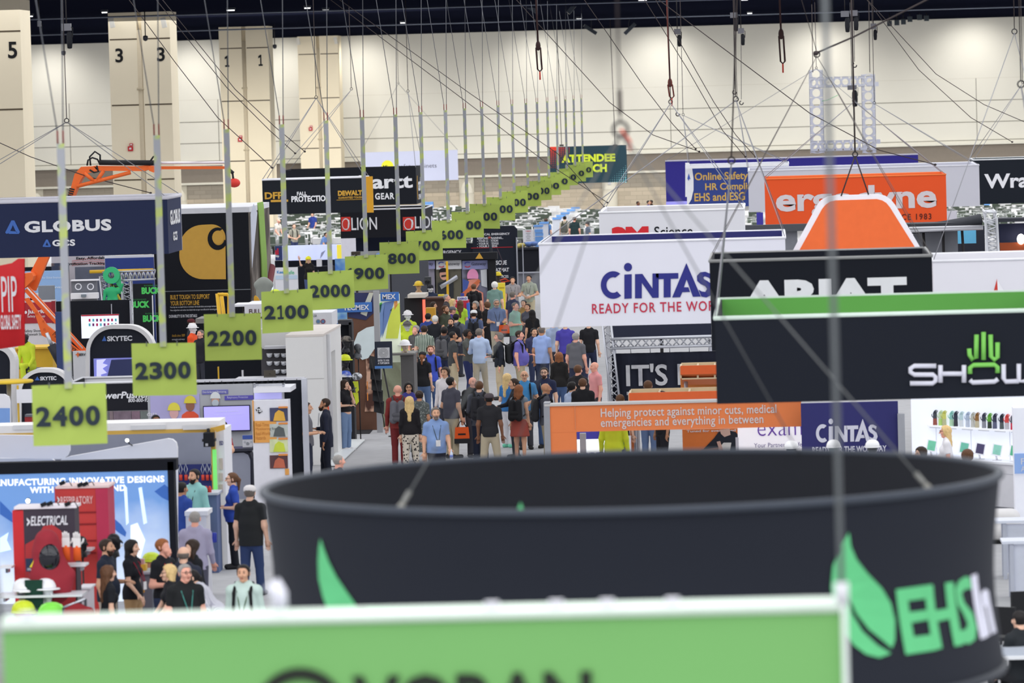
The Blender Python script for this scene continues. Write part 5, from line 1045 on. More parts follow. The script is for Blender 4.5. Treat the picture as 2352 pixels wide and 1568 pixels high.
bx(581, 665, 919, 1100, YM, .4, mat((222, 222, 230), .6), t, 'tower', True); OR = mat((222, 158, 82), .6); pP(583, 635, 966, 1016, YM, OR, t, 'orange_block'); pP(581, 584, 919, 1016, YM, OR, t, 'orange_edge')
fl([(595, 934), (603, 945), (595, 950), (587, 940)], black_ink, t, 'logo', YM); wP('TSI', 589, 601, 938, 946, YM, WH, t, off=.02, bold=.04)
for k, tx in enumerate(('Real-Time', 'Monitoring for', 'Real-World', 'Hazards')): wP(tx, 587, 587+len(tx)*3.4, 971+k*10, 979+k*10, YM, mat((190, 122, 56), .6), t, off=.02)
for k, (a, b, c1, c2) in enumerate(((936, 967, (70, 72, 100), (222, 170, 70)), (973, 1003, (190, 196, 190), (90, 96, 96)), (1008, 1038, (206, 214, 170), (196, 210, 70)), (1045, 1075, (92, 62, 66), (190, 104, 80)))):
    pP(620, 661, a, b, YM, mat(c1, .7, vary=.4, scale=5), t, 'photo_print', off=.016); fl([(628, b-1), (632, a+12), (640, a+5), (652, a+10), (656, b-1)], mat(c2, .7, vary=.2, scale=5), t, 'printed_shape', YM, .026); pP(640, 661, a-3, a+1, YM, mat((220, 140, 70), .6), t, 'orange_tab', off=.028)
pP(655, 664, 1076, 1090, YM, OR, t, 'orange_tab')
t = T('pipe_and_drape', 'tall black drape wall ending in a white post beside the white arch', 'drape', 680, 1150, YM+1.6, 0)
m = MB(); X0, X1, Z0, Z1 = rP(372, 700, 873, 1150, YM+4); n = 120; vs = []
for i in range(n+1):
    x = X0+(X1-X0)*i/n; y = YM+4+.05*math.sin(i*1.3)+.02*math.sin(i*3.1); vs += [(x, y, 0.02), (x, y, Z1)]
m.add(vs, [(2*i, 2*i+2, 2*i+3, 2*i+1) for i in range(n)], True).build('drape', DKP, t); bx(372, 700, 870, 876, YM+3.95, .12, mat((216, 216, 224), .5), t, 'rail'); bx(655, 694, 873, 1100, YM+1.6, .03, DKP, t, 'side_drape', True); bx(695, 707, 869, 1090, YM+1.5, .2, mat((196, 198, 208), .5), t, 'post', True)
t = T('demo_counter', 'rounded grey demonstration counter with a dark edge in the monitor stand', 'counter', 560, 1150, YM+1.2, 0)
fl([(530, 1150), (530, 1036), (562, 1034), (574, 1040), (580, 1054), (582, 1150)], mat((44, 46, 60), .6), t, 'edge_band', YM+1.2, 0, .5); fl([(520, 1150), (520, 1041), (560, 1039), (570, 1044), (575, 1056), (576, 1150)], mat((150, 154, 170), .5), t, 'front', YM+1.2, .02, .03); bx(530, 578, 1030, 1036, YM+1.1, .7, mat((52, 54, 66), .5), t, 'worktop')
t = T('small_sign', 'small white instruction board with circles on the demonstration counter', 'sign', 567, 1030, YM+1.5); bx(557, 579, 999, 1030, YM+1.5, .03, WH, t, 'board'); pP(557, 580, 999, 1008, YM+1.5, mat((70, 96, 176), .6), t, 'blue_band'); fl(arc(569, 1018, 3.4, 0, 350, 12), mat((150, 154, 160), .6), t, 'circle', YM+1.5)
for x, y in ((562, 1014), (577, 1014)): fl(arc(x, y, 2.2, 0, 350, 10), mat((190, 194, 200), .6), t, 'circle', YM+1.5)
# --- power pusher header and the posters under it
t = T('booth_header', 'black box header with white slanted lettering and a telephone number', 'booth header', 307, 940, 104); X0, X1, Z0, Z1 = rP(160, 375, 878, 941, 104)
MB().box(X0, X1, 104, 104.05, Z0, Z1).build('front_panel', mat((26, 27, 36), .8), t); MB().box(X0, X1, 106, 106.05, Z0, Z1).build('back_panel', WH, t); MB().box(X0, X0+.05, 104.05, 106, Z0, Z1).build('side_panel', DKP, t); MB().box(X1-.05, X1, 104.05, 106, Z0, Z1).build('side_panel', DKP, t); MB().tube([(X0, 104, Z1), (X1, 104, Z1), (X1, 106, Z1), (X0, 106, Z1)], .03, 6, close=True).build('rim', WH, t)
wP('PowerPusher', 214, 344, 899, 915, 104, WH, t, bold=.03, shear=.2); wP('800-800-9274', 294, 352, 914, 923, 104, WH, t, bold=.02, shear=.15)
for x in (170, 366): bx(x, x+3, 941, 1000, 104, .06, ALU, t, 'post', True)
t = T('poster_board', 'grey photo posters under the black slanted-letter header', 'poster', 300, 978, 104.6, 0); bx(245, 340, 943, 980, 105, .06, mat((150, 148, 150), .7), t, 'panel', True)
for a, b in ((252, 260), (261, 302), (303, 322), (323, 340)): pP(a, b, 944, 977, 105, mat((176-a % 50, 166-a % 40, 160), .7, vary=.4, scale=6), t, 'photo_print')
# --- white arches with black centres
def arch(x0, x1, yt, yb, rad_, w, Y, label, tx, tbox, screen=None):
    t = T('arch_display', label, 'display arch', (x0+x1)/2, yb, Y, 0)
    def outline(g, yb2):
        a0 = [(x0+g, yb2)]+[(x0+rad_-(rad_-g)*math.cos(R(k)), yt+rad_-(rad_-g)*math.sin(R(k))) for k in range(0, 91, 9)]+[(x1-rad_+(rad_-g)*math.sin(R(k)), yt+rad_-(rad_-g)*math.cos(R(k))) for k in range(0, 91, 9)]+[(x1-g, yb2)]; return a0
    yg = YH((x0+x1)/2)+8.13*SC(Y)
    o = outline(0, yg); i_ = outline(w, yg); m = MB(); A = [PX(a, b, Y) for a, b in o]; Bq = [PX(a, b, Y) for a, b in i_]; n = len(A); dv = V((0, .5, 0))
    m.add(A+Bq+[p+dv for p in A]+[p+dv for p in Bq], [(k, k+1, n+k+1, n+k) for k in range(n-1)]+[(2*n+k, 3*n+k, 3*n+k+1, 2*n+k+1) for k in range(n-1)]+[(k, 2*n+k, 2*n+k+1, k+1) for k in range(n-1)]+[(n+k, n+k+1, 3*n+k+1, 3*n+k) for k in range(n-1)]).build('white_frame', mat((232, 230, 230), .5), t)
    fl(i_, mat((28, 32, 44), .7), t, 'black_panel', Y+.1, 0, .1)
    if tx: wP(tx, *tbox, Y+.08, WH, t, bold=.04); fl([(tbox[0]-12, tbox[3]), (tbox[0]-6, tbox[2]), (tbox[0]-1, tbox[3])], bl, t, 'logo', Y+.08)
    if screen: bx(*screen, Y+.02, .08, mat((120, 124, 196), .4, emis=.5, vary=.3, scale=2.5), t, 'screen')
    return t
a1 = arch(197, 355, 746, 1000, 62, 9, 115, 'tall white-framed arch with a lit screen and small white lettering', 'SKYTEC', (246, 304, 771, 783), (216, 330, 822, 900)); a2 = arch(40, 168, 846, 1000, 56, 9, 112, 'lower white-framed arch with small white lettering before the yellow cabinet', 'SKYTEC', (92, 130, 864, 873)); arch(-110, 36, 790, 1000, 44, 13, 113, 'white-framed arch cut by the picture edge under the red cloth sign', None, None)
fl([(222, 866), (222, 826), (244, 824), (236, 834), (248, 838), (236, 846), (246, 856), (232, 860), (234, 868)], mat((206, 206, 244), .4, emis=.5), a1, 'screen_shape', 115.0, .02); fl([(246, 868), (256, 826), (306, 824), (318, 868)], mat((46, 52, 92), .4, emis=.2), a1, 'screen_shape', 115.0, .02)
t = T('round_table', 'round yellow table top at the picture edge by the lower arch', 'table', 20, 885, 104); c = PX(20, 876, 104); MB().lathe([(.5, -.03), (.52, 0), (.5, .03)], tuple(c), 24).build('top', mat((232, 196, 60), .5), t); MB().lathe([(.05, -c.z+.02), (.05, -.03)], tuple(c), 10).build('stem', ALU, t); MB().lathe([(.3, -c.z), (.3, -c.z+.03)], tuple(c), 18).build('foot', ALU, t)
t = T('display_stand', 'blue and white rounded display panel under the yellow table', 'display panel', 0, 985, 98, 0); fl([(-60, 985), (-60, 905), (10, 905), (20, 911), (23, 922), (23, 985)], WH, t, 'panel', 98, 0, .1); fl([(-60, 985), (-60, 937), (23, 937), (23, 985)], mat((120, 156, 214), .5), t, 'blue_part', 98); bx(-60, 22, 985, 1000, 98, .1, WH, t, 'plinth', True)
t = T('sign_board', 'plain white board on a yellow-edged post beside the numbered sign 2400', 'sign', 60, 925, 99, 0); bx(38, 80, 894, 925, 99, .05, WH, t, 'board'); bx(40, 44, 885, 1000, 99.1, .06, mat((206, 168, 60), .5), t, 'post', True)
# ------------------------------------------------------------------ booths farther down the near side
def sm(name, label, cat, x0, x1, yt, yb, Y, d, m, floor=True, part='panel'):
    t = T(name, label, cat, (x0+x1)/2, yb, Y, 0 if floor else None)
    if not floor: X0, X1, Z0, Z1 = rP(x0, x1, yt, yb, Y); MB().box((X0+X1)/2-.04, (X0+X1)/2+.04, Y+d*.5, Y+d*.5+.06, 0, Z0+.01).build('support_post', hookm, t)
    bx(x0, x1, yt, yb, Y, d, m, t, part, floor); return t
# workwear tower with the gold C
YT = 150.0; BK = mat((22, 24, 32), .85, vary=.05)
t = T('booth_tower', 'tall black booth tower with a big gold round emblem and tough-work slogan', 'booth tower', 465, 870, YT, 0)
bx(352, 576, 490, 870, YT, 6.0, BK, t, 'front_wall', True); X0, X1, Z0, Z1 = rP(352, 576, 490, 870, YT)
MB().box(X1, X1+.04, YT, YT+6.0, 0, Z1).build('side_print', pat((64, 54, 48), (120, 112, 104), .7, .5), t); MB().box(X0, X1+.04, YT-.01, YT+6, Z1, Z1+.16).build('white_top', mat((222, 222, 228), .6), t)
gm = mat((212, 164, 72), .7); cpts = [(519, 641)]+[(467, 641)]+arc(467, 586, 55, 270, 180, 10, 55)[1:]+arc(466, 570, 54, 180, 92, 10, 54)[1:]+arc(486, 545, 32, 92, 0, 10, 30)+[(518, 560)]
fl(cpts, gm, t, 'gold_emblem', YT, .02)
fl(arc(500, 548, 23, 60, 350, 20, 26)+arc(502, 546, 14, 345, 75, 16, 17), BK, t, 'emblem_cutout', YT, .03); fl(arc(501, 545, 13.5, 0, 350, 16, 16), gm, t, 'emblem_ball', YT, .04); 
MB().box(X0, X1, YT-.015, YT, PX(465, 667, YT).z-.012, PX(465, 667, YT).z+.012).build('seam', mat((120, 124, 130), .5), t)
wP('BUILT TOUGH TO SUPPORT', 391, 482, 676, 687, YT, gold_ink, t, bold=.025); wP('YOUR BOTTOM LINE', 391, 458, 690, 701, YT, gold_ink, t, bold=.025)
wP('From day one, we raised the bar on workwear with durable fabrics and stronger hardware.', 391, 498, 702, 707, YT, WH, t); wP('Here, insights from real workers have helped make our gear more effective for demanding jobs.', 391, 500, 709, 714, YT, WH, t); wP('DURABILITY IS IN THE DETAILS', 388, 453, 722, 729, YT, WH, t, bold=.02)
wP('details since 1889', 395, 425, 767, 773, YT, gold_ink, t); wP('strength and wear', 395, 425, 777, 782, YT, WH, t)
words3('BUILT', (X1+.05, YT+3.2, 1.6), 1.6, .35, gold_ink, t, SIDE); m = MB(); 
for i in range(14): y = YT+2.4+.11*i; m.tube([(X1+.06, y, 4.9-.1*(i % 3)), (X1+.1, y+.1, 3.2), (X1+.08, y+.25, 1.9-.05*(i % 4))], .03, 5)
m.build('printed_grass', mat((150, 186, 100), .7), t); MB().prism([(X1+.05, YT+2.2, 4.6), (X1+.05, YT+1.2, 4.9), (X1+.05, YT+.2, 4.6), (X1+.05, YT+.2, 3.0)], (1, 0, 0), .01).build('printed_cloud', mat((206, 210, 226), .7), t); MB().tube([(X1+.06, YT+1.0, 1.0), (X1+.06, YT+3.5, 1.8), (X1+.06, YT+5.8, 2.8)], .14, 8).build('printed_sleeve', mat((110, 34, 44), .7), t)
# flight of yellow safety gates
YG = 128.0; yel = mat((224, 176, 44), .45)
t = T('safety_gate', 'yellow tubular safety gate in front of the black tower', 'gate', 512, 760, YG, 0); q = lambda x, y, d=0: PX(x, y, YG+d)
MB().tube([V((q(498, 0).x, YG, 0)), q(499, 674)], .05, 8).build('post', yel, t); MB().tube([V((q(507, 0).x, YG+.4, 0)), q(508, 672, .4)], .05, 8).build('post', yel, t)
for d in (0, .9): MB().tube([q(500, 676, d), q(522, 676, d), q(526, 682, d), q(526, 722, d), q(522, 729, d), q(500, 729, d)], .045, 8).build('swing_bar', yel, t)
sm('platform', 'grey platform edge with small tools behind the yellow gate', 'platform', 449, 515, 731, 742, 130, 1.5, mat((120, 118, 116), .6), False, 'deck')
sm('counter', 'white-topped counter between the yellow gate and the full-service sign', 'counter', 535, 573, 699, 704, 128, 1.2, WH, False, 'worktop')
t = sm('sign_board', 'white counter sign starting with the word FULL in dark letters', 'sign', 562, 652, 698, 745, 122, .5, mat((218, 216, 222), .6)); wP('FULL LINE', 572, 628, 709, 720, 122, mat((70, 34, 36), .7), t, bold=.02); wP('*MEETS ANSI', 593, 640, 725, 732, 122, mat((70, 34, 36), .7), t, bold=.02)
t = sm('counter', 'white counter behind the numbered sign 2100 with tools on it', 'counter', 565, 725, 695, 699, 123, 1.5, WH, False, 'worktop')
t = T('clothes_stand', 'grey work shirt on a stand beside the black tower', 'clothing', 607, 695, 126); cc = PX(606, 672, 126); v, f = field([((-.16, 0, .2), (.16, 0, .2), .09, .09, .8, False), ((0, 0, .2), (0, 0, -.25), .2, .19, .6, False)], .022, k=.05); mesh_of([(v+np.array(cc)-np.array(t['_o']), f, 0)], 'shirt', [mat((140, 144, 138), .8)], t); MB().tube([cc+V((0, 0, -.25)), V((cc.x, 126, 0))], .03, 8).build('stand_pole', ALU, t)
t = T('light_box', 'white-framed light box on the counter beside the waving person', 'display', 623, 690, 127); bx(619, 628, 650, 686, 127, .12, WH, t, 'frame'); bx(624, 627, 652, 684, 126.98, .02, mat((220, 236, 250), .5, emis=.6), t, 'light_strip'); bx(622, 625, 686, 700, 127.05, .06, hookm, t, 'post', True)
sm('display_table', 'black display table under the yellow-green cloth', 'table', 613, 680, 684, 697, 124, 1.0, DKP, True, 'table')
c = PX(632, 672, 124.3); solo('folded_vest', MB().ell(tuple(c), .13, .1, .09, 12, 8), 'bright lime folded vest on the black display table', 'clothing', mat((206, 226, 70), .8))
c = PX(588, 690, 125); t = thing('yellow_scoop', 'yellow-orange shovel blade leaning by the black tower', 'tool', c); MB().prism([PX(583, 692, 125), PX(597, 691, 125), PX(592, 682, 125), PX(586, 678, 125), PX(583, 682, 125)][::-1], (0, -1, 0), .05).build('blade', mat((214, 160, 50), .5), t); MB().tube([PX(590, 691, 125.1), V((c.x, 125.4, 0))], .03, 6).build('handle', hookm, t)
person(652, 640, 'person in white t-shirt behind the black display table', h=1.76, face=-60, hc='dk', skin='m', top=(200, 196, 200), group=GB, Z=129)
# hi-vis dummies
def dummy(hx, hy, label, h, face, **d): return person(hx, hy, label, h=h, face=face, name='mannequin', cat='mannequin', hair='bald', face_on=False, group='dressed mannequins', **d)
dummy(441, 748, 'mannequin in orange hi-vis jacket and white hard hat in front of the black tower', 1.8, 75, mann=(226, 226, 226), hat='hard', hatc=(236, 234, 236), top=(236, 86, 40), sl='long', bot=(236, 96, 50))
dummy(66, 764, 'seated mannequin in yellow hi-vis suit with dark visor on the yellow cabinet', 1.8, -30, mann=(40, 42, 46), top=(204, 222, 60), sl='long', bot=(204, 222, 60), sit=1, arms=('low', 'low'), lean=.2, base=.8)
sm('pedestal', 'grey pedestal under the seated hi-vis mannequin', 'pedestal', 60, 92, 846, 870, 130.5, .6, mat((90, 92, 98), .7))
t = sm('cabinet', 'yellow flammables cabinet under the hi-vis mannequin', 'cabinet', 36, 121, 800, 850, 133, 1.2, mat((224, 180, 52), .5), True, 'body'); bx(34, 123, 797, 801, 132.9, 1.4, mat((232, 192, 70), .5), t, 'lid'); bx(78, 80, 803, 880, 132.98, .03, mat((160, 120, 30), .5), t, 'door_gap'); fl(arc(41, 824, 2.5, 0, 350, 10), mat((60, 60, 60), .5), t, 'lock', 133)
# banners and stands behind, seen under the navy banner
t = sm('booth_partition', 'red and white safety-shower booth panel behind the orange boom', 'display panel', 54, 128, 690, 805, 136, .3, mat((206, 204, 210), .6)); pP(54, 119, 694, 742, 136, mat((160, 40, 50), .6), t, 'red_block'); pP(119, 128, 691, 742, 136, mat((140, 36, 46), .6), t, 'red_side', off=.016)
wP('Justrite', 63, 109, 710, 722, 136, WH, t, bold=.03, off=.02); wP('Safety Group', 63, 104, 723, 730, 136, WH, t, off=.02); wP('Safety Showers', 56, 104, 756, 764, 136, black_ink, t); wP('& Eyewash Stations', 56, 112, 764, 772, 136, black_ink, t); fl(arc(59, 717, 3.5, 0, 350, 12), WH, t, 'logo', 136, .02)
sm('booth_partition', 'grey panel above the red booth panel', 'display panel', 88, 124, 656, 692, 137, .2, mat((126, 130, 138), .5)); t = sm('booth_partition', 'white slanted panel with a dark wave behind the red booth panel', 'display panel', 56, 89, 674, 692, 138, .2, mat((214, 214, 220), .6)); fl([(64, 690), (70, 684), (76, 690), (82, 684), (86, 690)], mat((60, 30, 36), .6), t, 'logo', 138)
t = sm('booth_banner', 'light blue employment-services banner behind the numbered poles', 'booth banner', 56, 152, 622, 664, 141, .2, mat((140, 172, 214), .6)); wP('HR Solutions For Global Employment', 66, 150, 635, 641, 141, mat((214, 226, 240), .6), t); wP('Employment Services', 74, 148, 657, 664, 141, mat((214, 226, 240), .6), t, bold=.02)
t = sm('booth_partition', 'grey panel with two white round emblems and a white counter edge', 'display panel', 164, 222, 643, 686, 136, .2, mat((110, 112, 120), .6)); 
for x in (180, 208): m = MB(); ring = arc(x, 658, 8, 0, 345, 16); ins = arc(x, 658, 5.5, 0, 345, 16); vs = [PX(a, b, 136)+V((0, -.012, 0)) for a, b in ring+ins]; n = 17; m.add(vs, [(k, (k+1) % n, n+(k+1) % n, n+k) for k in range(n)]).build('emblem', WH, t)
bx(162, 224, 673, 686, 135.6, .3, WH, t, 'counter_edge'); bx(162, 226, 642, 645, 135.9, .3, WH, t, 'top_rail'); bx(186, 197, 676, 682, 135.5, .1, mat((120, 130, 140), .5), t, 'small_sign')
t = sm('booth_banner', 'pale flag-printed banner about certification tracking', 'booth banner', 118, 248, 587, 611, 150, .2, mat((206, 200, 208), .6)); wP('Easy, Affordable', 175, 249, 589, 597, 150, black_ink, t, bold=.03); wP('Certification Tracking', 146, 243, 602, 610, 150, black_ink, t, bold=.03); 
for k in range(3): fl([(165, 598+5*k), (205, 592+5*k), (245, 597+5*k), (245, 600+5*k), (205, 595+5*k), (165, 601+5*k)], mat((206, 160, 166), .6), t, 'printed_stripe', 150)
sm('booth_banner', 'deep blue banner with white top edge beside the certification banner', 'booth banner', 241, 352, 592, 607, 146, .2, mat((44, 62, 130), .6)); sm('booth_partition', 'wide black booth back wall behind the light blue banner', 'display panel', 56, 352, 610, 760, 156, .2, DKP)
sm('booth_banner', 'thin white strip banner above the deep blue banner', 'booth banner', 240, 352, 586, 592, 147, .2, WH); sm('booth_banner', 'grey printed banner with small white stars', 'booth banner', 172, 352, 611, 622, 148, .2, mat((96, 100, 116), .6, vary=.3, scale=3))
sm('photo_print', 'small photograph of a worker on the black booth wall', 'photo', 118, 158, 604, 620, 149, .1, pat((120, 100, 96), (60, 66, 90), 2.5, .5))
# truss with green harness dummy, rope-maker drape
def truss(a, b, w, n, parent, name='truss_beam', r=.03, m=None):
    a, b = V(a), V(b); d = (b-a).normalized(); u = V((0, 0, 1)) if abs(d.z) < .8 else V((1, 0, 0)); v = d.cross(u).normalized(); mb = MB(); L = (b-a).length
    cs = [a+u*w*i/2+v*w*j/2 for i, j in ((1, 1), (1, -1), (-1, -1), (-1, 1))]
    for c in cs: mb.tube([c, c+d*L], r, 6)
    for k in range(n):
        t0, t1 = L*k/n, L*(k+1)/n
        for i in range(4): p, q_ = cs[i], cs[(i+1) % 4]; mb.tube([p+d*t0, q_+d*(t0+t1)/2], r*.5, 5); mb.tube([q_+d*(t0+t1)/2, p+d*t1], r*.5, 5)
    return mb.build(name, m or mat((190, 192, 200), .3, .7), parent)
YR = 142.0; t = T('truss_gate', 'silver lattice truss gate with a yellow rail holding a green climbing dummy', 'truss', 295, 690, YR, 0); q = lambda x, y: PX(x, y, YR)
truss(q(237, 635), q(356, 630), .25, 12, t); truss(V((q(240, 0).x, YR, 0)), q(240, 634), .25, 14, t, 'truss_leg'); truss(V((q(262, 0).x, YR+.8, 0)), V((q(262, 0).x, YR+.8, q(262, 634).z)), .25, 14, t, 'truss_leg'); MB().tube([q(206, 624), q(352, 620)], .05, 8).build('yellow_rail', yel, t); MB().tube([q(241, 625), q(278, 692)], .035, 8).build('yellow_pole', mat((214, 206, 70), .5), t)
MB().box(q(300, 0).x, q(300, 0).x+.1, YR, YR+.1, q(300, 631).z, q(300, 621).z).build('hanger', ALU, t)
t = T('rope_pulley', 'green rope wheel on top of the lattice truss', 'wheel', 256, 634, YR-.3); c = PX(256, 632, YR-.3); gr = mat((58, 180, 120), .5)
m = MB(); N = 18
m.add([(c.x+r*math.cos(2*math.pi*k/N), YR-.35+d, c.z+r*math.sin(2*math.pi*k/N)) for d in (0, .1) for r in (.24, .09) for k in range(N)], [(k, (k+1) % N, N+(k+1) % N, N+k) for k in range(N)]+[(2*N+k, 3*N+k, 3*N+(k+1) % N, 2*N+(k+1) % N) for k in range(N)]+[(k, 2*N+k, 2*N+(k+1) % N, (k+1) % N) for k in range(N)]).build('rim', gr, t); MB().prism([(c.x+.1, YR-.3, c.z+.1), (c.x+.24, YR-.3, c.z), (c.x+.3, YR-.3, c.z-.5), (c.x+.1, YR-.3, c.z-.2)], (0, -1, 0), .08).build('hanging_band', gr, t)
t = T('harness_dummy', 'green harnessed dummy torso below the lattice truss', 'mannequin', 258, 690, YR-.4); c = PX(258, 678, YR-.4); v, f = field([((-.16, 0, .12), (.16, 0, .12), .08, .08, .8, False), ((0, 0, .1), (0, 0, -.12), .15, .13, .7, False), ((-.08, 0, -.12), (-.12, -.1, -.3), .08, .06, 1, False), ((.08, 0, -.12), (.12, -.1, -.3), .08, .06, 1, False), ((-.2, 0, .1), (-.24, -.05, -.18), .05, .04, 1, False), ((.2, 0, .1), (.3, -.05, .3), .05, .04, 1, False)], .02, k=.04); mesh_of([(v+np.array(c)-np.array(t['_o']), f, 0)], 'torso', [mat((48, 170, 110), .6)], t); MB().tube([c, PX(258, 634, YR-.05)], .02, 6).build('rope', hookm, t)
t = sm('drape_wall', 'black drape printed with bright green rope-maker names', 'drape', 248, 352, 652, 760, 145, .1, mat((28, 32, 36), .85, vary=.3, scale=4)); gk = mat((84, 206, 100), .6)
for x, y in ((244, 667), (325, 667), (300, 699), (328, 731)): wP('BUCK', x, x+44, y-8, y+8, 145, gk, t, bold=.06); wP('BUCKINGHAM', x+6, x+36, y-13, y-10, 145, mat((60, 150, 80), .6), t)
t = T('monitor', 'white lit catalogue screen with rows of small red and blue icons', 'screen', 230, 776, 128); bx(186, 274, 722, 777, 128, .08, mat((40, 40, 46), .4), t, 'casing'); pP(187, 273, 724, 776, 128, mat((226, 230, 244), .4, emis=.5), t, 'screen'); pP(187, 273, 722, 725, 128, mat((190, 40, 60), .5), t, 'red_bar', off=.02)
for j in range(2):
    for i in range(8): pP(204+8.6*i, 208+8.6*i, 732+10.5*j-.1*i, 738+10.5*j-.1*i, 128, mat(((196, 30, 90), (90, 190, 200), (120, 40, 110))[(i+j) % 3], .5), t, 'icon', off=.024)
bx(226, 234, 777, 800, 128.05, .05, hookm, t, 'stand', True)
sm('drape_wall', 'black drape wall with a chrome top rail behind the catalogue screen', 'drape', 130, 302, 690, 800, 132, .1, DKP); sm('rail_post', 'chrome upright at the end of the black drape wall', 'rail', 299, 302, 690, 800, 131.9, .05, ALU); sm('booth_partition', 'dark blue shield-logo panel behind the orange boom', 'display panel', 128, 150, 716, 800, 127, .1, mat((50, 66, 110), .6))
sm('rail_post', 'chrome upright in the middle of the black drape wall', 'rail', 255, 257, 698, 722, 131.8, .05, ALU); sm('rail_post', 'tall white upright beside the person in black by the workwear tower', 'rail', 350.5, 352.5, 678, 790, 137, .05, WH)
t = sm('sign_board', 'white service sign with an orange star behind the tall arch', 'sign', 168, 196, 806, 862, 121, .1, mat((206, 206, 210), .6)); wP('SERVICE', 181, 206, 811, 817, 121, black_ink, t, bold=.03); fl([(179, 808), (181, 812), (185, 814), (181, 816), (179, 821), (177, 816), (173, 814), (177, 812)], mat((220, 110, 60), .6), t, 'star', 121)
# orange boom lift
org_ = mat((232, 106, 44), .5); YO = 130.0; q = lambda x, y, d=0: PX(x, y, YO+d)
t = T('boom_lift', 'orange articulated boom lift arm reaching above the navy banner', 'boom lift', 300, 460, YO, 0)
def beam(parent, name, pts, Y, th, m=org_): return fl(pts, m, parent, name, Y, 0, th)
beam(t, 'elbow', [(150, 470), (163, 430), (171, 400), (186, 383), (214, 382), (226, 386), (222, 394), (196, 398), (186, 412), (176, 432), (168, 452), (158, 476)], YO, .5)
beam(t, 'upper_boom', [(214, 381), (310, 382), (345, 379), (346, 388), (330, 393), (224, 392)], YO, .45); beam(t, 'telescopic_boom', [(345, 382), (521, 382), (521, 388), (345, 389)], YO+.05, .3); beam(t, 'boom_joint', [(340, 382), (362, 380), (366, 392), (352, 396), (342, 392)], YO-.02, .5)
for a, b in (((176, 428), (300, 396)), ((194, 397), (216, 416)), ((238, 392), (222, 416)), ((216, 416), (232, 412))): MB().tube([q(*a), q(*b)], .05, 8).build('strut', org_, t)
MB().tube([q(228, 373), q(362, 374)], .07, 8).build('hydraulic_hose_bundle', mat((26, 26, 30), .6), t); MB().tube([q(362, 374), q(520, 373)], .035, 8).build('piston_rod', mat((232, 222, 226), .3, .4), t)
for pts in ([(200, 380), (202, 368), (212, 362), (224, 366), (230, 378)], [(208, 380), (206, 360), (218, 348), (230, 356), (230, 372)], [(222, 380), (226, 394), (216, 396), (206, 390)], [(330, 374), (345, 370), (352, 360), (362, 357)]): MB().tube([q(*p_) for p_ in pts], .025, 6).build('hose', mat((26, 26, 30), .6), t)
for k in range(4): fl([(160+k*-1.2, 431+5*k), (172-k*1.5, 434+5*k), (171-k*1.5, 437+5*k), (159-k*1.2, 434+5*k)], mat((30, 30, 32), .6), t, 'black_stripe', YO, .02)
c = q(538, 420); MB().ell(tuple(c), .16, .14, .12, 12, 8).build('tool_head', mat((214, 60, 50), .5), t); MB().tube([q(534, 398), q(536, 412)], .03, 6).build('tool_hook', hookm, t); MB().tube([q(521, 385), q(536, 398)], .05, 6).build('tip', mat((40, 40, 44), .5), t)
beam(t, 'lower_arm', [(150, 470), (158, 476), (80, 668), (56, 656), (62, 640)], YO+.3, .3)
beam(t, 'pivot', [(54, 628), (72, 626), (77, 634), (74, 644), (56, 662), (50, 660)], YO-.3, .6); beam(t, 'base_boom', [(55, 668), (66, 658), (200, 806), (186, 806)], YO-.2, .15); beam(t, 'base_arm', [(54, 686), (64, 684), (108, 748), (190, 812), (176, 812), (96, 770), (80, 720)], YO-.4, .2)
MB().tube([PX(107, 764, YO-.6), PX(120, 796, YO-.6)], .05, 8).build('piston_rod', mat((196, 198, 204), .3, .6), t); MB().tube([PX(118, 792, YO-.6), PX(146, 845, YO-.6)], .12, 10).build('hydraulic_cylinder', mat((34, 36, 46), .5), t); MB().tube([PX(62, 660, YO-.45), PX(190, 800, YO-.45)], .02, 6).build('hose', mat((220, 200, 196), .5), t)
for x, y in ((84, 719), (100, 737), (102, 756), (57, 637)): fl(arc(x, y, 2.6, 0, 350, 10), mat((206, 86, 36), .4), t, 'pivot_cap', YO-.4, .03)
c = PX(119, 759, YO-.45); words3('MALTA DYNAMICS', (c.x, YO-.42, c.z-.12), 1.2, .14, mat((60, 34, 24), .6), t, (V((.74, 0, -.67)), V((.67, 0, .74)), V((0, -1, 0))))
MB().box(q(120, 0).x, q(215, 0).x, YO+.2, YO+1.8, 0, .9).build('chassis', mat((70, 72, 80), .6), t)
# white arch booth
YW1 = 110.0; wht = mat((232, 231, 230), .5, vary=.02)
t = T('arch_booth', 'big white booth block with an open archway beside the aisle', 'booth', 720, 1075, YW1, 0); X0, X1, Z0, Z1 = rP(660, 746, 768, 1075, YW1)
MB().box(X0, X1, YW1, YW1+.3, 0, Z1-.05).build('front_wall', wht, t); MB().box(X0, X1+.01, YW1-.01, YW1+4.6, Z1-.05, Z1).build('roof', mat((222, 214, 208), .7, vary=.12, scale=2), t)
MB().box(X1-.18, X1, YW1+.3, YW1+1.0, 0, Z1-.05).build('arch_leg', wht, t); MB().box(X1-.18, X1+.0, YW1+3.0, YW1+4.6, 0, Z1-.05).build('arch_leg', wht, t); MB().box(X1-.18, X1, YW1+1.0, YW1+3.0, Z1-.5, Z1-.05).build('arch_lintel', wht, t)
MB().box(X1-2.2, X1-.3, YW1+4.4, YW1+4.6, 0, Z1-.06).build('inner_wall', wht, t); MB().tube([(X1+.02, YW1+.9, .05), (X1+.02, YW1+.9, Z1-.05)], .07, 12).build('rounded_edge', mat((206, 206, 210), .35), t)
for z in (.75, 1.9): MB().box(X0, X1, YW1-.005, YW1+.01, z-.008, z+.008).build('seam', mat((190, 188, 188), .6), t)
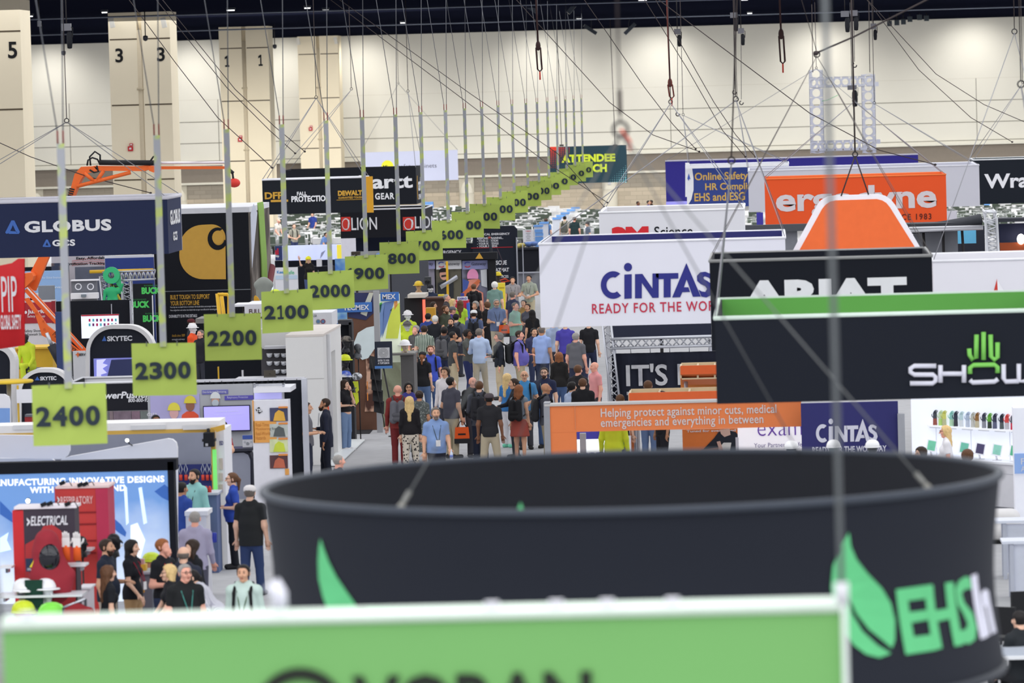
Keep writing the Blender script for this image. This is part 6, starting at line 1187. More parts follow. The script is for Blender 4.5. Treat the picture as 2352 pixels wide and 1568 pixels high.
for i, y in enumerate((938, 953)): c = PX(750, y, YW1+.4); t2 = thing('orange_earmuff', ['upper orange ear defender on the white arch', 'lower orange ear defender on the white arch'][i], 'ear defender', c, 'orange ear defenders'); MB().ell(tuple(c), .06, .05, .1, 12, 8).build('cup', mat((232, 84, 50), .4), t2); MB().ell((c.x-.02, c.y-.02, c.z-.12), .04, .04, .03, 8, 6).build('pad', mat((222, 220, 224), .5), t2)
t = T('display_stand', 'grey wall of goggles in three columns inside the white booth', 'display wall', 640, 868, 111, 0); bx(600, 659, 800, 868, 111, .1, mat((70, 68, 72), .7), t, 'back_board', True); bx(606, 659, 795, 801, 110.7, .4, mat((190, 190, 196), .5), t, 'light_rail'); bx(540, 659, 868, 874, 110.2, .8, WH, t, 'counter_top')
for i, x in enumerate((619, 636, 652)):
    for j, y in enumerate((816, 834.5, 853)):
        if i == 0 and j == 2: continue
        c = PX(x, y, 110.9); g_ = thing('goggles', f'silver goggles in the {["top","middle","bottom"][j]} row, {["inner","centre","outer"][i]} column of the goggle wall', 'goggles', c, 'goggles on the grey wall'); MB().ell(tuple(c), .062, .04, .05, 14, 8).build('lens', mat((196, 198, 204), .12, .3), g_); MB().box(c.x-.065, c.x+.065, c.y-.03, c.y+.03, c.z+.025, c.z+.045).build('frame', mat((226, 226, 230), .4), g_)
t = T('laptop', 'open brown-grey laptop on the white counter in front of the goggles', 'laptop', 620, 868, 110.3); bx(606, 633, 850, 867, 110.3, .02, mat((86, 80, 72), .4), t, 'lid'); bx(606, 633, 866, 868, 110.0, .3, mat((120, 118, 116), .4), t, 'keyboard_base'); fl(arc(620, 858, 1.2, 0, 350, 8), mat((60, 56, 52), .4), t, 'logo', 110.29)
sm('booth_partition', 'black booth interior wall beside the goggle wall', 'display panel', 470, 602, 800, 870, 114, .1, DKP); sm('rail_post', 'yellow upright inside the black booth', 'rail', 500, 503, 842, 872, 112, .06, yel); sm('rail_post', 'white upright inside the black booth', 'rail', 555, 559, 850, 872, 112.5, .06, WH)
t = sm('white_box', 'white header box with round badges behind the numbered sign 2100', 'box', 690, 762, 718, 750, 118, 1.6, mat((220, 220, 226), .6), False, 'box'); 
for x, c_ in ((731, (170, 168, 150)), (742, (160, 60, 70))): fl(arc(x, 738, 5.5, 0, 350, 14), mat(c_, .6), t, 'badge', 118); fl(arc(x, 738, 4, 0, 350, 12), mat((96, 130, 170), .6), t, 'badge_centre', 118, .02)
wP('MADE IN USA', 700, 728, 722, 728, 118, black_ink, t)
# helmet rack, mannequins and photo wall beside the archway
t = T('display_rack', 'black rack of helmeted heads beside the white archway', 'rack', 795, 960, 117, 0); bx(781, 806, 745, 960, 117.6, .12, DKP, t, 'back_board', True); bx(804, 811, 740, 960, 117.3, .5, mat((34, 34, 40), .6), t, 'upright', True); bx(780, 783, 770, 800, 117.4, .05, mat((250, 200, 200), .5, emis=1.2), t, 'light_strip'); bx(776, 806, 735, 746, 117.3, .5, mat((60, 60, 66), .7), t, 'top_box')
camo = pat((120, 112, 104), (50, 46, 46), 9, .5)
hdm(796, 777, 117, 'dark display head in a camouflage hard hat, top of the black rack', (40, 40, 46), 'full', camo, 1.0, 60); hdm(793, 820, 116.9, 'dark display head in a yellow hard hat on the black rack', (34, 34, 38), 'full', (216, 226, 50), 1.1, 40, goggles=True); hdm(794, 858, 116.8, 'dark welding head with a blue and white helmet, lowest on the black rack', (30, 32, 36), 'cap', pat((226, 228, 232), (60, 90, 190), 5, .45), 1.15, 50, goggles=True); hdm(822, 790, 117.5, 'grey display head with a net cover beside the rack', (96, 98, 104), None, k=1.0, face=40)
dummy(822, 800, 'dark mannequin in lime vest and navy trousers holding silver fabric', 1.85, 50, mann=(56, 58, 70), top=(150, 200, 60), sl='short', bot=(40, 52, 92), arms=('down', 'fwd'))
for i, y in enumerate((876, 902)): c = PX(818, y+6, 117.2); t2 = thing('hivis_pouch', ['upper', 'lower'][i]+' yellow hi-vis gaiter hanging on the rack', 'clothing', c, 'hi-vis gaiters on the rack'); MB().prism([PX(810, y, 117.2), PX(822, y, 117.2), PX(824, y+20, 117.2), PX(818, y+28, 117.2), PX(814, y+10, 117.2)][::-1], (0, -1, 0), .06).build('cloth', mat((214, 226, 60), .7), t2); MB().box(PX(817, 0, 117.2).x, PX(819, 0, 117.2).x, 117.13, 117.16, PX(818, y+18, 117.2).z, PX(818, y, 117.2).z).build('stripe', mat((230, 140, 60), .6), t2)
c = PX(820, 864, 116.6); solo('foil_bundle', MB().ell(tuple(c), .12, .1, .09, 14, 9), 'crumpled silver foil bundle at the hip of the dark mannequin', 'foil', pat((210, 212, 218), (90, 92, 98), 14, .5, rough=.25)); c = PX(828, 882, 116.6)
t = T('photo_wall', 'tall photo wall of fire suits in brown, copper and white beside the grey post', 'photo wall', 830, 945, 121, 0); bx(800, 862, 672, 945, 121, .1, mat((110, 76, 60), .6, vary=.35, scale=2.2), t, 'print', True)
fl([(838, 790), (845, 770), (858, 750), (861, 945), (838, 945), (842, 860)], pat((222, 176, 150), (84, 50, 40), 3.4, .47, rough=.3), t, 'printed_copper_suit', 121, .02); fl([(812, 790), (822, 764), (842, 752), (861, 748), (861, 800), (846, 822), (832, 826), (818, 812)], mat((226, 238, 240), .5, vary=.05), t, 'printed_white_hood', 121, .03); fl([(828, 720), (842, 726), (858, 672), (848, 672)], mat((206, 206, 190), .5), t, 'printed_rope', 121, .03); fl([(800, 672), (862, 672), (862, 715), (840, 735), (800, 728)], mat((52, 56, 96), .6, vary=.3, scale=3), t, 'printed_night', 121, .015)
t = T('sign_board', 'blue brand strip sign on the fire-suit photo wall', 'sign', 802, 717, 120.6); bx(752, 854, 695, 717, 120.93, .06, mat((70, 120, 196), .6), t, 'board'); wP('TECMEX', 788, 848, 700, 712, 120.93, WH, t, bold=.03)
t = T('booth_post', 'tall slim grey post between the photo walls', 'post', 866, 860, 120, 0); bx(860, 873, 668, 890, 120, .12, mat((168, 168, 172), .6), t, 'post', True)
t = T('photo_wall', 'lit photo wall of a hi-vis jacket in yellow and blue', 'photo wall', 895, 780, 122, 0); bx(868, 920, 675, 890, 122, .1, mat((226, 236, 214), .5, emis=.25), t, 'print', True)
for pts, c_ in (([(872, 700), (884, 694), (880, 760), (874, 776), (868, 776)], (120, 150, 200)), ([(884, 694), (906, 690), (900, 712), (886, 752), (878, 776), (880, 720)], (110, 136, 190)), ([(896, 712), (918, 694), (920, 740), (914, 777), (886, 777)], (214, 226, 90)), ([(872, 696), (878, 694), (874, 716), (871, 720)], (90, 190, 90)), ([(905, 692), (912, 690), (914, 700), (906, 712)], (232, 160, 90))): fl(pts, mat(c_, .5, emis=.1), t, 'printed_jacket', 122, .02)
t = T('sign_board', 'blue brand strip sign above the hi-vis photo wall', 'sign', 895, 692, 121.7); bx(874, 916, 671, 691, 121.93, .06, mat((66, 118, 198), .6), t, 'board'); wP('MEX', 878, 909, 675, 687, 121.93, WH, t, bold=.03)
t = T('carpet_tile', 'black rubber mat beside the aisle in front of the helmet rack', 'mat', 850, 970, 118, 0); P4 = [GR(811, 947), GR(889, 947), GR(849, 996), GR(790, 997)]; MB().prism([p_+V((0, 0, .012)) for p_ in P4][::-1], (0, 0, 1), .012).build('mat_sheet', mat((38, 38, 42), .95, vary=.2, scale=30), t)
t = T('carpet_tile', 'white glossy floor tile edge by the archway', 'mat', 800, 1030, 112, 0); P4 = [GR(800, 1013), GR(838, 1013), GR(776, 1072), GR(745, 1072)]; MB().prism([p_+V((0, 0, .05)) for p_ in P4][::-1], (0, 0, 1), .03).build('tile', mat((232, 236, 238), .35), t)
t = T('brochure_rack', 'black zigzag brochure rack beside the prize sign', 'rack', 865, 945, 119.5, 0)
for k in range(5):
    a = PX(850+k*2.6, 822+k*25, 119.5); b = PX(870+k*2.6, 845+k*25, 119.5); MB().obox((a+b)/2, (1, 0, -.25), (0, .5, .9), (0, .9, -.5), .12, .16, .01).build('tray', mat((26, 27, 32), .5), t)
for x in (852, 876): MB().tube([PX(x, 824, 119.4), V((PX(x+6, 0, 119.4).x, 119.4, 0))], .012, 6).build('rail', hookm, t)
t = T('sign_board', 'dark prize-draw sign with a round dotted picture on a stand', 'sign', 881, 920, 118.5, 0); bx(861, 901, 784, 846, 118.5, .04, mat((44, 50, 66), .6), t, 'board'); pP(867, 895, 798, 822, 118.5, mat((206, 206, 210), .6), t, 'picture')
mm = MB()
for r_, n_ in ((4, 10), (7, 16), (10, 22)):
    for k in range(n_): c = PX(881+r_*math.cos(2*math.pi*k/n_), 810+r_*math.sin(2*math.pi*k/n_), 118.5)+V((0, -.022, 0)); mm.prism([c+V((.008*math.cos(a), 0, .008*math.sin(a))) for a in (0, 1.57, 3.14, 4.71)], (0, -1, 0), .003)
mm.build('dot_pattern', black_ink, t); wP('ENTER TO WIN', 868, 894, 825, 830, 118.5, WH, t, bold=.03); wP('A TURTLEBOX', 868, 895, 831, 836, 118.5, WH, t, bold=.03); pP(861, 901, 840, 846, 118.5, mat((90, 140, 210), .6), t, 'blue_strip'); MB().tube([PX(881, 846, 118.52), V((PX(882, 0, 118.5).x, 118.52, 0))], .02, 8).build('pole', hookm, t); MB().lathe([(.2, 0), (.2, .02), (.03, .04)], (PX(882, 0, 118.5).x, 118.52, 0), 16).build('foot', hookm, t)
t = T('monitor', 'blue lit monitor behind the prize-draw sign', 'screen', 896, 812, 122.5); bx(872, 921, 777, 812, 122.5, .05, mat((30, 32, 40), .4), t, 'casing'); pP(874, 919, 779, 810, 122.5, mat((120, 146, 206), .4, emis=.4, vary=.3, scale=3), t, 'screen'); wP('WIN', 902, 913, 796, 800, 122.5, WH, t)
t = T('counter', 'wood-grain counter with a dark grey end beside the prize-draw sign', 'counter', 915, 900, 122, 0); bx(872, 921, 832, 900, 122, .7, mat((150, 144, 134), .6, vary=.12, scale=5), t, 'body', True); bx(921, 951, 814, 900, 121.6, 1.1, mat((92, 90, 90), .6, vary=.12, scale=5), t, 'end_unit', True); bx(868, 952, 812, 816, 121.5, 1.3, mat((110, 108, 106), .5), t, 'worktop')
c = PX(905, 823, 121.9); solo('plastic_jar', MB().lathe([(.07, 0), (.075, .16), (.06, .2)], (c.x, 122.2, c.z), 14), 'clear plastic jar on the wood-grain counter', 'jar', mat((206, 206, 206), .2)); 
# lime-vested dummies at the counter
dummy(936, 718, 'mannequin in white hard hat and lime vest beside the brown cabinet', 1.85, 25, mann=(220, 222, 222), hat='hard', hatc=(234, 232, 234), top=(200, 220, 60), sl='long', bot=(60, 60, 66)); dummy(935, 742, 'mannequin in camouflage hard hat with yellow ear muffs and lime jacket', 1.8, 15, mann=(206, 208, 208), hat='hard', hatc=(90, 86, 84), top=(204, 224, 60), sl='long', bot=(60, 60, 66)); hdm(930, 786, 122, 'white hard hat lying low beside the counter', (210, 190, 170), 'full', (236, 234, 238), 1.1, 20)
# brown cabinet with red light strip and dealer stands
t = T('cabinet', 'tall black cabinet with a pale top and a glowing red strip', 'cabinet', 955, 800, 146, 0); bx(930, 972, 684, 800, 146, 1.2, mat((26, 25, 28), .6), t, 'body', True); bx(936, 976, 676, 684, 145.7, 1.5, mat((206, 198, 188), .6), t, 'top'); bx(971, 977, 688, 742, 145.9, .08, mat((236, 90, 70), .4, emis=1.4), t, 'light_strip')
sm('cabinet', 'yellow cabinet in the middle crowd', 'cabinet', 977, 999, 707, 730, 152, .5, mat((206, 154, 50), .6)); t = T('bar_counter', 'dark brown counter in front of the face-shield posters', 'counter', 1005, 720, 163, 0); bx(975, 1025, 686, 740, 163, .8, mat((66, 44, 36), .5), t, 'body', True); bx(973, 1027, 683, 687, 162.9, 1.0, mat((80, 54, 44), .5), t, 'worktop')
dummy(988, 656, 'mannequin in dark suit and beanie by the brown counter', 1.8, 30, mann=(206, 206, 206), hat='beanie', hatc=(34, 34, 42), top=(36, 46, 70), sl='long', hem=.76, bot=(34, 38, 50))
t = sm('booth_partition', 'dark grey booth panel behind the numbered sign 1800', 'display panel', 900, 985, 600, 720, 170, .2, mat((74, 76, 84), .7)); hdm(961, 650, 167, 'yellow fire helmet with a badge on the shelf by the posters', (190, 150, 110), 'full', (214, 180, 50), 1.2, 0); t = sm('camera_rig', 'dark grey camera-like gas instrument beside the yellow fire helmet', 'instrument', 975, 990, 636, 654, 167.0, .3, mat((60, 62, 66), .4), False, 'housing'); m = MB(); c = PX(982, 646, 166.9); m.lathe([(.09, 0), (.09, .05), (.05, .06)], (0, 0, 0), 14); m.v = [(c.x+a, c.y-z, c.z+b) for a, b, z in m.v]; m.build('lens', mat((30, 30, 34), .15), t)
# face-shield posters under a black header
t = T('poster_wall', 'black-framed wall with three tall safety-eyewear posters', 'poster wall', 1050, 740, 178, 0); bx(896, 1142, 582, 598, 178, .4, mat((20, 22, 28), .7), t, 'header'); bx(1122, 1140, 594, 740, 178.1, .2, mat((18, 19, 24), .7), t, 'end_panel', True); bx(896, 1122, 594, 740, 178.4, .1, mat((30, 30, 34), .7), t, 'back_wall', True)
for x0, x1, c_, hc_, n_ in ((938, 999, (140, 136, 150), (168, 168, 210), 0), (1002, 1060, (96, 92, 78), (226, 226, 230), 1), (1062, 1120, (120, 120, 140), (150, 154, 200), 2)):
    pP(x0, x1, 600, 720, 178.35, pat(c_, [v*.6 for v in c_], 1.6, .5), t, 'poster'); pP(x0, x1, 598, 618, 178.35, mat(hc_, .6), t, 'poster_header', off=.03); wP('Gateway', x0+21, x1-4, 602, 611, 178.35, mat((40, 40, 60), .6), t, off=.06)
    fl(arc(x0+12, 605, 7, 30, 210, 10, 4)+arc(x0+12, 606, 5, 200, 40, 10, 3), mat((80, 90, 180), .6), t, 'logo', 178.35, .06); fl(arc(x0+12, 610, 7, 200, 350, 10, 4)+arc(x0+12, 609, 5, 340, 210, 10, 3), mat((206, 60, 80), .6), t, 'logo', 178.35, .06)
Yp_ = 178.35
fl(arc(1086, 634, 13, -20, 200, 16, 17), mat((232, 150, 190), .6), t, 'printed_helmet', Yp_, .06); fl([(1076, 642), (1098, 640), (1102, 652), (1094, 664), (1110, 672), (1112, 720), (1080, 720), (1072, 660)], mat((220, 140, 120), .6, vary=.2), t, 'printed_person', Yp_, .05); fl([(1062, 672), (1100, 640), (1104, 646), (1064, 690)], mat((206, 110, 70), .6), t, 'printed_beam', Yp_, .055); fl([(1104, 620), (1118, 618), (1119, 660), (1106, 656)], mat((206, 208, 214), .6), t, 'printed_machine', Yp_, .055); fl([(1063, 640), (1078, 646), (1072, 668), (1063, 672)], mat((70, 90, 160), .6), t, 'printed_sky', Yp_, .052)
fl(arc(1020, 630, 10, 0, 350, 16, 13), mat((214, 160, 140), .6), t, 'printed_face', Yp_, .05); fl(arc(1019, 624, 11, 0, 190, 12, 9), mat((34, 28, 28), .6), t, 'printed_hair', Yp_, .06); fl([(1014, 632), (1028, 630), (1028, 634), (1014, 636)], mat((30, 30, 36), .5), t, 'printed_glasses', Yp_, .07); fl([(1006, 650), (1030, 642), (1042, 650), (1042, 700), (1006, 700)], mat((44, 46, 50), .6), t, 'printed_jacket', Yp_, .045); fl([(1010, 655), (1050, 632), (1052, 640), (1014, 664)], mat((150, 150, 150), .5), t, 'printed_tool', Yp_, .08)
t = T('training_board', 'tall dark navy panel listing emergency-response training', 'display panel', 1140, 700, 188, 0); 
fl([(1086, 706), (1086, 528), (1092, 520), (1180, 518), (1188, 526), (1188, 706)], mat((26, 32, 46), .7), t, 'panel', 188, 0, .15); 
for k, (tx, x1) in enumerate((('MEDICAL EMERGENCY', 1171), ('RESPONSE TRAINING...', 1156), ('- YOUR LOCATION', 1144), ('- YOUR SCHEDULE', 1145), ('- YOUR NEEDS', 1142))): wP(tx, 1096, x1, 538+k*6.2-(3 if k == 0 else 0), 543+k*6.2-(3 if k == 0 else 0), 188, WH, t, bold=.03)
pP(1082, 1178, 567.5, 569, 188, mat((190, 40, 50), .6), t, 'red_line'); wP('EMERGENCY', 1000, 1060, 575, 583, 188, WH, t, bold=.03); wP('TRAINING', 1004, 1054, 586, 593, 188, WH, t, bold=.03); pP(986, 1086, 570, 600, 188.2, mat((26, 32, 46), .7), t, 'side_wing', off=0.0)
fl([(1101, 580), (1110, 594), (1092, 594)], gold_ink, t, 'warning_triangle', 160); fl([(1101, 585), (1105, 592), (1097, 592)], black_ink, t, 'triangle_gap', 188, .02); wP('FIRE', 1118, 1142, 580, 590, 188, WH, t, bold=.03); wP('RESCUE', 1128, 1164, 598, 608, 188, WH, t, bold=.03); wP('HAZMAT', 1132, 1169, 615, 624, 188, WH, t, bold=.03); wP('SERVICES', 1138, 1168, 632, 638, 188, WH, t, bold=.02)
bx(1187, 1190, 545, 706, 187.9, .06, ALU, t, 'edge_post', True); MB().tube([PX(1140, 646, 187.4), PX(1160, 640, 187.4), PX(1172, 645, 187.4), PX(1150, 648, 187.4)], .03, 6).build('orange_hose', mat((214, 80, 50), .5), t)
t = T('machine_mast', 'yellow upright mast with a wrench-like arm in front of the posters', 'machine', 1027, 680, 169, 0); bx(1025, 1030, 600, 690, 169, .1, yel, t, 'mast', True); MB().tube([PX(1014, 656, 168.8), PX(1026, 650, 168.8), PX(1050, 634, 168.8)], .05, 8).build('arm', ALU, t); bx(1006, 1020, 676, 688, 168.8, .3, mat((214, 190, 50), .5), t, 'yellow_block')
t = T('yellow_cabinet', 'tall bright yellow block by the aisle next to the suspenders person', 'cabinet', 1151, 710, 168, 0); bx(1143, 1160, 650, 730, 168, .4, mat((228, 206, 60), .5), t, 'body', True); bx(1146, 1158, 660, 661, 167.98, .03, mat((150, 130, 40), .5), t, 'seam')
hdm(1144, 628, 186, 'yellow hard hat at the edge of the navy training panel', (60, 50, 46), 'full', (228, 206, 50), 1.1, 30); t = T('display_dummy', 'dark equipment post with straps on top of the training panel', 'equipment', 1126, 590, 186.5); MB().tube([PX(1122, 600, 186.5), PX(1128, 575, 186.5), PX(1124, 548, 186.5)], .06, 8).build('post', mat((40, 44, 54), .5), t); MB().ell(tuple(PX(1124, 546, 186.5)), .06, .06, .05, 8, 6).build('red_tip', mat((170, 70, 60), .5), t); MB().tube([PX(1142, 570, 186.4), PX(1154, 600, 186.4), PX(1150, 640, 186.4)], .02, 6).build('strap', mat((60, 50, 60), .7), t)
t = sm('display_table', 'small table with a purple-lettered sign and a red and blue cloth in the crowd', 'table', 1045, 1075, 690, 730, 162, .8, mat((190, 50, 70), .7), True, 'cloth'); bx(1050, 1074, 681, 690, 162, .05, WH, t, 'sign'); wP('DSRG', 1052, 1072, 683, 688, 162, mat((90, 80, 160), .6), t, bold=.04); bx(1072, 1077, 696, 730, 161.9, .6, mat((60, 96, 190), .7), t, 'blue_cloth', True); bx(1058, 1066, 673, 680, 162.1, .05, mat((60, 70, 150), .6), t, 'small_card')
# lit blue booth by the lunch area
YK = 205.0; t = T('booth_wall', 'lit blue and white booth banner below the lunch tables', 'booth', 710, 600, YK, 0); bx(648, 784, 563, 597, YK, .4, mat((196, 204, 244), .5, emis=.55, vary=.15, scale=1.2), t, 'lit_banner'); bx(632, 650, 565, 598, YK, .4, mat((46, 60, 110), .6), t, 'blue_end'); bx(774, 784, 562, 594, YK-.05, .3, mat((240, 222, 80), .5, emis=.4), t, 'yellow_end'); bx(632, 784, 597, 660, YK+.6, .2, DKP, t, 'lower_wall', True)
wP('all', 632, 640, 570, 585, YK, mat((206, 40, 60), .6), t, bold=.04); wP('Ship', 632, 641, 585, 592, YK, WH, t, bold=.04); fl([(735, 594), (738, 580), (748, 574), (740, 588)], mat((170, 176, 206), .5), t, 'printed_shape', YK); wP('fire', 775, 782, 578, 592, YK, black_ink, t)
t = sm('sign_board', 'small white sign with blue letters behind the waving person', 'sign', 632, 684, 614, 642, 201, .1, WH); wP('Keep', 636, 655, 621, 630, 201, mat((90, 150, 206), .6), t, bold=.03); wP('Safe', 656, 676, 621, 630, 201, mat((110, 190, 150), .6), t, bold=.02); pP(633, 683, 632, 641, 201, mat((190, 210, 230), .6), t, 'blue_strip'); sm('white_box', 'plain white pop-up box between the lit banner and the lion-head header', 'box', 784, 820, 546, 592, 200, .6, mat((222, 220, 230), .6)); sm('box', 'small white carton on the dark counter behind the waving person', 'carton', 727, 738, 595, 612, 202.9, .3, WH, False, 'carton'); sm('counter', 'dark counter with white stripes behind the waving person', 'counter', 680, 765, 612, 640, 203, .8, DKP); sm('booth_partition', 'dark blue cloth wall under the lion-head header', 'display panel', 818, 978, 542, 620, 188, .2, mat((22, 28, 48), .85, vary=.2, scale=3)); t = sm('booth_partition', 'grey low wall with a round blue print beside the dark cloth wall', 'display panel', 806, 900, 577, 600, 180, .2, mat((150, 152, 150), .6)); fl(arc(870, 588, 8, 0, 180, 12), mat((130, 160, 210), .6), t, 'blue_print', 180); sm('booth_partition', 'teal and blue photo panel behind the numbered sign 1900', 'display panel', 770, 806, 594, 660, 170, .2, pat((70, 120, 190), (150, 190, 200), 1.2, .5)); sm('bench', 'brown planter box behind the numbered sign 1900', 'box', 807, 826, 578, 586, 176, .4, mat((60, 52, 46), .7), False, 'box')
# ------------------------------------------------------------------ the far side of the aisle
ORN = mat((226, 126, 72), .6, vary=.03); ORD = mat((196, 88, 40), .6)
YA = 98.0
t = T('first_aid_booth', 'orange booth band about minor cuts with a rounded grey end beside the aisle', 'booth', 1545, 1156, YA, 0)
bx(1263, 1841, 925, 986, YA, .35, ORN, t, 'band'); X0, X1, Z0, Z1 = rP(1263, 1322, 925, 986, YA); MB().box(X0, X1, YA+.003, YA+.34, 0, Z0).build('end_panel', ORN, t)
bx(1250, 1264, 925, 1045, YA-.02, .5, mat((150, 152, 158), .4, .3), t, 'grey_end', True); bx(1250, 1842, 921, 926, YA-.03, .45, mat((190, 188, 186), .5), t, 'top_cap'); pP(1320.5, 1321.5, 927, 985, YA, mat((214, 150, 110), .6), t, 'seam')
LT = mat((206, 196, 194), .7); wP('Helping protect against minor cuts, medical', 1380, 1783, 933, 959, YA, LT, t, bold=.012, space=1.04); wP('emergencies and everything in between', 1380, 1753, 956, 982, YA, LT, t, bold=.012, space=1.04)
t = T('lit_counter', 'bright white lit counter with blue lettering inside the orange booth', 'counter', 1360, 1050, YA+2, 0); bx(1322, 1398, 1013, 1050, YA+2.2, .6, mat((244, 246, 252), .5, emis=.8), t, 'lit_body', True); wP('PAYMENTS', 1327, 1384, 1038, 1050, YA+2.2, mat((84, 84, 190), .6), t, bold=.02); bx(1332, 1346, 995, 1050, YA+1.9, .15, ALU, t, 'post', True)
t = T('display_stand', 'blue panel above the bright lit counter inside the orange booth', 'display panel', 1352, 1012, YA+4, 0); bx(1322, 1380, 990, 1015, YA+4, .1, mat((64, 62, 160), .6), t, 'panel', True); bx(1378, 1383, 990, 1050, YA+3.9, .12, mat((230, 90, 90), .5, emis=.3), t, 'edge_light', True)
dummy(1408, 932, 'mannequin in lime hi-vis jacket with a grey air cylinder inside the orange booth', 1.85, 170, mann=(40, 42, 46), top=(204, 224, 56), sl='long', bot=(50, 52, 58)); c = PX(1430, 1012, 99.3); solo('air_cylinder', MB().lathe([(.05, -.25), (.075, -.2), (.08, .1), (.06, .2), (.03, .24)], tuple(c), 14), 'grey air cylinder on the back of the lime mannequin', 'cylinder', mat((130, 132, 130), .35, .4))
sm('white_box', 'white case beside the grey air cylinder', 'case', 1439, 1449, 1003, 1045, 104, .4, WH); sm('booth_post', 'orange and white upright inside the orange booth', 'post', 1448, 1466, 985, 1060, 105, .2, ORN); bx(1465, 1470, 985, 1060, 105, .2, WH, bpy.data.objects[next(o.name for o in COL.objects if o.get('label', '').startswith('orange and white upright'))], 'white_edge', True)
t = sm('poster_wall', 'orange poster of a guitar player in black behind the band', 'poster', 1568, 1697, 985, 1060, 106, .1, mat((232, 128, 64), .6)); wP('Tuned for every need', 1577, 1690, 986, 993, 106, WH, t, bold=.02)
fl([(1602, 1045), (1640, 1006), (1650, 992), (1668, 986), (1690, 992), (1697, 1000), (1697, 1040), (1660, 1045)], mat((34, 38, 50), .6), t, 'printed_player', 106, .02); fl([(1653, 986), (1676, 984), (1678, 998), (1664, 1003), (1656, 996)], mat((216, 180, 166), .6), t, 'printed_face', 106, .03); fl([(1650, 1030), (1662, 1016), (1680, 1016), (1676, 1038), (1658, 1042)], mat((226, 224, 222), .6), t, 'printed_guitar', 106, .03); fl([(1610, 1032), (1655, 1026), (1655, 1034), (1612, 1040)], mat((150, 110, 90), .6), t, 'printed_guitar_neck', 106, .03); fl([(1646, 1014), (1654, 1012), (1662, 1036), (1654, 1038)], mat((212, 170, 156), .6), t, 'printed_arm', 106, .035)
t = sm('sign_board', 'white lit sign with thin purple lettering beside the navy wall', 'sign', 1695, 1843, 980, 1060, 99.5, .15, mat((238, 238, 244), .5, emis=.35)); wP('exam', 1740, 1842, 974, 1000, 99.5, mat((120, 80, 190), .6), t, bold=-.012); wP('Your Partner for life', 1732, 1842, 1016, 1026, 99.5, mat((110, 100, 150), .6), t); pP(1690, 1697, 1004, 1060, 99.4, mat((200, 204, 214), .6), t, 'edge')
t = sm('drape_wall', 'navy wall with white uniform-maker letters and slogan', 'display wall', 1841, 2064, 924, 1070, 97.5, .15, mat((46, 46, 104), .7)); cintas(1874, 956, 141, 60, 97.5, mat((206, 206, 220), .7), t); wP('READY FOR THE WORKDAY', 1866, 2036, 1024, 1038, 97.5, mat((206, 206, 220), .7), t, bold=.03)
sm('booth_post', 'grey end post between the navy wall and the glove showroom', 'post', 2063, 2079, 950, 1070, 97.4, .4, mat((160, 162, 168), .5)); 
for i, (x, y) in enumerate(((1818, 1020), (1915, 1018), (2004, 1018))): hdm(x, y, 92, ['white hard hat on a dark head in front of the thin purple lettering', 'white hard hat on a glass head in front of the white uniform-maker letters', 'white hard hat on a dark head at the end of the navy wall'][i], ((34, 34, 40), (120, 136, 140), (26, 28, 34))[i], 'cap', (238, 238, 240), 1.12, 160)
# orange wooden boxes and the black IT'S NOT banner on its truss
def open_box(label, x0, x1, yt, yb, Y, d, wedge=False):
    t = T('wooden_header', label, 'booth header', (x0+x1)/2, yb, Y); X0, X1, Z0, Z1 = rP(x0, x1, yt, yb, Y); cr = mat((226, 206, 170), .7)
    MB().box(X0, X1, Y, Y+.06, Z0, Z1).build('front_panel', mat((236, 108, 56), .6), t); MB().box(X0, X1, Y+d-.05, Y+d, Z0, Z1).build('back_panel', cr, t); MB().box(X0+.02, X1-.02, Y+.06, Y+d-.05, Z1-.3, Z1-.27).build('inner_shelf', cr, t)
    for k in range(5): x = X0+(X1-X0)*k/4; MB().box(x-.02, x+.02, Y+.06, Y+d-.05, Z1-.27, Z1-.02).build('rib', cr, t)
    MB().tube([(X0+.1, Y+d*.5, Z0), (X0+.1, Y+d*.5, 0)], .04, 8).build('post', ALU, t); MB().tube([(X1-.1, Y+d*.5, Z0), (X1-.1, Y+d*.5, 0)], .04, 8).build('post', ALU, t)
    return t, X0, X1, Z0, Z1
t, *_ = open_box('long orange wooden header box with open ribs behind the orange band', 1445, 1720, 899, 930, 104, 1.4); 
t, X0, X1, Z0, Z1 = open_box('shorter orange wooden header box with a sloping underside', 1563, 1720, 838, 858, 108, 1.2); m = MB(); m.add([(X0, 108, Z0), (X1, 108, Z0), (X1, 108.6, Z0-.28), (X0+.02, 108.9, Z0-.28)], [(0, 1, 2, 3)]); m.v += [(a, b+.02, c) for a, b, c in m.v[:4]]; m.f.append((4, 7, 6, 5)); m.mi.append(0); m.smooth.append(False); m.build('sloping_underside', ORN, t); bx(1563, 1720, 858, 899, 109, .08, mat((230, 140, 70), .6), t, 'lower_panel')
YI = 120.0; q = lambda x, y: PX(x, y, YI); t = T('truss_gate', 'silver lattice truss goalpost carrying the black letter banner', 'truss', 1500, 985, YI, 0)
truss(q(1404, 789), q(1720, 780), .22, 9, t, r=.034); truss(V((q(1394, 0).x, YI, 0)), q(1393, 740), .2, 7, t, 'truss_leg', r=.03); MB().box(q(1371, 0).x, q(1380, 0).x, YI-.1, YI+.1, 0, q(1375, 748).z).build('white_post', mat((186, 188, 194), .5), t)
t = T('cloth_banner', 'black cloth banner with big worn white letters starting IT\'S', 'banner', 1520, 930, YI); m = MB(); X0, X1, Z0, Z1 = rP(1406, 1720, 808, 935, YI+.15); n = 60; vs = []
for i in range(n+1): x = X0+(X1-X0)*i/n; yy = YI+.16+.025*math.sin(i*.7)+.012*math.sin(i*2.3); vs += [(x, yy, Z0), (x, yy, Z1)]
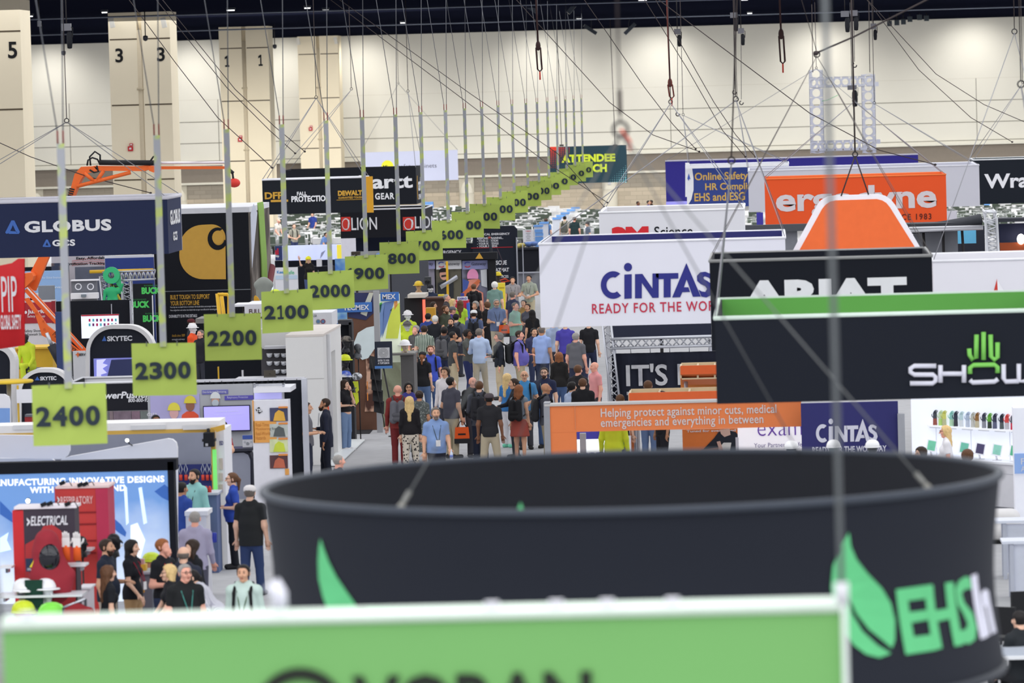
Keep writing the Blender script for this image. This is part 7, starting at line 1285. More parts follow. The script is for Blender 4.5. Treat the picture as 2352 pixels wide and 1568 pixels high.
m.add(vs, [(2*i, 2*i+2, 2*i+3, 2*i+1) for i in range(n)], True).build('cloth', mat((34, 37, 52), .85, vary=.25, scale=2), t); wl = pat((196, 196, 200), (170, 170, 178), 3, .5); wP("IT'S NOT", 1438, 1700, 833, 884, YI+.1, wl, t, bold=.02); wP('THE', 1440, 1560, 898, 940, YI+.1, wl, t, bold=.02)
for k in range(8): MB().tube([V((X0+(X1-X0)*k/7, YI+.12, Z1)), V((X0+(X1-X0)*k/7, YI, Z1+.1))], .01, 5).build('tie', ALU, t)
t = sm('drape_wall', 'dark navy panel under the blue-lettered white banner', 'display wall', 1404, 1634, 745, 779, 122, .15, mat((42, 46, 66), .7), False); 
for x in (1408, 1630): MB().tube([PX(x, 779, 122.1), V((PX(x, 0, 122.1).x, 122.1, 0))], .04, 8).build('post', ALU, t)
t = sm('cloth_bag', 'dark blue pleated umbrella-like cloth beside the white truss post', 'cloth', 1352, 1372, 880, 926, 118, .3, mat((26, 30, 44), .8), False)
person(1424, 908, 'person whose brown hair just shows over the orange band', h=1.72, face=170, hc='br', top=BLK, group=GA)
# ------------------------------------------------------------------ glove showroom
GA0, GB0 = PX(2076, 0, 96.8).x, PX(2480, 0, 92.8).x
def obl(px, off=0.0): f = (px-2076)/404; return V((GA0+(GB0-GA0)*f, 96.8-4.0*f-off, 0))
def wallq(x0, x1, z0, z1, off, th, m, parent, name):
    a, b = obl(x0, off), obl(x1, off); mb = MB(); vs = []
    for p_ in (a, b):
        for d in (0, th):
            for z in (z0, z1): vs.append((p_.x, p_.y+d, z))
    return mb.add(vs, [(0, 1, 5, 4), (2, 6, 7, 3), (0, 4, 6, 2), (1, 3, 7, 5), (0, 2, 3, 1), (4, 5, 7, 6)]).build(name, m, parent)
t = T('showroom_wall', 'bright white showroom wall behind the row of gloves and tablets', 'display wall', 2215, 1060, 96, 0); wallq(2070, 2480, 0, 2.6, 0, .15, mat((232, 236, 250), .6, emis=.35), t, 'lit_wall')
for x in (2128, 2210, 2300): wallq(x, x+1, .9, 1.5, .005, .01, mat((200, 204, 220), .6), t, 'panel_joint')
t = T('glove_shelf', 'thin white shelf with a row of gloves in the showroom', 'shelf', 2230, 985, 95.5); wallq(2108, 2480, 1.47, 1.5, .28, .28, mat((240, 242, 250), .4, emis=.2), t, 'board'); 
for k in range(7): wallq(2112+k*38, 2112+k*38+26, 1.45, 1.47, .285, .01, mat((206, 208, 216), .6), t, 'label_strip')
cols = [((74, 78, 88), (160, 90, 80)), ((206, 226, 190), (190, 226, 130)), ((206, 206, 110), (190, 190, 150)), ((150, 210, 200), (190, 226, 190)), ((56, 60, 78), (64, 64, 72)), ((190, 214, 216), (220, 224, 226)), ((176, 190, 212), (196, 204, 220)), ((196, 200, 190), (206, 206, 200)), ((150, 110, 64), (200, 190, 160)), ((70, 72, 92), (150, 150, 162)), ((110, 180, 70), (60, 70, 60)), ((60, 62, 84), (100, 104, 130)), ((48, 54, 66), (90, 100, 100)), ((220, 80, 76), (196, 196, 200)), ((80, 80, 92), (206, 40, 70)), ((190, 206, 216), (206, 212, 216)), ((36, 38, 42), (46, 46, 50))]
nm = ['dark grey', 'pale green', 'yellow', 'mint', 'charcoal', 'pale teal', 'pale blue', 'pale grey', 'tan and black', 'navy and grey', 'bright green and black', 'indigo', 'black', 'red', 'grey with a red cuff', 'ice blue', 'small black']
for i, x in enumerate((2126, 2139, 2148, 2165, 2175, 2188, 2203, 2215, 2225, 2241, 2254, 2266, 2282, 2294, 2307, 2323, 2332)):
    p_ = obl(x, .14); k = .74; c = V((p_.x, p_.y, 1.5+.14*k)); t = thing('glove', f'{nm[i]} glove standing on the white showroom shelf', 'glove', c, 'gloves on the showroom shelf'); m = MB(); 
    m.obox(c+V((0, 0, .1*k)), (1, 0, 0), (0, 1, 0), (0, 0, 1), .05*k, .03*k, .07*k)
    for j, ln in enumerate((.075, .09, .085, .065)): b0 = c+V(((-.038+.025*j)*k, 0, .165*k)); m.tube([b0, b0+V((.015*k, 0, ln*.5*k)), b0+V((.04*k, -.01, ln*k))], .015*k, 6, r2=.011*k)
    b0 = c+V((-.05*k, 0, .06*k)); m.tube([b0, b0+V((-.03*k, 0, .04*k)), b0+V((-.03*k, 0, .09*k))], .014*k, 6, r2=.011*k); m.build('hand', mat(cols[i][0], .8), t); MB().lathe([(.058*k, -.14*k), (.052*k, 0), (.05*k, .07*k)], tuple(c), 12, .6).build('cuff', mat(cols[i][1], .8), t)
t = T('cabinet_row', 'row of white base cabinets with a counter top under the tablets', 'cabinet', 2230, 1160, 95, 0); wallq(2076, 2480, .08, .88, .75, .7, mat((216, 216, 222), .6), t, 'body'); wallq(2074, 2480, .88, .92, .8, .8, mat((236, 238, 244), .4), t, 'worktop'); wallq(2076, 2480, 0, .08, .7, .6, mat((150, 152, 160), .6), t, 'plinth')
for x in (2150, 2235, 2320, 2400): wallq(x, x+.8, .1, .88, .757, .01, mat((168, 170, 178), .6), t, 'door_gap'); wallq(x+18, x+30, .76, .775, .765, .015, ALU, t, 'handle')
wallq(2076, 2480, .7, .705, .757, .01, mat((168, 170, 178), .6), t, 'drawer_gap')
for i, (x, c_) in enumerate(((2115, (96, 170, 140)), (2152, (120, 70, 66)), (2192, (90, 160, 140)), (2229, (56, 50, 84)), (2268, (120, 176, 160)), (2308, (70, 150, 116)))):
    p_ = obl(x, .45); c = V((p_.x, p_.y, 1.12)); t = thing('tablet', ['green-screened tablet farthest from the picture edge', 'tablet with a red and black screen', 'green-screened tablet behind the woman in white', 'tablet with a dark violet screen', 'pale green-screened tablet, second from the picture edge', 'dark green-screened tablet nearest the picture edge'][i], 'tablet', (c.x, c.y, .92), 'tablets on the showroom counter'); u = V((1, .06, 0)).normalized(); v = V((.22, .4, 1)).normalized(); w = u.cross(v); u = v.cross(w)*-1
    MB().obox(c, u, v, w, .1, .115, .01).build('white_case', mat((240, 240, 246), .4), t); MB().obox(c+w*(.014 if w.y < 0 else -.014), u, v, w, .075, .095, .002).build('screen', mat(c_, .3, emis=.35, vary=.3, scale=8), t); MB().tube([c-v*.1+V((0, .05, 0)), V((c.x, c.y+.08, .92))], .02, 8).build('stand', mat((230, 230, 236), .4), t); MB().lathe([(.09, 0), (.09, .012)], (c.x, c.y+.08, .92), 16).build('foot', mat((230, 230, 236), .4), t)
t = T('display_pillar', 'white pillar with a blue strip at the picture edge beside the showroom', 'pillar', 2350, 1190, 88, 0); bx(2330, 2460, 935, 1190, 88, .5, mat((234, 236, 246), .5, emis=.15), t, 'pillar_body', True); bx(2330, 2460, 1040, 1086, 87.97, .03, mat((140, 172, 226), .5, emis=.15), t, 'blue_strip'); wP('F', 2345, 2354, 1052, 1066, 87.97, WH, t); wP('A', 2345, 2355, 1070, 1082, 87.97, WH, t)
t = T('ottoman', 'white cushioned stool below the showroom cabinets', 'stool', 2290, 1250, 87, 0); c = GR(2292, 1250); v, f = field([((-.25, 0, .18), (.25, 0, .18), .2, .2, 1.2, False), ((-.25, 0, .4), (.25, 0, .4), .17, .17, 1.2, False)], .025, k=.06); mesh_of([(v+np.array((c.x, c.y+.3, .03))-np.array(t['_o']), f, 0)], 'cushion', [mat((226, 224, 224), .6)], t); MB().box(c.x-.22, c.x+.22, c.y+.1, c.y+.5, 0, .06).build('plinth', mat((24, 24, 26), .6), t)
def white_table(px, py, w, d, h, label):
    c = GR(px, py); t = thing('white_table', label, 'table', (c.x+w/2, c.y+d/2, 0)); tm_ = mat((226, 230, 244), .3)
    MB().box(c.x-.12, c.x+w, c.y-.05, c.y+d, h-.04, h).build('table_top', tm_, t)
    for yy in (c.y, c.y+d-.1): MB().box(c.x, c.x+.06, yy, yy+.1, 0, h-.04).build('leg', mat((190, 194, 208), .4), t); MB().box(c.x+.5, c.x+.56, yy, yy+.1, 0, h-.04).build('leg', mat((190, 194, 208), .4), t)
    MB().box(c.x+.06, c.x+.5, c.y+.04, c.y+.06, .1, h-.06).build('front_sheet', mat((214, 218, 232), .4), t); return t
white_table(2306, 1330, 1.2, .6, .95, 'taller white table at the picture edge'); white_table(2322, 1378, 1.2, .6, .92, 'lower white table at the picture edge, in front of the taller one')
def black_chair(px, py, label, face):
    c = GR(px, py); t = thing('black_chair', label, 'chair', c); bk = mat((22, 23, 27), .6); a = R(face); M = Matrix.Translation(c) @ Matrix.Rotation(a, 4, 'Z')
    def pt(nm_, mb): mb.map(M); return mb.build(nm_, bk, t)
    pt('seat', MB().box(-.23, .23, -.22, .22, .43, .48)); m = MB(); n = 8
    for i in range(n): m.box(-.22+.055*i, -.22+.055*(i+1), .2+.02*abs(i-3.5)*-.4, .235, .52, .9)
    pt('backrest', m)
    for sx in (-.2, .2):
        for sy in (-.18, .2): pt('leg', MB().tube([(sx, sy, .44), (sx*1.1, sy*1.15, 0)], .014, 6))
    return t
black_chair(2318, 1540, 'black chair in the lower corner beyond the dark drum', 150); black_chair(2346, 1500, 'black chair at the very edge in the lower corner', 200)
person(2342, 1408, 'seated person in dark jacket at the lower corner beyond the drum', h=1.72, face=-140, hc='blk', top=(34, 38, 42), sl='long', bot=(34, 36, 40), sit=1, arms=('low', 'low'), group=GA)
t = T('folding_table', 'white-topped table with grey trays at the lower picture corner', 'table', 2330, 1568, 62); c = GR(2340, 1640); MB().box(c.x-.35, c.x+1.0, c.y, c.y+.7, .7, .74).build('table_top', mat((216, 218, 220), .5), t); MB().box(c.x-.3, c.x+.6, c.y+.1, c.y+.5, .74, .84).build('tray', mat((170, 176, 186), .4), t)
for sx in (-.3, .9): MB().tube([(c.x+sx, c.y+.3, .7), (c.x+sx, c.y+.3, 0)], .02, 8).build('leg', hookm, t)
# ------------------------------------------------------------------ booths far off on the other side
t = sm('awning', 'dark grey sagging awning edge beyond the orange trapezoid', 'awning', 2080, 2256, 512, 520, 150, 1.5, mat((70, 72, 78), .8), False, 'beam'); X0, X1, Z0, Z1 = rP(1990, 2256, 500, 520, 150); m = MB(); vs = []; n = 20
for i in range(n+1): f = i/n; x = X0+(X1-X0)*f; z = Z1-.32*math.sin(math.pi*min(1, .35+f*.62))-.02; vs += [(x, 149.9, z), (x, 149.9, z-.14), (x, 151, z+.1), (x, 151, z-.05)]
fs = []
for i in range(n): o = 4*i; fs += [(o, o+4, o+5, o+1), (o, o+2, o+6, o+4), (o+1, o+5, o+7, o+3)]
m.add(vs, fs, True).build('cloth', mat((66, 68, 74), .9), t)
for x in (2120, 2209): MB().tube([PX(x, 520, 150), V((PX(x, 0, 150).x, 150, 0))], .04, 8).build('post', hookm, t)
t = T('awning_rail', 'pair of bright metal rails under the sagging awning', 'rail', 2170, 530, 149.5); MB().tube([PX(2088, 524, 149.5), PX(2258, 520, 149.5)], .04, 8).build('upper_rail', mat((220, 220, 226), .3, .5), t); MB().tube([PX(2088, 530, 149.5), PX(2258, 524, 149.5)], .05, 8).build('lower_rail', mat((220, 220, 226), .3, .5), t)
t = sm('cloth_banner', 'grey wrinkled cloth banner under the awning rails', 'banner', 2098, 2200, 530, 574, 151, .1, mat((150, 152, 160), .8, vary=.15, scale=1.5)); wP('PIONEER HEAT & INDUSTRIAL', 2100, 2160, 531, 535, 151, mat((100, 102, 110), .7), t)
t = T('monitor', 'teal-blue screen on the dark booth wall beside the lattice arch', 'screen', 2220, 560, 153); bx(2199, 2242, 528, 559, 153, .1, mat((96, 170, 206), .4, emis=.4), t, 'screen'); bx(2219, 2221, 540, 545, 153.1, 2, hookm, t, 'wall_arm'); sm('drape_wall', 'dark grey booth wall behind the teal screen', 'display wall', 2146, 2262, 520, 600, 155, .2, mat((52, 54, 64), .8)); sm('counter', 'low dark counter with white name cards under the grey cloth banner', 'counter', 2150, 2262, 580, 600, 148, .6, mat((44, 48, 60), .7)); 
for i, x in enumerate((2160, 2215)): t = sm('name_card', ['first white name card on the low dark counter', 'second white name card on the low dark counter'][i], 'card', x, x+16, 584, 588, 147.8, .05, WH, False, 'card')
YL2 = 147.0; t = T('truss_arch', 'white lattice truss arch post at the edge of the far booths', 'truss', 2274, 590, YL2, 0); truss(V((PX(2274, 0, YL2).x, YL2, 0)), PX(2276, 500, YL2), .32, 16, t, 'truss_leg', r=.04, m=mat((220, 222, 228), .4, .3)); truss(PX(2276, 500, YL2), PX(2270, 494, YL2+4), .3, 6, t, r=.04, m=mat((220, 222, 228), .4, .3))
t = sm('drape_wall', 'navy booth wall with a bright lamp beyond the lattice arch', 'display wall', 2290, 2460, 512, 556, 152, .2, mat((48, 54, 84), .6, vary=.3, scale=1)); c = PX(2345, 549, 151.5); MB().ell(tuple(c), .12, .08, .16, 10, 8).build('lamp', mat((255, 250, 240), .4, emis=8.0), t); bx(2292, 2460, 556, 588, 151.5, .3, mat((196, 96, 56), .7, vary=.1, scale=6), t, 'orange_base', True)
t = sm('awning', 'dark grey awning edge at the picture edge beyond the lattice arch', 'awning', 2286, 2460, 500, 508, 151, 1.2, mat((66, 68, 76), .8), False, 'beam'); MB().tube([PX(2290, 508, 151), V((PX(2290, 0, 151).x, 151, 0))], .04, 8).build('post', hookm, t)
t = sm('drape_wall', 'grey booth wall behind the white logo banner and the trapezoid sign', 'display wall', 1712, 1832, 530, 600, 140, .2, mat((120, 122, 130), .7, vary=.1)); bx(1706, 2000, 514, 530, 139.8, .4, mat((76, 78, 84), .8), t, 'dark_band'); bx(1712, 1760, 530, 545, 139.7, .1, mat((150, 152, 158), .6), t, 'pale_panel')
sm('drape_wall', 'narrow deep-blue strip wall between the far white and orange banners', 'display wall', 1738, 1753, 488, 520, 176, .2, mat((66, 62, 170), .6)); sm('sign_board', 'lit lavender counter sign under the curved blue banner', 'sign', 1530, 1578, 463, 476, 215, .4, mat((150, 146, 226), .5, emis=.3)); sm('sign_board', 'white panel below the long white banner', 'sign', 2174, 2198, 484, 510, 180, .2, mat((206, 206, 216), .6))
# ------------------------------------------------------------------ dark dealer booth behind the aisle and the lunch entrance
t = sm('skirted_table', 'black-skirted table with plastic bowls at the lunch entrance', 'table', 1188, 1240, 572, 645, 215, 1.0, mat((24, 26, 34), .85, vary=.2, scale=6), True, 'skirt'); bx(1186, 1242, 569, 573, 214.9, 1.1, mat((30, 32, 40), .7), t, 'table_top')
t = sm('pipe_and_drape', 'grey drape screen with chrome posts below the black-skirted table', 'drape', 1188, 1260, 626, 690, 200, .1, mat((120, 122, 130), .85, vary=.12, scale=4), True, 'drape'); bx(1188, 1260, 624, 627, 199.9, .1, ALU, t, 'top_rail'); bx(1201, 1203, 560, 690, 199.8, .06, ALU, t, 'post', True)
t = sm('sign_board', 'white day-schedule sign with red heading at the lunch entrance', 'sign', 1201, 1226, 527, 556, 222, .05, WH, False); wP('TUESDAY', 1207, 1220, 529.5, 532, 222, mat((200, 60, 60), .6), t, bold=.03)
for k in range(5): pP(1208+k % 2*2, 1219-k % 2*2, 535+4*k, 536.2+4*k, 222, mat((150, 150, 156), .6), t, 'text_line')
MB().tube([PX(1213, 556, 222.03), V((PX(1213, 0, 222).x, 222.03, 0))], .03, 6).build('stand', hookm, t)
for i, (x, y, c_) in enumerate(((1190, 568, (226, 206, 120)), (1198, 566, (214, 196, 110)), (1215, 563, (120, 150, 214)), (1226, 562, (120, 150, 214)))): solo('snack_bowl', MB().lathe([(.1, 0), (.2, .12), (.21, .16), (.1, .2)], tuple(PX(x, y+3, 215.4)), 12), ['outer', 'second', 'third', 'inner'][i]+' heaped snack bowl on the black-skirted table', 'bowl', mat(c_, .6, vary=.4, scale=14))
sm('booth_partition', 'dark partition behind the aisle crowd under the lunch tables', 'display panel', 960, 1090, 560, 600, 210, .2, DKP) 
# blue-lidded white bins in a row receding to the lunch tables
wb = mat((206, 210, 220), .6); lb = mat((110, 160, 224), .6)
for i, (x0, x1, yt, yb) in enumerate(((1226, 1246, 517, 560), (1239, 1259, 510, 552), (1269, 1288, 500, 545), (1278, 1298, 494, 538), (1288, 1307, 488, 530), (1302, 1320, 481, 522), (1312, 1330, 476, 515))):
    Yb = 225+i*13; t = T('lunch_bin', f'white bin with a light blue lid, {["first","second","third","fourth","fifth","sixth","last"][i]} in the row to the lunch tables', 'bin', (x0+x1)/2, yb, Yb, 0, 'blue-lidded bins'); bx(x0+.5, x1-.5, yt+3, yb, Yb, .6, wb, t, 'bin_body', True); bx(x0-.5, x1+.5, yt, yt+4, Yb-.05, .7, lb, t, 'lid')
for i, (x, y) in enumerate(((1228, 527), (1229, 535), (1229, 544))): t = T('lunch_box', ['top', 'middle', 'bottom'][i]+' light blue box of the stack at the lunch entrance', 'box', x, y+7, 223, None, 'stacked light blue boxes'); bx(x, x+18, y, y+7, 223, .5, lb, t, 'box', i == 2)
# ------------------------------------------------------------------ the lunch seating
def proj(p):
    d = V(p)-CAM; z = d.dot(_f); return 1176+F*d.dot(_R)/z, 784-F*d.dot(_U)/z
WIN = ((628, 790, 484, 568), (975, 1262, 478, 560), (2120, 2360, 460, 508), (1712, 1742, 484, 516), (1326, 1378, 484, 548), (592, 632, 484, 540))
def inwin(p, g=0):
    x, y = proj(p); return any(a-g <= x <= b+g and c <= y <= d+12 for a, b, c, d in WIN)
green = mat((74, 84, 74), .8, vary=.15, scale=9); chrome = mat((186, 190, 190), .3, .6)
def chair_proto():
    t = thing('banquet_chair', 'x', 'chair', (0, 0, 0)); MB().box(-.21, .21, -.2, .22, .43, .49).build('seat', green, t); m = MB(); m.obox((0, .23, .73), (1, 0, 0), (0, .14, 1), (0, 1, -.14), .2, .19, .018); m.build('backrest', green, t)
    m = MB()
    for sx in (-.22, .22): m.tube([(sx, -.2, 0), (sx, -.19, .43), (sx, .2, .45), (sx, .26, .93)], .02, 5); m.tube([(sx, .2, .45), (sx, .28, 0)], .014, 5)
    m.tube([(-.22, .262, .93), (.22, .262, .93)], .022, 5); m.build('chair_frame', chrome, t); return t
proto = chair_proto(); kids = list(proto.children); spots = []; tabs = []; cloth = mat((222, 222, 224), .7)
lab = {0: 'green banquet chair at the lunch tables seen under the gold-lettered banner', 1: 'green banquet chair at the lunch tables behind the lime signs', 2: 'green banquet chair at the lunch tables under the black edge banner', 3: 'green banquet chair glimpsed between the white and blue banners', 4: 'green banquet chair at the lunch tables beside the white logo banner', 5: 'green banquet chair glimpsed beside the black workwear tower'}
Yr = 258.0
while Yr < 331:
    for ix in range(-24, 14):
        X = ix*2.25+(.6 if int(Yr) % 2 else 0)
        if inwin((X, Yr, .75), 24): tabs.append((X, Yr))
        for sgn in (-1, 1):
            for k in range(4):
                x = X-.72+.48*k+random.uniform(-.05, .05); y = Yr+sgn*(.62+random.uniform(-.04, .1))
                if random.random() < .62 and inwin((x, y, .8)): spots.append((x, y, 0 if sgn > 0 else 180))
    Yr += 2.9
spots.sort(key=lambda s: s[1]); print('CHAIRS', len(spots), len(tabs), file=open('/tmp/n.txt', 'w'))
step = max(1, len(spots)/300); sel = set(int(i*1.0) for i in range(min(300, len(spots)))); rest = MB()
for i, (x, y, a) in enumerate(spots):
    if i < 300:
        if i == 0: o = proto
        else:
            o = proto.copy(); COL.objects.link(o)
            for kk in kids: c = kk.copy(); COL.objects.link(c); c.parent = o
        o.location = (x, y, 0); o.rotation_euler = (0, 0, R(a+random.uniform(-9, 9)))
        px_, py_ = proj((x, y, .8)); w = next(j for j, (p0, p1, q0, q1) in enumerate(WIN) if p0 <= px_ <= p1 and q0 <= py_ <= q1+12); o['label'] = lab[w]; o['group'] = f'lunch chairs, patch {w+1}'
    else:
        M = Matrix.Translation((x, y, 0)) @ Matrix.Rotation(R(a), 4, 'Z'); b0 = MB().use(green).box(-.21, .21, -.2, .22, .43, .49).box(-.2, .2, .22, .26, .54, .92).use(chrome).box(-.23, -.2, -.2, .26, 0, .45).box(.2, .23, -.2, .26, 0, .45).map(M); o_ = len(rest.v); rest.v += b0.v; rest.f += [tuple(q+o_ for q in f) for f in b0.f]; rest.mi += b0.mi; rest.smooth += b0.smooth; rest.m = b0.m
if rest.v: o = rest.build('chair_rows'); tag(o, 'far rows of green lunch chairs below the block wall', 'chairs', None, 'stuff')
t0_ = None
for i, (x, y) in enumerate(tabs):
    px_, py_ = proj((x, y, .75)); w = min(range(6), key=lambda j: abs(px_-(WIN[j][0]+WIN[j][1])/2))
    if t0_ is None:
        t0_ = thing('lunch_table', 'x', 'table', (x, y, 0)); MB().box(x-1.0, x+1.0, y-.38, y+.38, .72, .76).build('table_top', cloth, t0_); MB().box(x-.98, x+.98, y-.36, y+.36, .45, .72).build('cloth_skirt', cloth, t0_); MB().box(x-.6, x+.1, y-.2, y+.15, .76, .93).build('white_carton', cloth, t0_)
        for sx in (-.8, .8): MB().box(x+sx-.03, x+sx+.03, y-.3, y+.3, 0, .45).build('leg_frame', hookm, t0_)
        o = t0_
    else:
        o = t0_.copy(); COL.objects.link(o); o.location = (x, y, 0)
        for kk in t0_.children: c = kk.copy(); COL.objects.link(c); c.parent = o
    o['label'] = lab[w].replace('green banquet chair at the lunch tables', 'white lunch table').replace('green banquet chair', 'white lunch table'); o['group'] = f'lunch tables, patch {w+1}'
# blue cloths over some tables
for i, (x, y) in enumerate(((682, 506), (641, 516), (650, 514), (712, 498), (738, 493), (985, 489), (2236, 492), (2262, 494))):
    p_ = GR(x, y+8); t = thing('covered_table', ['light blue covered table nearest the checked-shirt person', 'light blue covered table beside the white-haired person', 'small light blue covered table behind the grey poles', 'light blue covered table by the royal blue polo', 'far light blue covered table under the gold-lettered banner', 'light blue covered table beside the lion-head header', 'light blue covered table under the black edge banner', 'second light blue covered table under the black edge banner'][i], 'table', p_, 'light blue covered tables'); MB().box(p_.x-.3, p_.x+.3, p_.y-.1, p_.y+.5, .55, .95).build('blue_cover', lb, t); MB().box(p_.x-.28, p_.x+.28, p_.y-.08, p_.y+.48, 0, .55).build('white_base', wb, t)
def P(hx, hy, label, h, face, g=GA, **d): return person(hx, hy, label, h=h, face=face, group=g, **d)
# --- around the safety-gear stand, lower part of the picture
P(243, 1241, 'person with dark beard in navy polo and beige trousers facing the tall red panels', 1.78, 75, GB, skin='m', beard=1, top=(34, 42, 58), bot=(186, 174, 160), arms=('down', 'bent'), fat=.03)
P(246, 1302, 'person with long brown hair and glasses on head, in black, beside the red clothes rack', 1.64, 115, GB, fem=1, hair='vlong', hc='br', top=BLK, bot=BLK, arms=('down', 'fwd'))
P(301, 1243, 'person with straight black hair, black polo, khaki trousers and red lanyard', 1.7, 70, GB, fem=1, hair='long', hc='blk', top=(24, 25, 32), bot=(170, 138, 100), lany=(150, 30, 50), arms=('fwd', 'down'), belt=(60, 50, 44))
P(373, 1241, 'person with reddish hair and red lanyard looking down in black polo', 1.8, 62, GB, hc='red', skin='r', top=BLK, bot=DJ, lany=(200, 50, 50), head=(0, 24), arms=('bent', 'bent'))
P(389, 1300, 'person with blond ponytail and glasses in black reaching down toward a table', 1.62, -72, GB, fem=1, hair='long', hc='bl', top=BLK, bot=BLK, glass=1, arms=('low', 'low'), head=(0, 10))
P(421, 1258, 'balding person in dark grey-navy suit jacket seen from behind', 1.76, 172, GB, hair='fringe', hc='sg', top=(42, 46, 62), sl='long', hem=.78, bot=(40, 42, 54), arms=('down', 'bent'))
P(441, 1243, 'person with wavy dark hair in black bowing toward the bald suited person', 1.68, -50, GB, fem=1, hair='long', hc='dk', top=BLK, sl='long', head=(0, 26), arms=('bent', 'down'), lany=(130, 40, 50))
P(424, 1299, 'grey-haired person with glasses, black polo and badge on green lanyard', 1.79, 22, GB, hc='gr', skin='r', glass=1, top=(26, 28, 30), bot=BLK, lany=(70, 140, 130), fat=.05, head=(12, 0))
P(447, 1177, 'bald person in lavender shirt seen from behind near the charging counter', 1.77, 176, GB, hair='buzz', hc='gr', skin='r', top=(168, 164, 190), sl='long', bot=(80, 80, 96), arms=('fwd', 'fwd'))
P(447, 1080, 'person with dark beard, teal shirt and lanyard smiling behind the counter', 1.8, -38, GB, skin='m', beard=1, hc='blk', top=(142, 196, 192), sl='long', lany=(60, 60, 52), arms=('reach', 'down'), bot=CH)
P(416, 1110, 'person in royal blue polo half hidden behind the backlit wall', 1.7, 135, GB, skin='t', hc='blk', top=(44, 72, 150), bot=CH)
P(534, 1088, 'person with blond ponytail, royal blue polo and black trousers, arms held forward', 1.66, -80, GB, fem=1, hair='pony', hc='br', top=(48, 76, 168), bot=(24, 26, 34), arms=('bent', 'bent'), fat=.03, glass=1, shoe=(28, 28, 32))
P(573, 1118, 'person with white cap, black short-sleeved shirt and blue jeans walking away', 1.8, 168, GB, hat='cap', hatc=(226, 222, 222), top=(34, 36, 38), hem=.8, bot=(48, 64, 104), legs='step', fat=.06, hc='sg', arms=('down', 'down'), shoe=(40, 44, 60))
P(497, 1304, 'person with black ponytail and white striped jacket bending forward', 1.64, -75, GB, fem=1, hair='pony', hc='blk', lean=.55, sl='long', arms=('low', 'low'), mat_top=pat((214, 214, 222), (176, 176, 190), 22, .5, 'wave'), bot=CH)
P(559, 1300, 'person with dark hair, mint shirt, lanyard and black backpack straps', 1.76, -8, GB, skin='m', hc='blk', top=(188, 208, 200), sl='long', lany=(70, 96, 60), bot=(52, 56, 70), pack=(30, 30, 34), packl='black backpack on the person in the mint shirt', arms=('down', 'down'), fat=.03)
# --- by the monitor stand and the white arch
P(504, 968, 'person in dark red polo with hand on hip at the monitor stand', 1.78, 140, GB, skin='m', hc='dk', top=(148, 32, 40), bot=(30, 30, 36), arms=('hip', 'down'), lean=.12)
t_ = P(747, 917, 'bald person in navy suit reading a phone by the white arch', 1.8, -88, skin='t', hair='buzz', hc='dk', beard=1, top=(34, 38, 56), sl='long', hem=.76, bot=(24, 28, 42), shirt2=(220, 224, 228), arms=('bent', 'down'), head=(0, 22), legs='step'); held_phone(t_, 0, 'phone held by the bald person in navy suit')
P(703, 926, 'person in grey polo and dark jeans half hidden by the tall black panel', 1.78, 92, skin='m', top=(110, 110, 118), bot=(44, 48, 66), arms=('bent', 'bent'))
t_ = P(791, 874, 'person with long dark hair, black top and light jeans talking on a phone', 1.62, 62, fem=1, hair='vlong', hc='dk', top=(26, 26, 32), bot=(116, 140, 176), shoe=(232, 230, 232), arms=('bent', 'phone'), hem=.96); held_phone(t_, 1, 'phone at the ear of the long-haired person in light jeans')
P(776, 1047, 'person with cropped grey hair whose head shows over the dark drum', 1.75, 120, hair='buzz', hc='gr', skin='r', top=(70, 70, 78))
for x, y, c, l, f in ((357, 955, 'b', 'person with black hair whose head shows over the long yellow-edged counter', 20), (400, 964, 'm', 'person with brown hair showing only hair over the yellow-edged counter', 180), (49, 975, 'm', 'person with dark hair behind the rounded white wall', 60)):
    P(x, y, l, 1.72, f, GB, skin=c, hc='blk' if c == 'b' else 'br', top=BLK)
P(344, 688, 'person in black polo and khaki trousers behind the tall black workwear tower', 1.8, 80, GB, skin='m', top=BLK, bot=KH, arms=('down', 'fwd'))
P(438, 734, 'person in maroon cap behind the hi-vis mannequin', 1.8, 100, GB, hat='cap', hatc=(96, 40, 46), top=(60, 62, 70))
P(461, 759, 'person with short grey hair and dark jacket beside the hi-vis mannequin', 1.78, -40, GB, hc='sg', hair='buzz', skin='r', top=(36, 36, 44), sl='long')
P(708, 592, 'person in yellow hard hat with long blond hair raising one arm', 1.72, 10, GB, fem=1, hair='vlong', hc='bl', hat='hard', hatc=(226, 222, 40), top=(28, 26, 28), bot=(74, 88, 130), arms=('up', 'down'))
# --- the aisle, front rows
P(913, 886, 'bald person in rust red suit with grey backpack', 1.78, 180, hair='bald', hc='gr', skin='r', top=(132, 50, 48), sl='long', hem=.82, bot=(118, 42, 44), shoe=(30, 30, 40), pack=(104, 104, 112), packl='grey backpack with blue trim on the rust red suit')
P(938, 880, 'person with long black hair and glasses in blue facing the camera', 1.74, 8, skin='m', hair='long', hc='blk', glass=1, top=(66, 66, 140), bot=CH)
P(940, 913, 'person with long wavy blond hair, black cardigan and floral trousers', 1.66, 178, fem=1, hair='vlong', hc='bl', top=(28, 26, 30), sl='long', mat_bot=pat((44, 34, 34), (216, 206, 190), 17, .34, 'voronoi'), bot=(200, 196, 184), legs='step', hem=.9)
P(963, 899, 'person with dark bun and grey dotted dress', 1.66, 175, fem=1, hair='bun', hc='dk', skin='t', mat_top=pat((150, 154, 150), (84, 90, 88), 26, .3, 'voronoi'), bot=None, skirt=(.35, pat((150, 154, 150), (84, 90, 88), 26, .3, 'voronoi')), arms=('down', 'bent'))
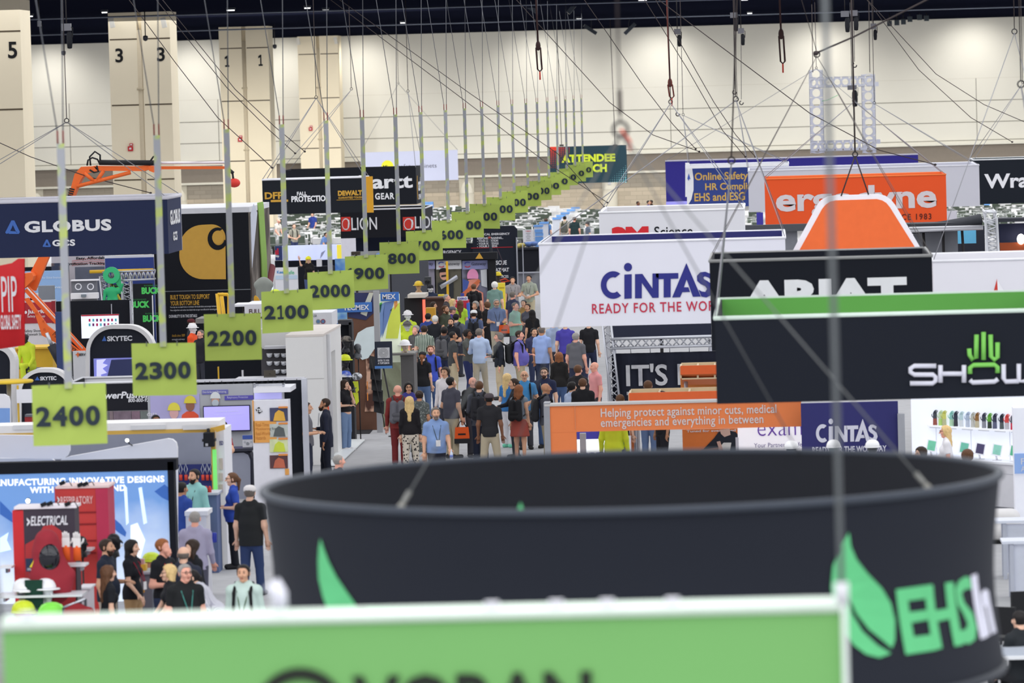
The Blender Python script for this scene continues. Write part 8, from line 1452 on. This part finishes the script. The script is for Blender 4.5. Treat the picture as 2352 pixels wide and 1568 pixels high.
P(1023, 846, 'person with dark wavy hair and white shirt looking sideways', 1.8, -28, skin='m', hc='dk', hair='curly', top=(226, 220, 222), sl='long', bot=(60, 60, 70))
t_ = P(1035, 868, 'person in charcoal polo and khaki trousers carrying an orange bag', 1.8, 140, skin='m', hc='blk', top=(76, 76, 88), bot=(178, 166, 140), fat=.06, head=(-20, 15), arms=('down', 'bent'))
tote(t_, 0, 'orange drawstring bag carried by the person in charcoal polo')
t_ = P(1000, 938, 'person with greying beard, light blue polo and badge walking to the camera', 1.8, 14, skin='m', beard=1, hc='sg', top=(124, 150, 196), bot=(36, 38, 50), lany=(60, 70, 70), legs='walk', fat=.05, arms=('down', 'fwd'))
bottle(hand_pos(t_, 1)+V((0.03, -.06, -.22)), 'clear water bottle held low by the person in light blue polo'); 
t_ = P(970, 810, 'person in black cap, black t-shirt and jeans with a braided ponytail', 1.68, 172, fem=1, hair='pony', hc='au', hat='cap', hatc=(34, 34, 38), top=(26, 26, 30), bot=(86, 108, 146), legs='step')
P(988, 795, 'person with beard and bright blue t-shirt smiling at the camera', 1.78, 10, skin='r', hc='br', beard=1, top=(66, 86, 190), bot=JN, pack=(34, 34, 40), packl='black backpack on the person in bright blue t-shirt')
P(1085, 868, 'bald ruddy person in black facing the camera', 1.78, 25, hair='bald', skin='r', top=(38, 38, 42), sl='long', bot=CH)
P(1100, 877, 'person in dark grey jacket with black backpack and navy trousers', 1.8, 178, hc='br', top=(70, 72, 82), sl='long', hem=.8, bot=(26, 32, 50), pack=(40, 40, 46), packl='black backpack on the dark grey jacket', arms=('bent', 'bent'))
P(1123, 906, 'person in grey cap, black polo and khaki trousers standing in mid-aisle', 1.78, 174, skin='b', hat='cap', hatc=(84, 76, 80), hc='blk', hair='buzz', top=(38, 38, 42), bot=(178, 166, 142), belt=(120, 74, 50), legs='wide', shoe=(60, 50, 46))
t_ = P(1164, 860, 'person with long pale blond hair, blue shirt and white trousers', 1.68, 140, fem=1, hair='vlong', hc='bl', top=(58, 118, 180), bot=(228, 226, 230), shoe=(130, 220, 190), arms=('bent', 'bent'))
tote(t_, 0, 'orange and black bag beside the white trousers', drop=.15)
P(1181, 871, 'person with short dark hair greeting the pale blond person', 1.76, -80, skin='m', hc='dk', top=(36, 36, 44), sl='long', arms=('reach', 'down'))
P(1204, 853, 'bald person with glasses in bright blue polo', 1.78, 5, hair='bald', skin='m', glass=1, top=(70, 140, 196), bot=CH, arms=('front', 'front'), pack=(28, 28, 32), packl='black shoulder bag straps on the bright blue polo')
P(1250, 846, 'person with glasses and dark beard smiling in a navy polo', 1.82, -6, skin='f', hc='dk', beard=1, glass=1, top=(40, 46, 74), bot=JN, lany=(120, 150, 140))
P(1191, 886, 'person with auburn hair, terracotta skirt and grey tank top', 1.68, 160, fem=1, hair='long', hc='au', skin='m', top=(120, 130, 142), sl='none', bot=None, skirt=(.58, mat((156, 74, 64), .85, vary=.1, scale=8)), pack=(28, 28, 32), packl='big black backpack above the terracotta skirt', shoe=(220, 216, 214), collar=0)
P(1252, 882, 'bald person in grey hooded top facing right beside the orange counter', 1.78, 100, hair='bald', skin='t', top=(72, 74, 84), sl='long', bot=(150, 140, 118), pack=(34, 34, 38), packl='black backpack on the grey hooded top')
P(1327, 840, 'person with short brown hair and black jacket above the orange sign', 1.8, 150, hc='br', skin='r', top=(38, 36, 40), sl='long')
P(1338, 871, 'person in black jacket with brown hair, lowest of the heads above the orange sign', 1.76, 178, hc='br', top=(28, 28, 32), sl='long', arms=('fwd', 'fwd'))
P(1313, 880, 'dark-haired person in pale blue jacket above the orange sign', 1.62, 130, hc='blk', skin='m', hair='curly', top=(176, 192, 222), sl='long')
P(1366, 833, 'person in pink shirt with orange straps beside the white post', 1.74, -60, hair='bald', skin='r', top=(222, 150, 150), bot=CH)
# --- middle of the aisle
P(974, 749, 'person in green and white striped shirt seen from behind', 1.8, 170, hc='dk', mat_top=pat((196, 204, 190), (48, 72, 62), 7, .45, 'wave'), bot=BLK)
P(955, 749, 'grey-haired person in grey polo reading something held in both hands', 1.73, -35, skin='r', hc='gr', top=(92, 92, 92), head=(0, 26), arms=('front', 'bent'), bot=(40, 40, 46))
P(999, 726, 'white-haired person in black jacket seen from behind', 1.76, 178, hc='wh', top=(32, 34, 40), sl='long')
P(983, 721, 'dark-haired person in blue polo seen from behind near the mannequins', 1.74, 165, hc='blk', top=(54, 74, 150))
P(1022, 703, 'bearded person in olive shirt facing right', 1.85, 60, skin='m', hc='br', beard=1, top=(70, 76, 62), sl='long')
P(1038, 706, 'person in grey cap and purple shirt beside the lime vest', 1.74, 70, hat='cap', hatc=(110, 110, 116), top=(84, 62, 150), skin='r')
P(1057, 691, 'person with very long brown hair and lime top', 1.7, 172, fem=1, hair='vlong', hc='br', top=(180, 218, 66))
P(1039, 688, 'person with blond bob looking up at the counter', 1.66, 70, fem=1, hair='bob', hc='bl', top=(196, 190, 160))
P(1025, 677, 'grey-haired balding person by the brown counter', 1.76, 80, hair='buzz', hc='gr', skin='r', top=(60, 56, 60))
P(995, 695, 'person with brown hair at the yellow cabinet', 1.68, 60, fem=1, hair='bob', hc='dk', skin='m', top=BLK)
P(1036, 732, 'person with dark beard facing the camera in the middle crowd', 1.76, -10, skin='m', beard=1, hc='blk', top=BLK, arms=('point', 'bent'))
P(1047, 722, 'person with black hair, grey t-shirt and dark backpack', 1.8, 165, hc='blk', top=(90, 94, 106), pack=(50, 52, 60), packl='dark grey backpack on the grey t-shirt')
P(1088, 714, 'person in white cap and slate blue t-shirt', 1.78, 178, hat='cap', hatc=(236, 236, 238), top=(88, 100, 134), bot=CH, pack=(32, 34, 40), packl='black backpack on the slate blue t-shirt', skin='m')
P(1092, 694, 'person with curly grey hair and badge looking down', 1.68, -35, fem=1, hair='curly', hc='gr', skin='m', top=(34, 34, 38), lany=(190, 40, 40), head=(0, 20))
P(1039, 763, 'person in charcoal polo and khaki trousers in front of a grey rucksack', 1.78, 110, skin='t', hc='blk', hair='buzz', top=(66, 68, 70), bot=KH, arms=('down', 'bent'), belt=(50, 40, 36))
P(1020, 752, 'person with black hair wearing the big grey rucksack', 1.78, 160, hc='blk', skin='b', top=(60, 62, 70), pack=(88, 88, 92), packl='big grey rucksack in the crowd', bot=(40, 46, 74))
P(1073, 759, 'person with dark hair pointing upward in grey-green polo', 1.76, 70, skin='b', hc='blk', hair='curly', top=(86, 88, 84), bot=(40, 48, 92), arms=('point', 'cross'), legs='step', belt=(160, 150, 130))
P(1100, 756, 'person in pale blue dress shirt and khaki trousers with back to camera', 1.82, 172, hc='sg', skin='r', top=(178, 196, 226), sl='long', bot=(178, 168, 148), belt=(96, 60, 48), legs='walk', arms=('cross', 'cross'), shoe=(60, 56, 54))
P(1146, 766, 'grey-haired person in black quarter-zip facing left', 1.76, -80, hc='sg', hair='curly', skin='r', top=(30, 34, 44), sl='long', bot=(196, 178, 146), arms=('bent', 'down'), pack=(36, 38, 40), packl='black rucksack on the black quarter-zip')
P(1192, 761, 'person in purple polo with khaki trousers laughing', 1.8, 75, skin='r', hc='dk', top=(104, 98, 176), bot=(182, 168, 138), fat=.09, arms=('down', 'bent'), pack=(38, 38, 44), packl='black backpack strap on the purple polo')
P(1226, 755, 'person in navy polo and jeans with badge', 1.72, 25, skin='m', hc='blk', top=(56, 58, 88), bot=(48, 56, 84), lany=(150, 160, 130), arms=('down', 'down'))
t_ = P(1244, 751, 'person in light blue shirt and jeans with short grey hair, back turned', 1.82, 155, hair='buzz', hc='sg', skin='t', top=(152, 174, 224), bot=(44, 52, 78), hem=.8, fat=.05)
P(1322, 766, 'person in grey polo and navy trousers walking toward the truss', 1.8, 160, hc='gr', skin='r', top=(98, 98, 104), bot=(44, 48, 70), belt=(110, 60, 40), fat=.05, legs='walk')
P(1284, 811, 'person with blond bob and black top seen from behind', 1.66, 172, fem=1, hair='bob', hc='au', top=(32, 30, 30), sl='long', bot=JN)
P(1298, 737, 'person in blue-purple vest and navy trousers under the white banner', 1.8, 175, top=(74, 66, 160), bot=(36, 40, 66), hc='dk', legs='step')
P(1272, 734, 'person in pale blue shirt and dark trousers under the white banner', 1.78, 150, top=(160, 176, 206), bot=CH, hc='dk')
t_ = P(1352, 735, 'person in black with jeans and an orange shoulder bag by the white post', 1.78, 170, top=(28, 28, 32), bot=(40, 46, 72), hc='br', legs='walk')
tote(t_, 1, 'orange bag on the shoulder of the person by the white post', drop=-.25, w=.3)
P(1182, 696, 'person in mint polo and grey trousers facing right', 1.82, 62, skin='r', hc='sg', hair='buzz', top=(134, 172, 158), hem=.8, bot=(126, 130, 140), arms=('bent', 'bent'), fat=.05)
t_ = P(1140, 689, 'grey-bearded person with glasses and badge in blue-grey polo', 1.86, 12, skin='m', hc='gr', beard=1, glass=1, top=(108, 124, 160), bot=(196, 186, 164), lany=(70, 70, 76), arms=('bent', 'bent'), fat=.05)
tote(t_, 1, 'orange and black bag in front of the blue-grey polo', drop=0.0)
P(1136, 649, 'white-haired person in green shirt with crossed suspenders', 1.8, 172, hc='wh', hair='curly', top=(112, 142, 134), bot=CH, fat=.06)
P(1088, 653, 'person in black polo with black backpack and shaved head', 1.8, 165, hair='buzz', hc='br', skin='m', top=(34, 34, 38), bot=CH, pack=(24, 24, 28), packl='black backpack on the shaved-head person', arms=('down', 'bent'))
P(1177, 671, 'tall grey-haired person in navy polo behind the mint polo', 1.82, 140, hc='sg', skin='r', top=(52, 56, 80), bot=CH)
P(1177, 637, 'dark-haired person in grey polo looking down at the far aisle', 1.78, 8, skin='m', hc='blk', top=(150, 146, 148), bot=(170, 160, 140), head=(0, 18), arms=('down', 'bent'), lany=(60, 60, 60))
P(1215, 633, 'dark-haired person in sage shirt with a cross strap and white badge', 1.8, -15, skin='m', hc='blk', top=(160, 168, 152), bot=(188, 178, 150), arms=('front', 'front'), lany=(40, 40, 44))
P(1203, 690, 'person with dark hair behind the two women with orange bags', 1.7, -20, fem=1, hair='bun', hc='blk', skin='m', top=(150, 120, 70))
P(1212, 699, 'person with pulled-back dark hair in grey polo', 1.7, -25, fem=1, hair='bun', hc='dk', skin='m', top=(84, 86, 98), arms=('bent', 'bent'))
t_ = P(1222, 713, 'person with long black hair and black top holding an orange bag', 1.66, -160, fem=1, hair='vlong', hc='blk', skin='m', top=(26, 26, 30))
tote(t_, 0, 'orange bag of the person with long black hair', drop=0.0)
P(1119, 695, 'person with curly brown hair in long black clothes', 1.68, -130, fem=1, hair='curly', hc='br', top=(30, 28, 30), sl='long', bot=None, skirt=(.2, mat((28, 27, 30), .9)))
# --- lunch area
P(634, 502, 'white-haired person in white shirt at the lunch tables', 1.78, 60, GL, hc='wh', hair='fringe', skin='r', top=(214, 208, 200), arms=('low', 'low'), lean=.2)
P(675, 515, 'person in pale checked shirt with dark backpack straps among the lunch chairs', 1.78, 25, GL, hc='dk', hair='buzz', top=(166, 164, 150), bot=(50, 60, 96), arms=('front', 'front'), pack=(40, 40, 46), packl='dark backpack on the pale checked shirt')
P(738, 533, 'seated person in blue shirt bending over a paper', 1.76, 70, GL, hc='blk', skin='m', top=(108, 140, 196), sit=1, lean=.35, arms=('reach', 'reach'))
P(718, 488, 'person in royal blue polo standing far back among the lunch chairs', 1.78, -30, GL, hc='dk', top=(50, 70, 150), bot=(50, 54, 80), arms=('fwd', 'fwd'))
P(1254, 503, 'person in light blue shirt with navy backpack at the lunch entrance', 1.78, 165, GL, hat='cap', hatc=(90, 70, 60), top=(90, 132, 190), bot=(110, 84, 70), shorts=1, pack=(36, 42, 64), packl='navy backpack at the lunch entrance', legs='walk')
P(1297, 497, 'person in cream shirt with olive backpack walking to lunch', 1.78, 172, GL, hc='blk', hair='buzz', top=(206, 196, 176), bot=(110, 112, 124), pack=(70, 72, 56), packl='olive backpack in the lunch area', legs='walk2')
P(1319, 499, 'bald person in dark green shirt walking to lunch', 1.8, 176, GL, hair='buzz', hc='br', skin='r', top=(34, 54, 56), bot=(34, 36, 44), fat=.06)
P(1350, 511, 'seated person in blue-grey top at the lunch tables beside the white banner', 1.74, -70, GL, hat='cap', hatc=(50, 50, 56), top=(86, 100, 122), sit=1)
for x, y, c, l, f in ((1465, 463, 'b', 'dark-skinned person in blue beyond the white logo banner', 60), (1489, 461, 'm', 'person in blue polo talking beyond the white logo banner', 80), (1496, 460, 'b', 'person in dark jacket talking beyond the white logo banner', -70)):
    P(x, y, l, 1.78, f, GL, skin=c, hc='blk', hair='buzz', top=(60, 66, 150) if x < 1492 else (30, 32, 36))
# --- glove showroom at the edge
P(2173, 980, 'person with blond hair, glasses and white t-shirt in the glove showroom', 1.66, -88, fem=1, hair='long', hc='bl', skin='r', glass=1, top=(228, 226, 230), fat=.05, bot=CH)
P(2116, 1029, 'dark-haired person whose head shows over the drum in front of the glove showroom', 1.7, -60, fem=1, hair='bob', hc='dk', top=BLK)
P(2222, 1036, 'brown-haired person whose head shows over the drum below the tablets', 1.72, 150, hc='br', hair='curly', top=BLK)
t_ = P(1488, 876, 'person in tan vest and jeans inside the orange first-aid booth', 1.8, 170, top=(206, 196, 172), sl='long', bot=(92, 112, 148), hc='br')
P(1520, 900, 'person in black polo and black trousers inside the orange first-aid booth', 1.76, -60, skin='t', top=(30, 30, 36), bot=(34, 34, 40), hc='blk')
